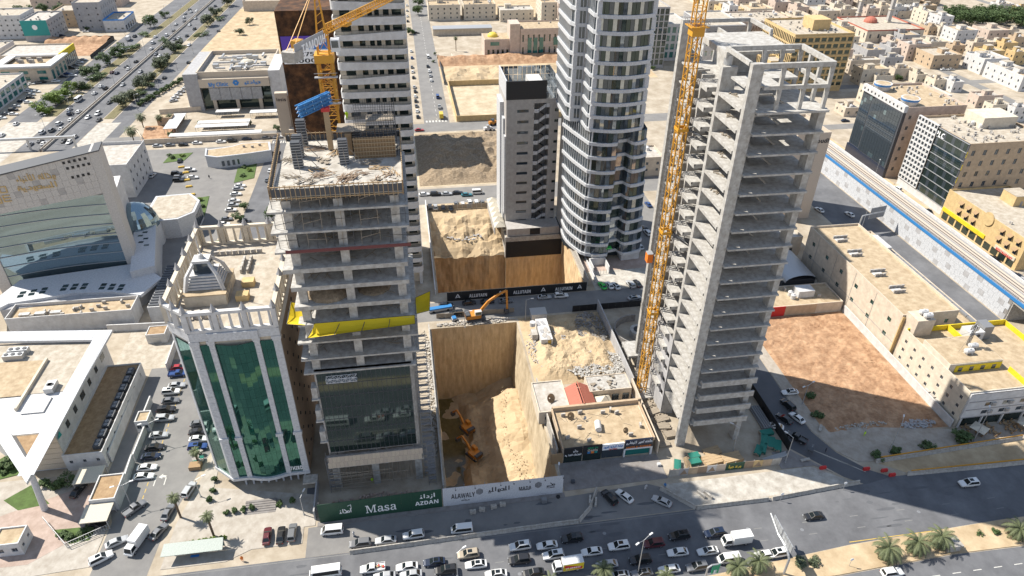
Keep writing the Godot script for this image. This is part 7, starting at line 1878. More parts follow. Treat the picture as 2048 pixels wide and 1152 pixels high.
	block(t,37,39,34,"ochre_wall",{"front": [9,8,3.0,2.2,3.4],"left": [20,6,1.2,4.4,2.0],"glass": "glass_black","roof": "roof_pale","parapet": 1.2,"ac": 36,"frames": false})
	bx(t,"stair_tower","ochre_wall",-2,9,32.8,39,-4,8)
	for r in 8: bx(t,"sun_shelf","ochre_wall",-18.4,18.5,6.4 + r * 3.7,6.9 + r * 3.7,19.51,20.1)
	t = thing("ochre_porch_block","small ochre pillared block in front of the ochre fin office","building",V(216,0,-386))
	block(t,9,12,20,"ochre_wall",{"front": [3,3,1.6,4.2,3.0],"left": [3,3,1.6,4.2,3.0],"glass": "glass_black","frames": false})
	# signboard building and neighbours behind
	for q in [["pink_sign_building","pinkish building with dark fascia lettering and a roof full of tanks",238,-470,52,30,24,"pink_wall",{"roof": "roof_pale","ac": 40,"tanks": 6,"front": [6,3,2.0,2.0,3.0],"left": [5,3,2.0,2.0,3.0]}],
		["louvred_office","office with a grey louvred top band behind the crane mast",205,-452,26,40,28,"white_paint",{"left": [14,4,1.2,3.6,3.0],"front": [6,4,1.6,3.0,3.0],"roof": "roof_pale","glass": "glass_blue"}],
		["teal_glass_block","white block with a teal glass corner left of the louvred office",180,-470,20,30,24,"white_paint",{"front": [5,4,2.6,3.8,2.0],"glass": "glass_teal","roof": "roof_white"}],
		["black_glass_slab","black mirror glass slab just right of the round tower",163,-455,13,30,38,"grey_wall",{"left": [10,9,2.4,3.4,2.0],"front": [4,9,2.4,3.4,2.0],"glass": "glass_black"}],
		["pale_round_corner_house","cream house with dark door bays right of the round tower top",135,-470,16,20,18,"cream_wall",{"front": [3,3,1.8,2.0,2.4],"left": [3,3,1.8,2.0,2.4]}]]:
		var w := thing(q[0],q[1],"building",V(q[2],0,q[3])); block(w,q[4],q[5],q[6],q[7],q[8])
		if q[0] == "louvred_office":
			for k in 9: s = S(); s.box(-13.4,13.4,20 + k * 0.9,20.5 + k * 0.9,20.0,20.5); s.box(-13.5,-13.0,20 + k * 0.9,20.5 + k * 0.9,-20,20.0); part("louvre",s,"grey_wall",w)
		if q[0] == "pink_sign_building": lettering(w,"sign_letters","MOCAAN   مكان",V(2,19.6,15),Vector3.RIGHT,3.0,"brown_wall",0.15,26)
	# orange walled yard and low house between towers
	t = thing("orange_walled_house","small orange walled house right of the round tower","building",V(103,0,-318)); block(t,16,14,6,"ochre_wall",{"roof": "roof_white","left": [2,1,1.2,1.4,1.6]})
	t = thing("beige_flat_house","pale beige flat house behind the round tower's right edge","building",V(104,0,-287)); block(t,20,14,9,"beige_wall",{"roof": "roof_white","front": [4,2,1.2,1.3,2.2],"left": [3,2,1.2,1.3,2.2],"tanks": 2})
	heightfield("spoil_mound",84,100,-310,-268,1.5,func(x: float,z: float) -> float:
		var e := minf(minf(x - 84,100 - x),minf(z + 310,-268 - z)); return 0.02 + clampf(e / 5,0,1) * (2.2 + sin(x * 1.3) * 0.4 + cos(z * 0.9) * 0.5),"sand_pale")

func perimeter(label: String,x0: float,x1: float,z0: float,z1: float,h: float,m: String,sides := "flrb") -> void:
	var t := thing("plot_wall",label,"wall",V((x0 + x1) / 2,0,(z0 + z1) / 2))
	var a := (x1 - x0) / 2; var b := (z1 - z0) / 2
	for q in [["f",-a,a,b - 0.15,b + 0.15],["b",-a,a,-b - 0.15,-b + 0.15],["l",-a - 0.15,-a + 0.15,-b + 0.16,b - 0.16],["r",a - 0.15,a + 0.15,-b + 0.16,b - 0.16]]:
		if q[0] in sides:
			var s := S(); s.box(q[1],q[2],0,h,q[3],q[4]); part("wall_run",s,m,t)

func build_far_city() -> void:
	var s: Shape
	perimeter("orange wall round the empty sandy plot beyond the spoil mound",27,119,-418.5,-358.6,3.2,"ochre_wall")
	perimeter("dark wall along the left of the excavated plot",25,166,-479,-421,2.4,"steel_dark","l")
	# --- government building with the gold dome
	var t := thing("government_building","long cream public building with green glass and a gold dome","building",V(100,0,-484))
	block(t,40,22,19,"pink_wall",{"front": [11,2,1.1,4.6,2.4],"roof": "roof_sand","ac": 6,"left": [3,2,1.2,3.0,2.4],"glass": "glass_black"})
	bx(t,"west_wing","pink_wall",-44,-20.05,0,12,-8,9)
	bx(t,"wing_roof","roof_sand",-43.6,-20.05,12,12.2,-7.6,8.6)
	s = S(); s.dome(V(-37.5,12.2,1),3.6,2.8,18,6); part("gold_dome",s,"print_gold",t)
	s = S(); s.dome(V(13,18.2,-2),4.6,2.4,18,5); part("cream_dome",s,"canvas",t)
	bx(t,"entrance_tower","pink_wall",-27,-20.2,0,22,-2,10.5)
	for k in 3: bx(t,"green_window","glass_teal",-15 + k * 4.0,-12.4 + k * 4.0,3,13,11.01,11.2)
	bx(t,"green_window","glass_teal",2.5,14,8,13,11.01,11.4)
	for k in 6: bx(t,"window","glass_black",-42 + k * 3.2,-40.6 + k * 3.2,2,5.4,9.01,9.1)
	bx(t,"window","glass_teal",-40,-34,8,10.4,9.01,9.1)
	perimeter("cream wall in front of the public building",34,122,-480,-470,2.6,"cream_wall","fl")
	t = thing("long_grey_canopy","long grey roofed canopy behind the gold domed building","canopy",V(47,0,-538))
	bx(t,"roof","galvanised",-22,22,4.6,5.2,-7,3)
	bx(t,"wall","cream_wall",-22,22,0,4.6,0.5,1)
	# --- blocks and houses,measured row by row: x,z,width,depth,height,wall,style
	var rows := [
		[423.1,-517.4,11.1,16.9,11.0,"white_paint","white villa with a pale front next to the dark tree grove"],
		[420.2,-533.5,7.0,18.7,11.0,"cream_wall","cream yellow villa joined to the white villa by the grove"],
		[367.3,-481.1,13.1,20.7,8.0,"grey_wall","pale blue grey house just below the mosque"],
		[415.6,-483.3,16.8,16.2,9.0,"white_paint","white house with a grey side right of the mosque"],
		[441.0,-483.6,16.6,18.1,8.5,"pink_wall","pinkish flat villa in front of the tree grove"],
		[349.2,-442.5,16.4,12.3,11.0,"pink_wall","tall pinkish house with a dark panel beside the brown villa"],
		[356.3,-426.2,20.7,19.1,9.0,"tan_wall","large brown villa with white window frames and a walled yard"],
		[317.4,-419.4,13.1,7.0,9.0,"grey_wall","dark grey house left of the brown villa"],
		[294.7,-415.6,20.5,7.0,9.0,"beige_wall","beige house right behind the ochre fin office"],
		[287.7,-395.1,17.6,10.1,10.0,"cream_wall","cream house with many small windows above the dark glass office"],
		[379.8,-410.4,17.6,17.3,10.0,"white_paint","leftmost of the three white cube villas with grey fronts"],
		[377.0,-390.4,13.2,17.0,9.5,"white_paint","middle one of the three white cube villas with grey fronts"],
		[376.1,-376.0,11.3,16.6,9.5,"white_paint","rightmost of the three white cube villas with grey fronts"],
		[380.3,-441.2,9.9,7.0,9.0,"tan_wall","brown orange house with a blank front behind the brown villa"],
		[395.4,-427.7,15.0,11.1,9.0,"ochre_wall","ochre house with a white water tank right of the brown villa"],
		[411.9,-422.2,9.8,8.2,9.0,"ochre_wall","ochre house with a red awning at the right edge"],
		[403.0,-446.8,15.5,7.1,9.0,"beige_wall","beige house between the ochre houses and the white house"],
		[421.9,-443.8,10.9,8.2,9.0,"ochre_wall","orange house behind the ochre house with the red awning"],
		[313.4,-401.6,13.1,7.0,7.0,"beige_wall","low beige house in front of the dark grey house"],
		[292.0,-389.8,11.3,7.5,7.0,"cream_wall","low cream house left of the roof tub building"],
		[319.6,-395.2,7.0,12.6,6.0,"cream_wall","long low cream house behind the dark glass office roof"],
		[323.9,-382.0,7.4,9.0,6.0,"cream_wall","low cream house right behind the dark glass office roof"],
		[331.2,-376.1,7.0,10.0,6.5,"white_paint","low white house left of the sand heap yard"],
		[338.3,-450.5,9.0,14.1,7.0,"grey_wall","low grey roofed house between the car park and the dark grey house"],
		[320.9,-449.2,13.3,17.2,7.0,"grey_wall","low pale grey house under the mosque car park"],
		[354.9,-474.2,7.9,15.9,5.0,"pink_wall","long pinkish yard house beside the mosque car park"],
		[378.2,-461.3,12.9,12.9,7.0,"cream_wall","cream house with dark doors behind the tall pinkish house"],
		[361.8,-548.4,16.6,9.1,10.0,"beige_wall","beige house behind the left minaret"],
		[386.4,-553.7,11.1,8.7,9.0,"pink_wall","pinkish house behind the mosque roof"],
		[403.5,-562.6,10.9,11.5,9.0,"beige_wall","beige house at the top edge above the mosque"],
		[412.5,-555.8,11.3,7.0,9.0,"white_paint","white house at the top edge right of the minaret"],
		[427.4,-558.0,11.0,7.0,9.0,"white_paint","white house with a blue roof patch at the top edge"],
		[438.4,-554.1,11.9,7.0,10.0,"tan_wall","brown house left of the tree grove at the top edge"],
		[513.4,-541.0,9.3,7.0,10.0,"ochre_wall","yellow house right of the tree grove at the top edge"],
		[512.1,-559.2,14.2,10.7,9.0,"white_paint","white house above the tree grove"],
		[417.3,-450.4,7.0,7.9,8.0,"cream_wall","narrow cream house squeezed between ochre houses"],
		[418.9,-555.3,14.5,8.3,6.0,"beige_wall","low beige annex behind the mosque"],
		[454.7,-479.7,9.2,7.0,8.0,"beige_wall","beige house below the right clump of trees"],
		[448.8,-464.3,10.6,7.0,7.0,"tan_wall","orange brown house below the right clump of trees"],
		[405.4,-504.4,7.0,11.5,6.0,"tan_wall","low red edged house beside the mosque right wing"],
		[412.2,-499.2,7.6,7.6,7.0,"cream_wall","cream vaulted house right of the mosque right wing"],
		[344.3,-555.5,18.2,21.0,9.0,"beige_wall","beige house with umbrellas above the pink sign building"],
		[327.7,-563.6,10.5,15.3,10.0,"pink_wall","pinkish block behind the pink sign building"],
		[320.2,-581.9,14.3,12.9,10.0,"pink_wall","pinkish house at the top edge beyond the crane"],
		[364.2,-566.9,9.9,7.0,10.0,"cream_wall","cream house at the top edge above the ochre office"],
		[250.1,-526.3,7.0,13.1,20.0,"white_paint","white stair block beside the louvred office"],
		[331.0,-348.2,15.5,7.8,7.0,"pink_wall","pinkish low house right of the dark glass office"],
		[323.0,-330.5,9.8,7.0,8.0,"cream_wall","cream house behind the roof clutter of the lattice office"],
		[331.0,-324.7,8.5,7.0,8.0,"white_paint","white walled house at the right edge beside the green heap"],
		[244.3,-345.4,9.5,10.3,5.0,"beige_wall","half ruined low house left of the dark glass office"],
		[36.9,-591.5,25.1,18.0,12.0,"cream_wall","left cream three storey block with rows of paired windows at the top"],
		[65.1,-591.2,25.6,18.0,12.0,"cream_wall","right cream three storey block with rows of paired windows at the top"],
		[93.8,-581.3,26.9,16.0,9.0,"cream_wall","low cream store with two shutters right of the cream blocks"],
		[116.2,-566.8,12.7,24.0,18.0,"cream_wall","tall cream block with paired windows near the round tower"],
		[129.7,-561.5,15.7,24.0,18.0,"pink_wall","pinkish tall block touching the round tower edge"],
		[124.7,-537.7,11.2,10.0,9.0,"cream_wall","small cream vaulted house beside the public building"],
		[271.5,-355.2,19.0,20.5,10.0,"cream_wall","cream flat house, first from left in the first far house row"],
		[296.4,-353.7,20.2,17.5,8.0,"white_paint","white flat house, second from left in the first far house row"],
		[270.2,-416.2,16.3,18.4,8.5,"beige_wall","beige flat house, first from left in the third far house row"],
		[271.2,-448.6,18.4,21.2,9.0,"cream_wall","cream flat house, first from left in the fourth far house row"],
		[292.6,-447.9,18.7,19.7,8.5,"pink_wall","pinkish flat house, second from left in the fourth far house row"],
		[271.8,-478.2,19.7,18.3,8.5,"ochre_wall","ochre flat house, first from left in the fifth far house row"],
		[294.8,-477.8,16.4,17.5,8.0,"tan_wall","brown flat house, second from left in the fifth far house row"],
		[317.0,-479.8,16.5,21.6,8.5,"cream_wall","cream flat house, third from left in the fifth far house row"],
		[270.9,-510.3,17.7,20.5,9.0,"cream_wall","cream flat house, first from left in the sixth far house row"],
		[293.2,-508.9,17.5,17.7,9.5,"ochre_wall","ochre flat house, second from left in the sixth far house row"],
		[313.4,-509.6,17.8,19.3,9.5,"tan_wall","brown flat house, third from left in the sixth far house row"],
		[335.2,-509.6,17.4,19.2,8.0,"beige_wall","beige flat house, fourth from left in the sixth far house row"],
		[272.0,-540.6,20.0,19.1,8.5,"pink_wall","pinkish flat house, first from left in the seventh far house row"],
		[296.3,-540.2,17.6,18.3,8.5,"cream_wall","cream flat house, second from left in the seventh far house row"],
		[317.0,-541.0,14.7,20.0,8.0,"beige_wall","beige flat house, third from left in the seventh far house row"],
		[270.9,-571.7,17.8,19.3,8.0,"ochre_wall","ochre flat house, first from left in the eighth far house row"],
		[295.0,-572.0,20.0,20.0,8.0,"cream_wall","cream flat house, second from left in the eighth far house row"],
		[272.3,-602.3,20.7,18.7,8.0,"cream_wall","cream flat house, first from left in the ninth far house row"],
		[296.2,-603.1,15.6,20.2,9.5,"pink_wall","pinkish flat house, second from left in the ninth far house row"],
		[315.5,-601.9,14.7,17.9,8.0,"beige_wall","beige flat house, third from left in the ninth far house row"],
		[337.7,-602.8,21.4,19.6,8.5,"cream_wall","cream flat house, fourth from left in the ninth far house row"],
		[360.6,-602.3,16.9,18.5,9.5,"white_paint","white flat house, fifth from left in the ninth far house row"],
		[384.5,-601.9,21.3,17.8,9.5,"pink_wall","pinkish flat house, sixth from left in the ninth far house row"],
		[407.0,-602.4,15.1,18.9,9.0,"beige_wall","beige flat house, seventh from left in the ninth far house row"],
		[425.3,-601.2,15.0,16.5,8.5,"beige_wall","beige flat house, eighth from left in the ninth far house row"],
		[448.9,-603.0,21.7,20.0,9.0,"cream_wall","cream flat house, ninth from left in the ninth far house row"],
		[471.7,-603.1,16.0,20.2,9.0,"tan_wall","brown flat house, tenth from left in the ninth far house row"],
		[269.5,-633.1,15.0,18.1,9.0,"cream_wall","cream flat house, first from left in the tenth far house row"],
		[288.7,-633.1,17.4,18.2,9.0,"tan_wall","brown flat house, second from left in the tenth far house row"],
		[308.8,-634.5,18.7,21.0,8.0,"ochre_wall","ochre flat house, third from left in the tenth far house row"],
		[329.9,-634.1,15.4,20.3,9.5,"beige_wall","beige flat house, fourth from left in the tenth far house row"],
		[350.3,-633.0,14.9,17.9,8.5,"cream_wall","cream flat house, fifth from left in the tenth far house row"],
		[369.8,-632.1,15.4,16.3,8.5,"cream_wall","cream flat house, sixth from left in the tenth far house row"],
		[392.8,-632.3,18.8,16.6,9.5,"cream_wall","cream flat house, seventh from left in the tenth far house row"],
		[412.0,-634.7,14.0,21.5,8.5,"cream_wall","cream flat house, eighth from left in the tenth far house row"],
		[432.2,-633.4,16.8,18.8,8.5,"ochre_wall","ochre flat house, ninth from left in the tenth far house row"],
		[454.1,-633.5,16.4,19.1,8.5,"tan_wall","brown flat house, tenth from left in the tenth far house row"],
		[473.7,-634.9,16.0,21.9,8.0,"cream_wall","cream flat house, eleventh from left in the tenth far house row"],
		[492.9,-634.5,15.1,21.0,9.5,"beige_wall","beige flat house, twelfth from left in the tenth far house row"],
	]
	var kinds := {"cream_wall": "cream","beige_wall": "beige","tan_wall": "brown","ochre_wall": "ochre yellow","white_paint": "white","grey_wall": "grey","pink_wall": "pinkish"}
	for q in rows:
		var W: float = q[2]; var D: float = q[3]; var h: float = q[4]
		var st := maxi(1,int(h / 3.6))
		var o := {"roof": ["roof_pale","roof_sand","roof_white"][rng.randi() % 3],"parapet": 0.9,"frames": false,"ac": rng.randi_range(2,6),"tanks": rng.randi_range(0,2),"front": [maxi(2,int(W / 5)),st,1.2,1.4,1.5],"stair": [rng.randf_range(-W / 2 + 1,0),rng.randf_range(-D / 2 + 1,0),minf(5,W * 0.35),minf(5,D * 0.35),2.8]}
		o["left" if q[0] > 20 else "right"] = [maxi(2,int(D / 5)),st,1.1,1.4,1.5]
		var w := thing("house" if h < 11 else "apartment_block",q[6],"house" if h < 11 else "building",V(q[0],0,q[1]),0.0,"flat roofed houses of the far quarter")
		block(w,W,D,h,q[5],o)
	# --- mosque with two minarets
	t = thing("mosque","pale mosque with red roof edges between two minarets","mosque",V(0,0,0))
	t.position = V(362.7,9,-503.9); t.position.y = 0
	block(t,46,42,9,"cream_wall",{"trim": "roof_tile_red","roof": "roof_pale","front": [7,1,1.6,3.0,3.0],"left": [7,1,1.4,3.4,3.0],"ac": 4})
	s = S(); s.dome(V(-4,8.2,-6),5,4,16,5); part("red_dome",s,"roof_tile_red",t)
	for q in [[V(366.7,0,-538.8),"left"],[V(372.1,0,-508),"right"]]:
		var m := thing("minaret","%s slender stone minaret of the mosque" % q[1],"tower",q[0],0,"minarets of the mosque")
		for k in 4:
			bx(m,"shaft","grey_stone",-1.5 + k * 0.14,1.5 - k * 0.14,k * 9.0,k * 9.0 + 8.2,-1.5 + k * 0.14,1.5 - k * 0.14)
			bx(m,"gallery","cream_wall",-1.9 + k * 0.1,1.9 - k * 0.1,k * 9.0 + 8.2,k * 9.0 + 9.0,-1.9 + k * 0.1,1.9 - k * 0.1)
		s = S(); s.tube(V(0,36,0),V(0,41,0),1.0,0.1,8); part("spire",s,"cream_wall",m)
	# derelict low ruins and walled yards around the far houses
	heightfield("spoil_mound",258,276,-258 - 70,-258 - 56,1.6,func(x: float,z: float) -> float:
		var e := minf(minf(x - 258,276 - x),minf(z + 328,-314 - z)); return 0.03 + clampf(e / 6,0,1) * 2.6,"red_dirt")
	# unseen ground between blocks: lanes of the far quarter
	for k in 5: sheet("far_lane",rect(205,620,-330.0 - k * 62,-323.0 - k * 62),0.03,"asphalt_old")
	for k in 6: sheet("far_lane",rect(290 + k * 60,297 + k * 60,-640,-200),0.036,"asphalt_old")

func lamp_post(label: String,at: Vector3,yaw: float,h: float,arms: int,group: String) -> void:
	var t := thing("street_lamp",label,"street lamp",at,yaw,group)
	var k := "lp%.0f" % h
	if not mesh_cache.has(k):
		var s := S(); s.tube(Vector3.ZERO,V(0,h,0),0.13,0.07,8); s.tube(Vector3.ZERO,V(0,0.4,0),0.25,0.2,8); mesh_cache[k] = s.mesh()
	part("pole",mesh_cache[k],"galvanised",t)
	for a in arms:
		var sx := 1.0 if a == 0 else -1.0
		var s := S(); s.tube(V(0,h - 0.1,0),V(sx * 1.6,h + 0.35,0),0.06,0.05,6); var m := part("arm",s,"galvanised",t)
		s = S(); s.cbox(V(sx * 2.0,h + 0.4,0),V(0.9,0.14,0.34)); s.cbox(V(sx * 2.1,h + 0.31,0),V(0.5,0.05,0.24)); part("lamp_head",s,"frame_white",m)

func build_street_things() -> void:
	var i := 0
	for q in [[V(42,0,-84.6),0.5,12.0,2,"tall double lamp post among the jammed traffic"],[V(3.6,0,-89.9),0.5,8.0,1,"lamp post at the lower edge before the black car"],[V(76.8,0,-114.9),2.4,9.0,1,"lamp post at the corner of the tower plot"],[V(117.1,0,-109.2),0.9,11.0,1,"tall lamp post on the dirt lot pavement"],[V(141.1,0,-109.2),0.9,11.0,1,"tall lamp post before the cafe tables"],[V(103.6,0,-129.2),0.4,7.0,2,"double lamp post beside the white sedan by the dirt lot"],[V(-70.1,0,-139.4),0.3,7.0,2,"double lamp post beside the boundary wall and parked row"],[V(-70.7,0,-119.5),0.3,7.0,2,"double lamp post by the dark pickup"],[V(-55,0,-119.6),0.4,6.0,1,"lamp post by the silver car at the green glass office"],[V(-30.3,0,-110.8),1.2,6.0,1,"white lamp post beside the parking bay"],[V(33.5,0,-178.6),0.0,8.0,1,"white lamp post on the middle street near the cabin"],[V(13.7,0,-177.3),0.0,6.0,1,"small lamp post by the rim excavator"],[V(175.1,0,-217.9),0.6,10.0,1,"lamp post beside the highway sign"],[V(206.8,0,-259.9),0.9,10.0,1,"lamp post before the dark glass office"],[V(212.9,0,-178),0.9,10.0,1,"lamp post before the ochre shop house"],[V(29.9,0,-111),1.3,5.0,1,"thin leaning pole beside the white hoarding end"],[V(88.7,0,-109.8),2.2,9.0,1,"big grey lamp post leaning over the fence corner"]]:
		lamp_post(q[4],q[0],q[1],q[2],q[3],"street lamps of the near streets"); i += 1
	var A := V(-173.4,0,-343); var B := V(-148.4,0,-872)
	for k in 9: lamp_post("%s lamp post from the near end along the boulevard barrier" % nth(k),A.lerp(B,0.02 + k * 0.055),0.0,14.0,2,"boulevard barrier lamps")
	for k in 7: lamp_post("%s lamp post from the near end on the boulevard's right strip" % nth(k),A.lerp(B,0.1 + k * 0.07) + V(27,0,0),0.0,9.0,1,"boulevard right lamps")
	for k in 6: lamp_post("%s lamp post from the near end on the boulevard's left strip" % nth(k),A.lerp(B,0.1 + k * 0.08) + V(-19,0,0),0.0,11.0,1,"boulevard left lamps")
	# sign gantry on the median,seen from behind
	var t := thing("cantilever_road_sign","curved grey cantilever pole carrying two blank sign backs over the road","sign",V(73.4,0,-80.2))
	var s := S(); var p := Vector3.ZERO
	for k in 10:
		var a := PI / 2 + maxf(0,k - 4) * 0.0; var u := k / 10.0
		var q := V(0,8.4 * sin(u * 1.57 * 1.05),0) if k < 5 else p + V(-0.1,lerpf(0.8,0.02,(k - 5) / 4.0),-lerpf(0.4,1.6,(k - 5) / 4.0))
		if k > 0: s.tube(p,q,0.26,0.25,10)
		p = q
	part("pole",s,"galvanised",t)
	for j in 2:
		for k in 4: bx(t,"sign_panel","galvanised",-0.12,0.06,7,9.2,-8.4 + j * 4.4 + k * 0.98,-7.5 + j * 4.4 + k * 0.98)
	s = S(); s.tube(p,V(-0.2,8.2,-9.6),0.2,0.18,8); part("boom",s,"galvanised",t)
	t = thing("green_road_sign","green and white road sign on a hooked grey pole at the lower edge","sign",V(55.5,0,-80.8))
	s = S(); s.tube(Vector3.ZERO,V(0,5.2,0),0.22,0.2,8); s.tube(V(0,5.2,0),V(0.8,6,0),0.2,0.18,8); s.tube(V(0.8,6,0),V(2.2,6,0),0.18,0.16,8); part("pole",s,"galvanised",t)
	s = S(); s.poly([[1.0,0],[2.6,0],[2.6,0.1],[1.0,0.1]],3.0,5.9,true); part("panel",s,"sign_green",t)
	lettering(t,"sign_mark","E",V(1.8,3.6,0.12),Vector3.RIGHT,1.2,"print_white",0.03)
	i = 0
	for q in [V(88.5,0,-79.9),V(98.6,0,-99.6),V(81.8,0,-98.7)]:
		t = thing("round_sign",["small round sign on the median beside the palms","small round sign at the barrier end by the side street","small sign post behind the barrier row"][i],"sign",q,0,"small round traffic signs"); i += 1
		s = S(); s.tube(Vector3.ZERO,V(0,2.6,0),0.05,0.05,6); part("post",s,"galvanised",t)
		s = S(); s.tube(V(0,2.5,0.04),V(0,2.5,0.08),0.42,0.42,14); part("disc",s,"print_white",t)
	t = thing("median_cabinet","pale concrete utility cabinet beside the palm cluster","cabinet",V(113.8,0,-81))
	bx(t,"body","barrier_concrete",-1.6,1.4,0,2,-1.2,1.2)
	bx(t,"lid","barrier_concrete",-1.8,1.6,2,2.2,-1.4,1.4)
	# cafe furniture
	for k in 9:
		t = thing("cafe_table","%s round brown cafe table from the left on the right pavement" % nth(k),"table",[V(142.8,0,-113.9),V(141.5,0,-111),V(145.3,0,-111.7),V(148.9,0,-113.6),V(149,0,-111.2),V(154.2,0,-113.8),V(154.1,0,-111.6),V(156.6,0,-113.9),V(157.1,0,-111.9)][k],0,"cafe tables")
		s = S(); s.tube(V(0,0.7,0),V(0,0.76,0),0.6,0.6,12); part("top",s,"formwork_wood",t)
		s = S(); s.tube(V(0,0,0),V(0,0.7,0),0.08,0.06,6); part("leg",s,"steel_dark",t)
		for j in 4: s = S(); var a := j * PI / 2 + 0.4; s.cbox(V(cos(a) * 1.05,0.42,sin(a) * 1.05),V(0.5,0.1,0.5)); s.cbox(V(cos(a) * 1.28,0.7,sin(a) * 1.28),V(0.4,0.55,0.12)); s.cbox(V(cos(a) * 1.05,0.2,sin(a) * 1.05),V(0.3,0.4,0.3)); part("chair",s,"formwork_wood",t)
	for k in 3:
		t = thing("square_parasol",["left square white parasol over the cafe tables","right square white parasol over the cafe tables","orange parasol at the cafe's right edge"][k],"parasol",[V(144,0,-111.6),V(157.9,0,-111.4),V(162.2,0,-116.5)][k],0.5,"cafe parasols")
		s = S()
		for j in 4: var a := j * PI / 2 + PI / 4; s.tri(V(cos(a) * 2.6,2.6,sin(a) * 2.6),V(0,3.2,0),V(cos(a + PI / 2) * 2.6,2.6,sin(a + PI / 2) * 2.6)); s.tri(V(cos(a) * 2.6,2.56,sin(a) * 2.6),V(cos(a + PI / 2) * 2.6,2.56,sin(a + PI / 2) * 2.6),V(0,3.16,0))
		part("canopy",s,"print_orange" if k == 2 else "canvas",t)
		s = S(); s.tube(Vector3.ZERO,V(0,3.1,0),0.06,0.05,6); part("pole",s,"steel_grey",t)
	# rubble skip beside the green glass office,small clutter
	t = thing("rubble_skip","heap of rubble bags and a brown skip by the short palm","skip",V(-58.1,0,-129.2))
	bx(t,"skip","formwork_wood",-1.4,1.4,0,1.2,-1,1)
	for k in 12: s = S(); s.rbox(V(rng.randf_range(-1,1.2),0.5 + rng.randf() * 0.8,rng.randf_range(-5.5,-1.0)),V(1,0.6,0.9),rng.randf() * 3,0.3); part("rubble_bag",s,"roof_white" if k % 3 else "tarp_green",t)
	for q in [["tyre",V(29.3,0,-107.4),"black tyre lying below the white hoarding end"],["crate",V(25.7,0,-106.6),"grey crate below the white hoarding"]]:
		s = S()
		if q[0] == "tyre": s.tube(q[1],q[1] + V(0,0.28,0),0.5,0.5,14); s.tube(q[1] + V(0,0.28,0),q[1] + V(0,0.32,0),0.5,0.3,14)
		else: s.cbox(q[1] + V(0,0.5,0),V(1.3,1,1.1)); s.cbox(q[1] + V(0,1.05,0),V(1.1,0.1,0.9))
		solo(q[0],s,"rubber" if q[0] == "tyre" else "steel_grey",q[2],q[0])
	for k in 6:
		t = thing("traffic_bollard_block","%s orange block from the left in the agency forecourt" % nth(k),"block",[V(-103.5,0,-316),V(-100.1,0,-309.5),V(-97.9,0,-301.3),V(-95.5,0,-294.4),V(-92.5,0,-286.2),V(-89.8,0,-278.8)][k],0.2,"orange blocks in the forecourt")
		s = S(); s.box(-1.3,1.3,0,0.5,-0.6,0.6); s.box(-1.1,1.1,0.5,0.65,-0.45,0.45); part("block",s,"yellow_paint",t)
	t = thing("motor_tricycle","dark motor tricycle behind the loaded pickup in the side street","tricycle",V(97,0.6,-112.3),0.8)
	bx(t,"tray","steel_dark",-1.2,0.2,0.45,0.95,-0.55,0.55)
	s = S(); s.beam(V(0.2,0.6,0),V(1.2,0.7,0),0.25); s.beam(V(1.2,0.5,0),V(1,1.15,0),0.1); s.beam(V(1,1.15,-0.35),V(1,1.15,0.35),0.07); part("frame",s,"steel_grey",t)
	for q in [[-0.8,0.5],[-0.8,-0.5],[1.3,0.0]]: s = S(); s.tube(V(q[0],0.3,q[1] - 0.08),V(q[0],0.3,q[1] + 0.08),0.3,0.3,10); part("wheel",s,"rubber",t)
	for k in 2:
		t = thing("stone_bench",["white stone bench on the corner pavement","grey stone bench by the dirt lot pavement"][k],"bench",[V(94,0,-109.6),V(103.6,0,-119.5)][k],0.1 + k * 0.8)
		bx(t,"seat","barrier_concrete",-1.3,1.3,0.4,0.6,-0.35,0.35)
		for x in [-0.9,0.9]: bx(t,"leg","barrier_concrete",x - 0.15,x + 0.15,0,0.4,-0.3,0.3)
	# machines parked by the orange wall
	i = 0
	for q in [V(45.3,0,-351.6),V(41.6,0,-343.4)]:
		t = thing("wheel_loader",["orange wheel loader beside the cross street","small white generator beside the wheel loader"][i],"machine",q,0.3); i += 1
		bx(t,"body","excavator_orange" if i == 1 else "white_paint",-2,2,0.7,2.2,-1,1)
		bx(t,"cab","glass_dark" if i == 1 else "galvanised",-0.6,0.8,2.2,3.3,-0.8,0.8)
		for x in [-1.3,1.3]: s = S(); s.tube(V(x,0.65,-1.15),V(x,0.65,1.15),0.65,0.65,12); part("axle_wheels",s,"rubber",t)
		s = S(); s.beam(V(2,1.2,0),V(3.2,0.6,0),0.4); s.box(3.0,3.8,0.1,1.0,-1.2,1.2); part("bucket",s,"steel_grey",t)

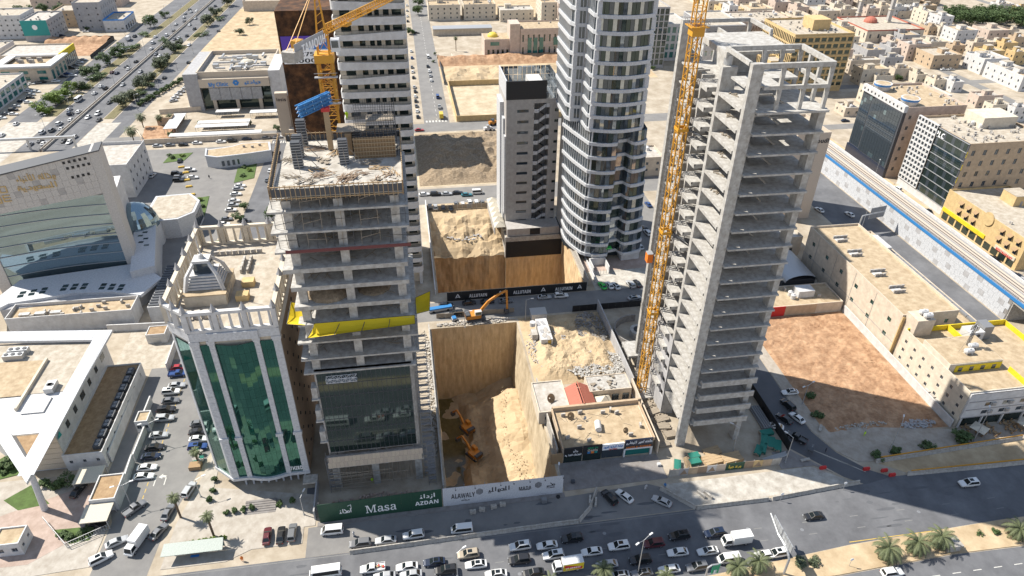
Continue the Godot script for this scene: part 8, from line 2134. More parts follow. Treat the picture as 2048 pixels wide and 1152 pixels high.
func palm_mesh(r: float,seed_: int) -> Array:
	var key := "palm%.1f_%d" % [r,seed_]
	if mesh_cache.has(key): return mesh_cache[key]
	var q := RandomNumberGenerator.new(); q.seed = seed_
	var s := S(); var dry := S()
	for i in 46:
		var a := i * 2.399 + q.randf() * 0.3; var lift := lerpf(1.25,-0.75,pow(i / 46.0,0.8)) + q.randf_range(-0.12,0.12)
		var len := r * q.randf_range(0.85,1.1); var d := V(cos(a),0,sin(a)); var side := V(-sin(a),0,cos(a))
		var pts := []; var p := Vector3.ZERO; var ang := lift
		for k in 8: pts.append(p); p += (d * cos(ang) + Vector3.UP * sin(ang)) * len / 7; ang -= 0.26
		var to := dry if i > 42 else s
		for k in 7:
			var p0: Vector3 = pts[k]; var p1: Vector3 = pts[k + 1]; var dir := (p1 - p0).normalized(); var up := side.cross(dir)
			to.quad(p0 - side * 0.03,p0 + side * 0.03,p1 + side * 0.03,p1 - side * 0.03)
			for j in 3:
				var o := p0.lerp(p1,j / 3.0); var ll := r * 0.2 * sin(PI * clampf((k + j / 3.0 + 0.6) / 8.0,0.05,1)) + 0.08
				for sg in [-1.0,1.0]:
					var tip: Vector3 = o + (side * sg * 0.8 + dir * 0.65 - up * 0.28).normalized() * ll
					to.tri(o - dir * 0.045 * r / 2,o + dir * 0.045 * r / 2,tip)
	mesh_cache[key] = [s.mesh(),dry.mesh()]
	return mesh_cache[key]

func palm(label: String,at: Vector3,h: float,r: float,seed_: int,group: String,called := "date_palm") -> void:
	var t := thing(called,label,"palm",at,seed_ * 1.3,group)
	var m := palm_mesh(r,seed_ % 3)
	var s := S()
	for k in 9: s.tube(V(0,h * k / 9,0),V(0,h * (k + 1) / 9 + 0.05,0),0.28,0.23,8)
	part("trunk",s,"bark",t)
	part("crown",m[0],"palm_leaf",t,V(0,h,0)); part("dry_fronds",m[1],"palm_dry",t,V(0,h - 0.3,0))

func leaf_mesh(kind: String,n: int,rad: Vector3,leaf: float,seed_: int) -> ArrayMesh:
	var key := kind + str(seed_)
	if mesh_cache.has(key): return mesh_cache[key]
	var q := RandomNumberGenerator.new(); q.seed = seed_ + 40
	var lobes := []
	for k in 9: lobes.append([V(q.randf_range(-0.62,0.62) * rad.x,q.randf_range(-0.45,0.6) * rad.y,q.randf_range(-0.62,0.62) * rad.z),q.randf_range(0.32,0.55)])
	var s := S()
	for i in n:
		var l: Array = lobes[i % 9]
		var d := V(q.randf_range(-1,1),q.randf_range(-1,1),q.randf_range(-1,1)).normalized()
		var p: Vector3 = l[0] + d * rad * l[1] * pow(q.randf(),0.35)
		var u := V(q.randf_range(-1,1),q.randf_range(-0.6,0.6),q.randf_range(-1,1)).normalized(); var w := u.cross(d + V(0.1,0.2,0)).normalized(); var z := leaf * q.randf_range(0.6,1.3)
		s.quad(p - u * z - w * z * 0.5,p + u * z * 0.2 - w * z * 0.7,p + u * z + w * z * 0.5,p - u * z * 0.2 + w * z * 0.7)
	mesh_cache[key] = s.mesh()
	return mesh_cache[key]

func tree(called: String,label: String,category: String,at: Vector3,size: Vector3,trunk: float,leaf: float,n: int,m: String,seed_: int,group: String) -> void:
	var t := thing(called,label,category,at,seed_ * 2.1,group)
	if trunk > 0.3:
		var s := S(); var top := V(0,trunk + size.y * 0.2,0)
		s.tube(Vector3.ZERO,V(0.1,trunk,0),0.2,0.14,7)
		for k in 4: var a := k * 1.7 + seed_; s.tube(V(0.1,trunk * 0.85,0),top + V(cos(a) * size.x * 0.4,size.y * 0.4,sin(a) * size.z * 0.4),0.1,0.03,5)
		part("trunk",s,"bark",t)
	var k := seed_ % 4
	var c := part("crown",leaf_mesh("%s%d" % [called,n],n,Vector3.ONE * 2.0,leaf * 2.0 / maxf(size.x,0.5),k),m,t,V(0,trunk + size.y * 0.6,0))
	c.scale = size / 2.0

func build_plants() -> void:
	# date palms on the median
	var i := 0
	for q in [[V(34.4,0,-85.4),2.2,3.0,"date palm in front of the jammed traffic right of the box truck"],[V(62.8,0,-81.3),3.0,3.4,"left one of the two date palms beside the green road sign"],[V(67.9,0,-82),3.0,3.4,"right one of the two date palms beside the green road sign"],[V(97.9,0,-81.1),2.6,4.2,"leftmost palm of the three clustered on the median"],[V(105.3,0,-81.6),2.6,4.0,"middle palm of the three clustered on the median"],[V(111.3,0,-82),2.8,3.9,"rightmost palm of the three clustered on the median"],[V(130.7,0,-81.6),2.4,3.8,"date palm on the median at the right picture edge"],[V(22.7,0,-84.4),2.0,2.6,"small date palm cut by the lower picture edge"],[V(47.3,0,-82),2.0,2.6,"low date palm left of the lamp post"]]:
		palm(q[3],q[0] + V(0,0.16,0),q[1],q[2],i,"date palms on the median"); i += 1
	for q in [[V(-58.3,0,-114.1),7.0,1.9,"tall thin palm beside the office street"],[V(-49.8,0,-107.8),7.0,1.9,"tall thin palm by the bus shelter"],[V(-57.9,0,-130.8),4.0,1.8,"short palm over the rubble skip by the green glass office"],[V(-133.7,0,-351.1),6.0,4.2,"big palm at the bare corner near the boulevard"],[V(-134.3,0,-370.1),6.0,3.6,"second big palm behind the bare corner"],[V(-126.4,0,-372.7),4.5,2.8,"left small palm near the brick hut"],[V(-122,0,-375),4.0,2.4,"right small palm near the brick hut"],[V(-87.3,0,-316.8),3.0,2.6,"palm inside the forecourt pavilion's corner"],[V(-66.4,0,-328.2),3.5,3.0,"palm by the crossing next to the formwork tower"],[V(59.1,0,-484.6),7,4.2,"left palm before the public building"],[V(68.7,0,-488.5),7,4.0,"middle palm before the public building"],[V(79.2,0,-483.6),7,4.0,"right palm before the public building"],[V(116.2,0,-484.5),6,3.4,"palm at the right end of the public building"],[V(38.3,0,-494.4),9,2.2,"thin palm left of the gold dome"]]:
		palm(q[3],q[0],q[1],q[2],i,"palms away from the median","palm_tree"); i += 1
	# boulevard trees
	var sites := [[[-153.6,-402.6],6.0,"d"],[[-152.2,-412.3],6.5,"d"],[[-151.6,-434.3],6.5,"d"],[[-151.6,-449.4],5.5,"d"],[[-150.8,-471.7],6.5,"d"],[[-150.3,-484.7],6.0,"d"],[[-152.9,-511.9],6.0,"d"],[[-152.1,-528.2],4.0,"d"],[[-144.3,-584.1],7.0,"d"],[[-144.2,-616.7],7.0,"d"],[[-141.9,-652.6],7.0,"d"],[[-191.6,-398.5],6.0,"b"],[[-190.5,-409.5],6.5,"b"],[[-190.4,-421.1],6.0,"b"],[[-190.0,-431.6],5.5,"b"],[[-187.7,-438.5],4.5,"d"],[[-190.2,-459.8],6.0,"f"],[[-186.9,-467.5],5.5,"f"],[[-187.4,-486.7],6.5,"f"],[[-185.1,-505.8],7.0,"f"],[[-185.6,-583.8],7.5,"f"],[[-183.2,-615.6],5.0,"f"],[[-55.9,-258.8],6.5,"f"],[[-68.7,-260.5],4.0,"f"],[[-68.1,-269.1],3.5,"f"],[[-115.9,-554.2],6.0,"d"],[[-113.3,-584.0],6.0,"d"],[[-279.4,-571.7],6.0,"f"],[[-297.9,-635.8],8.0,"f"],[[-291.5,-638.5],8.0,"f"],[[-281.3,-641.0],8.0,"f"],[[-269.6,-639.8],8.0,"f"],[[-255.7,-621.3],7.0,"f"],[[-256.8,-583.8],3.0,"f"],[[-228.7,-577.8],3.5,"f"],[[8.8,-543.8],6.0,"f"],[[16.5,-603.9],8.0,"f"],[[18.7,-636.7],8.0,"f"],[[23.2,-486.2],2.0,"f"],[[20.8,-468.7],2.0,"f"],[[-117.1,-354.2],3.0,"f"],[[-116.3,-378.7],2.5,"f"],[[-65.6,-356.7],3.5,"f"],[[-80.8,-367.1],2.5,"f"],[[-106.5,-370.2],2.4,"f"],[[161.2,-436.0],3.5,"f"],[[283.2,-395.7],4.0,"f"],[[310.2,-397.6],4.5,"f"],[[376.1,-541.2],5.0,"b"],[[116.6,-573.1],6.0,"f"]]
	i = 0
	for q in sites:
		var w: float = q[1]; var m: String = {"d": "foliage_dull","b": "foliage_bright","f": "foliage"}[q[2]]
		tree("street_tree","%s %s tree from the near end of %s" % [nth(i if i < 11 else (i - 11 if i < 22 else i - 22)),{"d": "greyish","b": "yellow green","f": "dark green"}[q[2]],"the boulevard's right strip" if i < 11 else ("the boulevard's left strip" if i < 22 else "the trees scattered between the far blocks")],"tree",V(q[0][0],0.1,q[0][1]),V(w * 0.62,w * 0.5,w * 0.62) * (1.35 if i < 22 else 1.0),w * 0.16,0.4,1500,m,i,"trees along the boulevard and side streets"); i += 1
	# the grove at the top right
	for k in 26:
		var x := 446.0 + (k % 9) * 7.6 + rng.randf_range(-2,2); var z := -512.0 - (k / 9) * 13 - rng.randf_range(0,6) - (k % 9) * 0.6
		tree("grove_tree","%s dark tree in the dense grove, row by row from near left" % nth(k),"tree",V(x,0,z),V(7,6.5,7) * rng.randf_range(0.8,1.1),3.0,0.5,1100,"foliage",k,"trees of the far grove")
	for k in 6: tree("grove_tree","%s tree of the clump at the right picture edge" % nth(k),"tree",V(493.3,0,-517.4) + V(k * 6 - 8,0,(k % 2) * 8.0),V(5.5,5,5.5),2.0,0.5,1100,"foliage",k,"trees of the far grove")
	# hedges,bushes
	i = 0
	for q in [[-92.6,-128.4,1.5],[-90.0,-127.0,1.7],[-87.4,-127.6,2.6],[-83.6,-112.8,1.2],[-81.4,-111.8,1.2],[-79.0,-112.2,1.3],[-77.6,-113.2,1.3],[-104,-135,2.2]]:
		tree("round_bush","%s clipped round bush from the left by the prow roof office" % nth(i),"bush",V(q[0],0.1,q[1]),V(q[2],q[2] * 0.8,q[2]),0.0,0.2,900,"foliage",i,"clipped bushes by the prow roof office"); i += 1
	i = 0
	for q in [V(107.1,0,-131.4),V(105.2,0,-123.7),V(118.6,0,-108.9),V(127.5,0,-109.4),V(138.5,0,-110.5),V(113.1,0,-108),V(126.8,0,-83.1),V(122.9,0,-83),V(78,0,-81.8),V(81.1,0,-81.9),V(185.6,0,-150.9)]:
		var w: float = [1.6,1.8,1.5,2.0,2.6,1.8,1.0,0.9,1.6,1.6,2.0][i]
		tree("verge_bush","%s low bush from the upper left along the right hand verges" % nth(i),"bush",q,V(w,w * 0.7,w),0.0,0.22,700,"foliage" if i != 8 and i != 9 else "foliage_dull",i,"bushes on the right hand verges"); i += 1
	i = 0
	for k in 9: tree("box_shrub","%s clipped box shrub along the planters of the green glass office" % nth(k),"bush",[V(-52.6,0,-124.1),V(-52.4,0,-120.6),V(-52.6,0,-117.9),V(-48.2,0,-113.7),V(-46.2,0,-113.8),V(-44.2,0,-113.9),V(-42.3,0,-114.2),V(-36.1,0,-114.2),V(-33.3,0,-114.8)][k] + V(0,0.1,0),V(0.8,0.9,0.8),0.0,0.16,500,"foliage",k,"box shrubs by the green glass office")
	for k in 12: tree("hedge_plant","%s hedge plant from the left behind the bus shelter" % nth(k),"bush",V(-55.5 + k * 0.75,0.1,-106.4 - k * 0.05),V(0.5,0.5,0.5),0.0,0.14,300,"foliage_bright",k,"hedge behind the bus shelter")
	for k in 14: tree("bed_shrub","%s shrub in the forecourt flower beds" % nth(k),"bush",[V(-88,0.1,-280),V(-86,0.1,-274),V(-88,0.1,-266),V(-85,0.1,-264),V(-89,0.1,-272),V(-75,0.1,-312),V(-72,0.1,-308),V(-74,0.1,-302),V(-110,0.1,-327),V(-106,0.1,-329),V(-73,0.1,-232),V(-75,0.1,-226),V(-74,0.1,-240),V(-112,0.1,-330)][k],V(1.4,1,1.4),0.0,0.2,500,"foliage" if k % 3 else "foliage_bright",k,"shrubs in the forecourt beds")
	for k in 16: tree("clinic_shrub","%s shrub from the top of the clinic's slanted hedge" % nth(k),"bush",V(-131.1,0,-451) + V(-k * 0.95,0,k * 3.1),V(1.8,1.6,1.8),0.4,0.3,500,"foliage",k,"clinic hedge shrubs")
	for k in 14: tree("strip_hedge","%s dense hedge clump from the near end of the boulevard strips" % nth(k),"bush",[V(-184.7,0,-455.2),V(-186.3,0,-438.3),V(-183.4,0,-460),V(-181.6,0,-527.5),V(-183.1,0,-518.9),V(-183.2,0,-558.6),V(-164.6,0,-538.7),V(-142.3,0,-554.2),V(-153.4,0,-477.4),V(-138.9,0,-602.7),V(-151.2,0,-421.7),V(-151,0,-441.6),V(-190.4,0,-415.3),V(-153,0,-520.6)][k],V(3.6,2.2,6.5),0.0,0.3,800,"foliage",k,"hedges on the boulevard strips")

func car_meshes(kind: int) -> Dictionary:
	if mesh_cache.has("car%d" % kind): return mesh_cache["car%d" % kind]
	# side stations of the lower body: x,underside,top,half width
	var B: Array; var cab: Array   # cab: base x0 x1 y half-width,roof x0 x1 y half-width
	var wx := [-1.4,1.42]; var wr := 0.33
	match kind:
		0: B = [[-2.38,0.45,0.72,0.66],[-2.28,0.32,0.92,0.84],[-1.5,0.24,0.98,0.9],[0.9,0.24,0.96,0.91],[1.9,0.28,0.84,0.87],[2.28,0.34,0.70,0.78],[2.4,0.42,0.58,0.62]]; cab = [-1.95,1.05,0.95,0.84,-1.2,0.2,1.46,0.62]
		1: B = [[-2.4,0.5,0.95,0.78],[-2.34,0.4,1.08,0.9],[-1.5,0.3,1.12,0.95],[0.9,0.3,1.10,0.95],[1.9,0.34,1.04,0.93],[2.35,0.4,0.9,0.84],[2.45,0.5,0.75,0.7]]; cab = [-2.3,1.15,1.08,0.9,-2.0,0.3,1.8,0.7]
		2: B = [[-2.7,0.5,1.0,0.88],[-2.6,0.4,1.05,0.94],[-1.0,0.36,1.05,0.95],[1.0,0.36,1.08,0.95],[2.1,0.38,1.02,0.93],[2.6,0.44,0.88,0.84],[2.7,0.5,0.75,0.72]]; cab = [-0.75,1.35,1.05,0.9,-0.5,0.55,1.78,0.7]; wx = [-1.65,1.65]; wr = 0.38
		3: B = [[-2.5,0.42,1.0,0.8],[-2.45,0.34,1.1,0.9],[-1.5,0.28,1.12,0.93],[1.2,0.28,1.12,0.93],[2.3,0.32,1.02,0.88],[2.5,0.4,0.8,0.74]]; cab = [-2.45,2.15,1.1,0.91,-2.35,1.3,2.05,0.8]
		4: B = [[1.3,0.5,1.3,0.95],[2.9,0.45,1.25,0.98],[3.3,0.5,1.0,0.9]]; cab = [1.35,3.2,1.25,0.96,1.5,2.8,2.4,0.85]; wx = [-2.0,2.2]; wr = 0.45
		_: B = [[-3.4,0.5,1.2,0.9],[-3.3,0.4,1.3,1.02],[3.1,0.4,1.3,1.02],[3.4,0.5,1.0,0.9]]; cab = [-3.3,3.2,1.28,1.02,-3.2,2.8,2.5,0.92]; wx = [-2.1,2.2]; wr = 0.42
	var body := S()
	var ring := func(q: Array) -> Array:
		var w: float = q[3]; var m: float = lerpf(q[1],q[2],0.5)
		return [V(q[0],q[1],w - 0.1),V(q[0],m,w),V(q[0],q[2] - 0.07,w - 0.05),V(q[0],q[2],w - 0.2),V(q[0],q[2],0.2 - w),V(q[0],q[2] - 0.07,0.05 - w),V(q[0],m,-w),V(q[0],q[1],0.1 - w)]
	var last: Array = ring.call(B[0])
	for k in range(1,7): body.tri(last[0],last[k + 1],last[k])
	for i in range(1,B.size()):
		var r: Array = ring.call(B[i])
		for k in 8: body.quad(last[k],r[k],r[(k + 1) % 8],last[(k + 1) % 8])
		last = r
	for k in range(1,7): body.tri(last[0],last[k],last[k + 1])
	var b0 := V(cab[0],cab[2],cab[3]); var b1 := V(cab[1],cab[2],cab[3]); var r0 := V(cab[4],cab[6],cab[7]); var r1 := V(cab[5],cab[6],cab[7])
	var mz := func(p: Vector3) -> Vector3: return V(p.x,p.y,-p.z)
	body.quad(b0,b1,r1,r0); body.quad(mz.call(b1),mz.call(b0),mz.call(r0),mz.call(r1)); body.quad(b1,mz.call(b1),mz.call(r1),r1); body.quad(mz.call(b0),b0,r0,mz.call(r0))
	var c1 := r0 + V(0.12,0.05,-0.1); var c2 := r1 + V(-0.12,0.05,-0.1)
	body.quad(c1,c2,mz.call(c2),mz.call(c1)); body.quad(r0,r1,c2,c1); body.quad(mz.call(r1),mz.call(r0),mz.call(c1),mz.call(c2)); body.quad(r1,mz.call(r1),mz.call(c2),c2); body.quad(mz.call(r0),r0,c1,mz.call(c1))
	if kind == 2: body.box(-2.6,-0.85,1.05,1.3,0.86,0.93); body.box(-2.6,-0.85,1.05,1.3,-0.93,-0.86); body.box(-2.66,-2.58,1.05,1.3,-0.93,0.93)
	# glass set a little proud of the cabin
	var pane := func(a: Vector3,b: Vector3,c: Vector3,d: Vector3,f: float) -> Shape:
		var m := (a + b + c + d) / 4; var n := (c - a).cross(d - b).normalized() * 0.015; var s := S()
		s.quad(m + (a - m) * f + n,m + (b - m) * f + n,m + (c - m) * f + n,m + (d - m) * f + n); return s
	var g := {"windscreen": pane.call(b1,mz.call(b1),mz.call(r1),r1,0.88),"side_window": pane.call(b0,b1,r1,r0,0.86),"side_window_far": pane.call(mz.call(b1),mz.call(b0),mz.call(r0),mz.call(r1),0.86)}
	if kind != 4: g["rear_window"] = pane.call(mz.call(b0),b0,r0,mz.call(r0),0.82)
	var w := S(); w.tube(V(0,0,-0.11),V(0,0,0.11),wr,wr,12)
	var rim := S(); rim.tube(V(0,0,-0.125),V(0,0,0.125),wr * 0.62,wr * 0.62,8)
	var f: Array = B[-1]; var e: Array = B[0]; var lamps := S(); var tail := S(); var lamp1 := []; var tail1 := []
	for z in [-1,1]:
		var l1 := S(); l1.cbox(V(f[0] - 0.14,f[2] - 0.02,z * (f[3] - 0.02)),V(0.3,0.14,0.22)); lamp1.append(l1.mesh())
		l1 = S(); l1.cbox(V(e[0] + 0.03,e[2] - 0.1,z * (e[3] - 0.08)),V(0.12,0.16,0.24)); tail1.append(l1.mesh())
		lamps.cbox(V(f[0] - 0.14,f[2] - 0.02,z * (f[3] - 0.02)),V(0.3,0.14,0.22)); tail.cbox(V(e[0] + 0.03,e[2] - 0.1,z * (e[3] - 0.08)),V(0.12,0.16,0.24))
	var d := {"body": body,"glass": g,"wheel": w.mesh(),"rim": rim.mesh(),"lamps": lamps,"tail": tail,"wx": wx,"wr": wr,"hw": B[1][3] - 0.1}
	# everything in one mesh of four surfaces for cars too far off to show their parts
	var am: ArrayMesh = body.mesh()
	var gl := S()
	for k in g: gl.v.append_array(g[k].v); gl.n.append_array(g[k].n)
	var dk := S()
	for x in wx:
		for z in [-1,1]: dk.tube(V(x,wr,z * d.hw - 0.1),V(x,wr,z * d.hw + 0.1),wr,wr,8)
	dk.v.append_array(tail.v); dk.n.append_array(tail.n)
	var cargo := S()
	if kind == 4: cargo.box(-3.3,1.25,0.8,3.1,-1.05,1.05); dk.box(-3.2,1.3,0.45,0.8,-0.5,0.5)
	for q in [gl,dk,cargo]:
		if q.v.size() == 0: continue
		var arr := []; arr.resize(Mesh.ARRAY_MAX); arr[Mesh.ARRAY_VERTEX] = q.v; arr[Mesh.ARRAY_NORMAL] = q.n; am.add_surface_from_arrays(Mesh.PRIMITIVE_TRIANGLES,arr)
	d["whole"] = am
	d["body"] = body.mesh(); d["lamps"] = lamp1; d["tail"] = tail1
	for k in g: g[k] = g[k].mesh()
	mesh_cache["car%d" % kind] = d
	return d

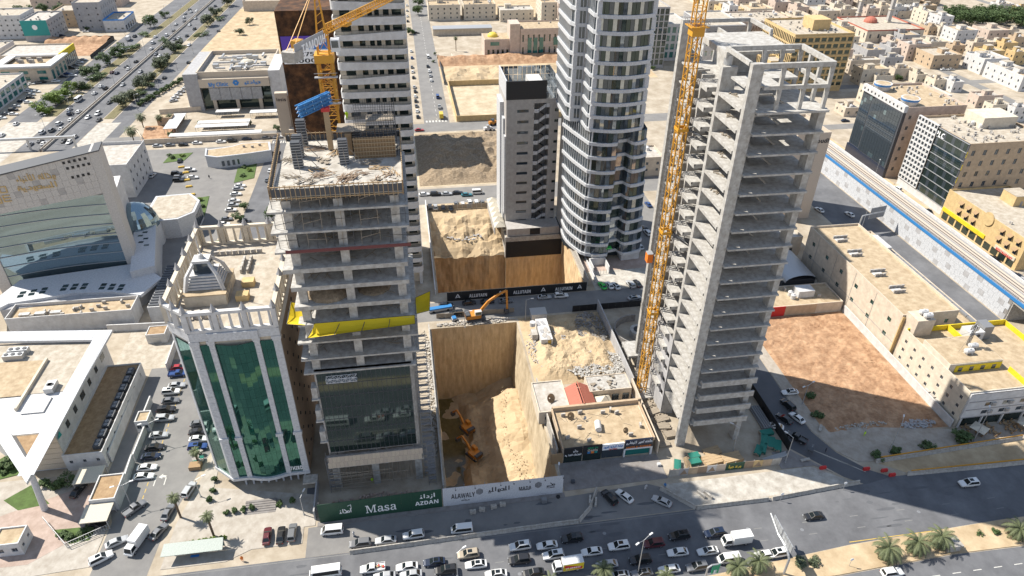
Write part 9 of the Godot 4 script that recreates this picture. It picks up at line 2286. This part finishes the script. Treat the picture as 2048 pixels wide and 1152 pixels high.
func build_traffic() -> void:
	var places := [
		["on the jammed main road",true,[[-24.2,-94.2,180,5,"white"],[-14.3,-93.9,180,2,"white"],[-11.8,-91.7,180,0,"silver"],[-7.0,-93.3,180,0,"white"],[-6.2,-91.3,180,0,"silver"],[-1.1,-93.6,180,0,"navy"],[1.3,-91.2,180,1,"black"],[6.4,-94.4,180,1,"tan"],[7.8,-91.7,180,0,"white"],[11.8,-88.8,180,0,"white"],[17.3,-91.4,180,1,"black"],[18.0,-94.8,180,1,"white"],[19.8,-87.9,180,0,"black"],[24.0,-94.2,180,0,"white"],[24.9,-91.5,180,1,"white"],[27.3,-88.2,180,4,"yellow"],[29.9,-95.1,180,1,"black"],[33.5,-91.2,180,0,"white"],[36.0,-87.6,180,0,"silver"],[39.8,-91.7,180,1,"white"],[37.8,-84.7,180,0,"silver"],[43.5,-87.6,180,1,"black"],[42.9,-84.5,180,0,"grey"],[47.7,-91.2,180,1,"maroon"],[49.0,-84.5,180,0,"white"],[52.3,-88.3,180,0,"white"],[54.1,-92.3,180,1,"black"],[55.2,-84.2,180,1,"grey"],[59.0,-87.6,180,0,"white"],[62.3,-91.8,180,1,"navy"],[62.8,-85.0,180,3,"white"],[66.3,-89.1,180,4,"white"],[71.1,-84.9,180,0,"white"],[74.0,-84.8,180,1,"white"],[87.2,-93.0,180,0,"black"],[130.1,-96.6,180,1,"white"]]],
		["beyond the palm median",true,[[96.5,-76.7,0,1,"white"]]],
		["on the lane by the hoardings",true,[[-23.5,-104.9,180,3,"white"],[-17.1,-100.6,180,1,"grey"],[-11.5,-100.7,180,0,"silver"],[-5.3,-101.1,180,1,"white"],[5.6,-101.0,180,3,"white"]]],
		["in the bay by the green glass office",true,[[-37.8,-105.6,90,0,"maroon"],[-34.8,-105.4,90,0,"black"],[-32.3,-105.6,90,1,"grey"]]],
		["in the gap between barrier rows",true,[[41.3,-105.0,115,1,"black"],[45.0,-104.9,125,0,"white"],[53.4,-102.2,140,0,"silver"]]],
		["in the street right of the concrete tower",true,[[91.6,-121.7,150,0,"white"],[95.5,-124.0,118,0,"black"],[99.0,-128.8,105,1,"black"],[102.1,-133.7,180,0,"white"],[95.4,-116.9,128,2,"black"],[99.1,-123.8,112,0,"white"]]],
		["in the row beside the white office",true,[[-69.8,-127.5,0,0,"white"],[-69.8,-130.3,0,0,"white"],[-69.8,-134.0,0,0,"navy"],[-69.7,-137.1,0,0,"black"],[-69.8,-141.4,0,0,"silver"],[-69.7,-147.5,0,1,"silver"],[-70.2,-150.9,0,1,"black"],[-70.0,-154.5,0,0,"grey"],[-70.7,-158.2,0,1,"white"],[-69.8,-160.8,0,0,"silver"],[-70.5,-165.8,0,2,"blue"],[-70.9,-168.7,0,0,"red"]]],
		["at the green glass office's left foot",true,[[-58.9,-135.6,0,1,"blue"],[-60.0,-141.2,0,0,"black"],[-59.3,-138.5,0,0,"white"],[-60.3,-144.3,0,0,"grey"]]],
		["on the lower office street",true,[[-83.9,-125.3,70,0,"black"],[-76.5,-114.2,0,0,"black"],[-72.6,-104.9,28,1,"white"],[-70.5,-108.8,25,0,"silver"],[-69.2,-117.8,45,2,"grey"],[-65.9,-107.8,250,4,"white"],[-62.0,-110.3,62,0,"grey"],[-61.3,-115.5,78,0,"grey"],[-57.9,-121.5,72,1,"silver"]]],
		["before the black hoarding",true,[[8.6,-189.3,0,1,"black"],[11.5,-184.3,180,1,"black"],[16.4,-189.9,0,0,"black"],[22.5,-189.8,0,0,"black"],[28.7,-189.4,0,0,"grey"],[41.9,-189.8,0,0,"silver"],[47.7,-189.8,0,1,"white"],[72.1,-185.3,10,0,"silver"]]],
		["on the round tower's forecourt",true,[[63.2,-193.9,100,0,"green"],[65.7,-193.8,100,0,"white"],[67.8,-193.2,100,0,"white"],[73.2,-193.3,100,1,"silver"],[75.7,-193.7,100,0,"black"]]],
		["in the lane right of the round tower",false,[[84.3,-218.0,95,0,"silver"],[90.4,-231.6,95,0,"black"],[90.4,-227.9,95,1,"white"],[98.3,-251.3,95,0,"blue"]]],
		["at the kerb above the far pit",false,[[5.5,-272.9,0,0,"white"],[10.3,-272.5,0,1,"black"],[15.1,-272.2,0,0,"silver"],[19.8,-272.6,0,0,"black"],[23.5,-270.2,0,0,"teal"],[28.4,-271.8,0,3,"white"]]],
		["on the sandy plot above the far pit",false,[[7.3,-260.8,90,1,"black"],[9.5,-260.2,90,1,"silver"],[12.6,-259.3,90,1,"black"],[15.8,-258.6,90,0,"black"],[18.2,-262.4,90,0,"grey"],[21.0,-261.4,90,0,"white"],[24.0,-262.9,90,1,"white"],[26.8,-262.2,90,1,"white"],[29.3,-262.2,90,0,"grey"]]],
		["at the long street's left kerb",false,[[8.5,-638.1,90,0,"white"],[8.0,-618.0,90,0,"silver"],[7.7,-598.5,90,0,"white"],[7.5,-581.6,90,0,"black"],[7.3,-495.5,90,0,"white"],[7.3,-479.2,90,0,"blue"],[6.6,-458.4,90,0,"grey"],[6.7,-448.3,90,0,"white"],[6.8,-436.5,90,0,"black"],[6.6,-417.7,90,0,"silver"],[6.8,-409.9,90,0,"black"],[6.5,-400.9,90,0,"white"],[6.5,-393.1,90,0,"black"],[6.5,-384.7,90,0,"grey"],[6.6,-376.1,90,0,"white"],[6.6,-367.5,90,0,"black"],[6.6,-347.7,0,0,"red"]]],
		["at the long street's right kerb",false,[[12.9,-544.7,0,0,"black"],[16.8,-459.1,90,0,"black"],[18.2,-480.0,90,3,"white"],[17.3,-448.2,90,0,"white"],[17.3,-438.7,90,0,"silver"],[17.3,-429.3,90,0,"white"],[19.3,-398.0,90,3,"blue"],[19.2,-381.0,90,2,"silver"],[19.1,-365.7,90,4,"yellow"]]],
		["on the highway below the rail wall",false,[[168.1,-237.1,100,0,"white"],[178.6,-231.7,100,0,"white"],[181.4,-153.2,120,0,"white"],[182.9,-145.6,120,1,"white"]]],
		["beyond the rail line",false,[[201.7,-273.5,105,0,"black"],[202.0,-269.7,105,0,"maroon"],[212.8,-251.5,105,1,"white"],[213.0,-230.4,105,0,"black"],[210.3,-213.6,105,1,"white"],[209.9,-206.3,105,0,"black"],[213.4,-192.0,105,0,"black"],[211.3,-183.6,105,0,"silver"],[212.2,-181.8,105,0,"grey"],[213.1,-180.0,105,0,"navy"],[212.9,-177.8,105,0,"silver"]]],
		["in the far quarter's lanes",false,[[236.3,-333.1,0,0,"navy"],[357.1,-515.8,0,0,"white"],[349.9,-503.9,0,0,"silver"],[358.1,-510.5,0,0,"white"],[353.6,-501.0,0,0,"white"],[346.5,-487.2,0,0,"white"],[360.6,-507.7,0,0,"navy"],[357.3,-498.1,0,0,"grey"],[350.3,-486.8,0,0,"navy"],[353.7,-413.3,0,0,"white"],[358.7,-412.7,0,0,"silver"]]],
		["on the boulevard's left carriageway",false,[[-181.7,-352.4,85,0,"silver"],[-178.6,-356.3,85,0,"grey"],[-181.9,-367.8,85,1,"white"],[-175.5,-352.5,85,0,"white"],[-178.2,-370.1,85,1,"grey"],[-178.0,-379.4,85,1,"white"],[-174.1,-371.9,85,0,"silver"],[-180.6,-401.1,85,0,"silver"],[-177.8,-394.3,85,1,"navy"],[-174.1,-385.0,85,0,"white"],[-180.9,-416.7,85,5,"white"],[-174.4,-397.2,85,0,"white"],[-176.2,-427.9,85,0,"white"],[-176.7,-440.7,85,0,"white"],[-172.8,-436.3,85,1,"black"],[-178.7,-468.2,85,0,"maroon"],[-175.4,-466.4,85,0,"navy"],[-173.7,-480.0,85,0,"grey"],[-170.9,-474.7,85,0,"white"],[-170.8,-490.8,85,0,"black"],[-169.1,-521.2,85,0,"white"],[-171.8,-536.2,85,1,"white"],[-174.6,-553.2,85,0,"white"],[-167.5,-556.7,85,1,"white"],[-165.9,-570.1,85,0,"grey"],[-168.9,-589.7,85,0,"white"],[-167.8,-611.3,85,0,"white"],[-164.7,-599.4,85,0,"grey"],[-170.0,-625.2,85,0,"silver"],[-169.7,-640.0,85,0,"grey"],[-166.7,-630.7,85,0,"white"]]],
		["on the boulevard's right carriageway",false,[[-167.3,-354.7,-95,0,"black"],[-164.0,-352.8,-95,0,"white"],[-163.9,-359.3,-95,0,"silver"],[-166.7,-387.6,-95,0,"white"],[-163.3,-392.5,-95,1,"white"],[-159.8,-382.8,-95,0,"black"],[-163.0,-410.6,-95,0,"black"],[-165.0,-442.2,-95,0,"silver"],[-161.9,-467.7,-95,0,"silver"],[-162.6,-507.0,-95,0,"grey"],[-159.0,-502.2,-95,0,"white"],[-162.2,-521.3,-95,0,"black"],[-159.7,-545.2,-95,0,"grey"],[-157.0,-547.2,-95,0,"silver"],[-153.0,-553.3,-95,0,"black"],[-146.0,-528.1,-95,0,"white"],[-158.3,-587.0,-95,0,"white"],[-152.0,-573.6,-95,0,"black"],[-158.2,-607.5,-95,0,"silver"],[-162.9,-634.5,-95,0,"white"],[-150.4,-595.2,-95,0,"navy"],[-153.0,-617.7,-95,0,"white"],[-151.5,-650.6,-95,0,"black"]]],
		["on the boulevard's service roads",false,[[-200.1,-366.4,90,0,"white"],[-199.8,-382.1,90,0,"white"],[-199.1,-406.8,90,0,"white"],[-228.5,-574.2,0,0,"white"],[-191.2,-547.4,90,4,"white"],[-189.5,-556.3,90,2,"grey"],[-144.2,-453.4,90,0,"black"],[-137.0,-485.1,90,0,"black"],[-133.4,-566.6,90,0,"grey"]]],
		["in the parking left of the boulevard",false,[[-210.7,-392.0,0,0,"white"],[-211.2,-398.3,0,0,"grey"],[-276.9,-566.1,0,0,"white"],[-209.8,-404.1,0,1,"black"],[-207.1,-397.3,0,0,"white"],[-211.0,-410.1,0,0,"silver"],[-211.2,-418.3,0,0,"navy"],[-221.5,-449.1,0,0,"white"],[-266.8,-567.3,0,0,"white"],[-207.1,-415.9,0,0,"white"],[-214.1,-436.0,0,0,"white"],[-209.2,-424.3,0,0,"black"],[-218.7,-450.4,0,0,"white"],[-210.8,-429.7,0,0,"silver"],[-261.9,-567.8,0,0,"silver"],[-210.0,-434.6,0,0,"white"],[-215.5,-451.6,0,0,"grey"],[-258.0,-567.8,0,0,"white"],[-213.2,-452.9,0,0,"black"],[-248.4,-564.4,0,0,"white"],[-206.1,-453.7,0,0,"white"],[-241.3,-564.1,0,0,"navy"],[-205.0,-462.7,0,0,"navy"],[-204.6,-468.4,0,0,"blue"],[-206.7,-480.9,0,1,"black"],[-200.2,-464.5,0,0,"white"],[-205.8,-486.2,0,0,"grey"],[-205.7,-492.8,0,0,"white"],[-205.5,-498.5,0,0,"silver"]]],
		["in the clinic's slanted parking row",false,[[-128.6,-409.3,30,0,"silver"],[-128.9,-414.2,30,0,"white"],[-128.4,-419.3,30,0,"white"],[-127.8,-424.3,30,0,"silver"],[-127.0,-430.3,30,0,"white"],[-126.6,-434.9,30,0,"grey"]]],
		["on the street below the carports",false,[[-120.4,-342.4,0,0,"silver"],[-114.7,-342.8,0,0,"grey"],[-108.5,-342.4,0,0,"black"],[-102.3,-343.8,0,0,"white"],[-91.1,-344.1,0,0,"white"],[-85.8,-344.5,0,1,"black"],[-79.2,-346.5,0,0,"navy"],[-69.8,-346.5,0,0,"grey"],[-64.3,-347.3,0,0,"white"],[-56.8,-347.1,0,0,"white"]]],
		["in the agency forecourt",false,[[-113.7,-307.5,80,0,"silver"],[-103.6,-308.0,0,1,"black"],[-101.2,-300.7,0,1,"black"],[-101.4,-303.3,0,1,"grey"],[-105.8,-323.1,95,0,"black"],[-98.6,-311.3,0,1,"white"],[-95.7,-303.1,0,0,"white"],[-74.0,-256.8,0,0,"white"],[-73.8,-260.9,0,0,"grey"],[-73.5,-268.8,0,0,"white"],[-73.3,-273.3,0,0,"silver"],[-73.6,-277.2,0,0,"white"],[-74.0,-283.5,0,0,"white"],[-73.9,-288.7,0,0,"silver"],[-73.6,-291.7,0,0,"white"],[-66.1,-257.4,0,0,"black"]]],
		["in the street beside the formwork tower",false,[[-62.7,-296.6,90,0,"grey"],[-62.7,-306.4,90,0,"white"],[-58.2,-272.4,90,0,"grey"],[-55.8,-273.3,90,0,"white"],[-62.1,-327.5,90,0,"white"],[-53.8,-276.1,90,1,"black"]]],
	]
	var words := ["sedan","sport utility","pickup","van","box truck","minibus"]
	var names := ["sedan_car","suv_car","pickup_truck","van","box_truck","minibus"]
	for pl in places:
		var count := {}
		for c in pl[2]:
			var kind: int = c[3]; var d := car_meshes(kind)
			var key := "%s %s" % [c[4],words[kind]]
			count[key] = count.get(key,0) + 1
			var label: String = "%s %s, %s such from left, %s" % [c[4],words[kind],nth(count[key] - 1),pl[0]]
			var yaw := deg_to_rad(c[2] + rng.randf_range(-2,2))
			var paint: String = "paint_white" if kind == 4 else "paint_" + c[4]
			var y := 0.03 if not (c[1] > -131 and c[0] < -30 and c[0] > -63) else 0.12
			if not pl[1]:
				var o := MeshInstance3D.new(); o.name = numbered(names[kind]); o.mesh = d.whole; add_child(o)
				o.set_surface_override_material(0,M[paint]); o.set_surface_override_material(1,M["car_glass"]); o.set_surface_override_material(2,M["rubber"])
				if kind == 4: o.set_surface_override_material(3,M["paint_" + c[4]])
				o.position = V(c[0],y,c[1]); o.rotation.y = yaw
				o.set_meta("label",label); o.set_meta("category","car" if kind < 2 else words[kind]); o.set_meta("group","vehicles " + pl[0])
				continue
			var t := thing(names[kind],label,"car" if kind < 2 else words[kind],V(c[0],y,c[1]),yaw,"vehicles " + pl[0])
			part("body",d.body,paint,t)
			for k in d.glass: part(k.replace("_far",""),d.glass[k],"car_glass",t)
			for x in d.wx:
				for z in [-1,1]:
					var w := part("wheel",d.wheel,"rubber",t,V(x,d.wr,z * d.hw)); part("rim",d.rim,"rim",w)
			for z in 2: part("headlight",d.lamps[z],"lamp_clear",t); part("tail_light",d.tail[z],"lamp_red",t)
			if kind == 4:
				var s := S(); s.box(-3.3,1.25,0.8,3.1,-1.05,1.05); var bx := part("cargo_box",s,"paint_white",t)
				for k in 5: bx(bx,"roof_panel","frame_white",-3.2 + k * 0.9,-2.4 + k * 0.9,3.1,3.14,-1,1)
				bx(t,"chassis","rubber",-3.2,1.3,0.45,0.8,-0.5,0.5)
				if c[4] == "yellow":
					bx(bx,"yellow_side","yellow_wall",-3.3,1.25,0.9,3,-1.08,-1.055)
					s = S(); s.T = Transform3D(Basis(Vector3.BACK,0.25),V(-1,2,-1.09)); s.box(-2.0,2.0,-0.5,0.3,-0.01,0.01); part("red_band",s,"print_red",bx)
					lettering(bx,"side_letters","JT XPRESS",V(-1,1.75,-1.11),Vector3.LEFT,0.45,"print_white",0.02,3.2)
			if kind == 0 and rng.randf() < 0.4 or kind == 1 and rng.randf() < 0.5:
				var s := S(); s.box(-0.85,0.15,1.52 if kind == 0 else 1.86,1.535 if kind == 0 else 1.875,-0.4,0.4); part("sunroof",s,"car_glass",t)
			if kind == 5: lettering(t,"side_letters","مؤسسة",V(0,0.75,-1.03),Vector3.LEFT,0.4,"print_red",0.02)
			if kind == 2 and c[4] == "white":
				for k in 5: var s := S(); s.rbox(V(-2.3 + k * 0.32,1.25,rng.randf_range(-0.4,0.4)),V(0.4,0.35,0.5),rng.randf()); part("cargo_crate",s,["red_plastic","timber","white_paint"][k % 3],t)

func person(label: String,at: Vector3,yaw: float,cloth: String,robe: bool,lean := 0.0) -> void:
	# one continuous figure: tapered capsules joined by a smooth minimum and meshed as surface nets
	var J := {"hipL": V(-0.1,0.92,0),"hipR": V(0.1,0.92,0),"kneeL": V(-0.11,0.5,0.06),"kneeR": V(0.13,0.5,-0.04),"footL": V(-0.12,0.08,-0.06),"footR": V(0.15,0.08,0.1),"chest": V(0,1.3,lean * 0.2),"neck": V(0,1.5,lean * 0.3),"head": V(0,1.66,lean * 0.36),"shL": V(-0.2,1.42,lean * 0.26),"shR": V(0.2,1.42,lean * 0.26),"elL": V(-0.27,1.14,lean * 0.3 + 0.03),"elR": V(0.28,1.15,lean * 0.3 + 0.06),"haL": V(-0.26,0.86,lean * 0.4 + 0.1),"haR": V(0.24,0.92,lean * 0.4 + 0.2)}
	var bones := [["hipL","kneeL",0.1,0.065],["kneeL","footL",0.065,0.045],["hipR","kneeR",0.1,0.065],["kneeR","footR",0.065,0.045],["hipL","hipR",0.12,0.12],["hipL","chest",0.12,0.15],["hipR","chest",0.12,0.15],["chest","neck",0.14,0.065],["neck","head",0.06,0.1],["shL","shR",0.085,0.085],["shL","elL",0.065,0.05],["elL","haL",0.05,0.04],["shR","elR",0.065,0.05],["elR","haR",0.05,0.04]]
	if robe: bones[0][3] = 0.14; bones[1][2] = 0.14; bones[1][3] = 0.15; bones[2][3] = 0.14; bones[3][2] = 0.14; bones[3][3] = 0.15
	var field := func(p: Vector3) -> float:
		var e := 0.0
		for b in bones:
			var a: Vector3 = J[b[0]]; var c: Vector3 = J[b[1]]; var ac := c - a
			var t := clampf((p - a).dot(ac) / maxf(ac.length_squared(),1e-6),0,1)
			e += exp(-26.0 * (p.distance_to(a + ac * t) - lerpf(b[2],b[3],t)))
		return -log(e + 1e-9) / 26.0
	var c := 0.05; var lo := V(-0.45,0,-0.35); var N := Vector3i(18,37,17)
	var val := {}; var vert := {}
	for x in N.x:
		for y in N.y:
			for z in N.z: val[Vector3i(x,y,z)] = field.call(lo + V(x,y,z) * c)
	for x in N.x - 1:
		for y in N.y - 1:
			for z in N.z - 1:
				var n := 0; var m := Vector3.ZERO
				for e in [[0,0,0,1,0,0],[0,1,0,1,1,0],[0,0,1,1,0,1],[0,1,1,1,1,1],[0,0,0,0,1,0],[1,0,0,1,1,0],[0,0,1,0,1,1],[1,0,1,1,1,1],[0,0,0,0,0,1],[1,0,0,1,0,1],[0,1,0,0,1,1],[1,1,0,1,1,1]]:
					var p := Vector3i(x + e[0],y + e[1],z + e[2]); var q := Vector3i(x + e[3],y + e[4],z + e[5])
					var a: float = val[p]; var b: float = val[q]
					if (a < 0) != (b < 0): m += Vector3(p).lerp(Vector3(q),a / (a - b)); n += 1
				if n > 0: vert[Vector3i(x,y,z)] = lo + m / n * c
	var s := S()
	for k in vert:
		for ax in 3:
			var d: Vector3i = [Vector3i(1,0,0),Vector3i(0,1,0),Vector3i(0,0,1)][ax]; var u: Vector3i = [Vector3i(0,1,0),Vector3i(0,0,1),Vector3i(1,0,0)][ax]; var w: Vector3i = [Vector3i(0,0,1),Vector3i(1,0,0),Vector3i(0,1,0)][ax]
			if not (val.has(k) and val.has(k + d)): continue
			if (val[k] < 0) == (val[k + d] < 0): continue
			if vert.has(k - u) and vert.has(k - w) and vert.has(k - u - w):
				if val[k] < 0: s.quad(vert[k - u - w],vert[k - w],vert[k],vert[k - u])
				else: s.quad(vert[k - u - w],vert[k - u],vert[k],vert[k - w])
	var t := thing("person",label,"person",at,yaw)
	part("body",s,cloth,t)
	var hd := S(); var h: Vector3 = J["head"]; hd.dome(h + V(0,0,0),0.1,0.13,10,4); hd.tube(h + V(0,-0.12,0.01),h,0.06,0.1,10); hd.cbox(h + V(0,-0.02,0.1),V(0.025,0.05,0.03)); part("face",hd,"skin",t)
	var hr := S(); hr.dome(h + V(0,0.02,-0.015),0.108,0.13,10,4); part("head_cover",hr,"white_paint" if robe else "cloth_dark",t)
	for q in ["haL","haR"]:
		var hn := S(); var p: Vector3 = J[q]; hn.tube(p,p + V(0,-0.1,0.02),0.042,0.036,6)
		for k in 4: hn.tube(p + V(-0.03 + k * 0.02,-0.1,0.02),p + V(-0.03 + k * 0.02,-0.17 + absf(k - 1.5) * 0.012,0.05),0.009,0.007,4)
		hn.tube(p + V(0.035,-0.04,0.03),p + V(0.05,-0.1,0.06),0.01,0.008,4)
		part("hand",hn,"skin",t)

func build_people() -> void:
	person("person in a white robe walking on the service lane",V(-18.7,0,-103.3),1.2,"white_paint",true)
	person("person in white bending beside the barriers near the silver car",V(50.8,0,-106.8),0.6,"white_paint",true,0.8)
	person("person in blue working behind the slanting barrier row",V(55.7,0,-106.5),-0.8,"boom_blue",false,0.3)
	person("person in a bright vest at the edge of the dirt lot",V(113.9,0,-115.5),0.4,"hi_vis",false)
	person("worker in a yellow vest standing on the formwork deck",V(-12.5,80.5,-149.3),0.2,"hi_vis",false)
	person("worker in a green vest in the dark base of the unfinished tower",V(-14.7,0,-118.2),0.0,"hi_vis",false)
	person("dark clothed person sitting low by the motor tricycle",V(100.6,0,-111.5),0.9,"cloth_dark",false)
	person("person in dark clothes crossing the agency forecourt",V(-88.5,0,-302.2),0.5,"cloth_dark",false)
	person("person in orange near the bus shelter wall",V(-42.4,0,-100.3),0.2,"print_orange",false)
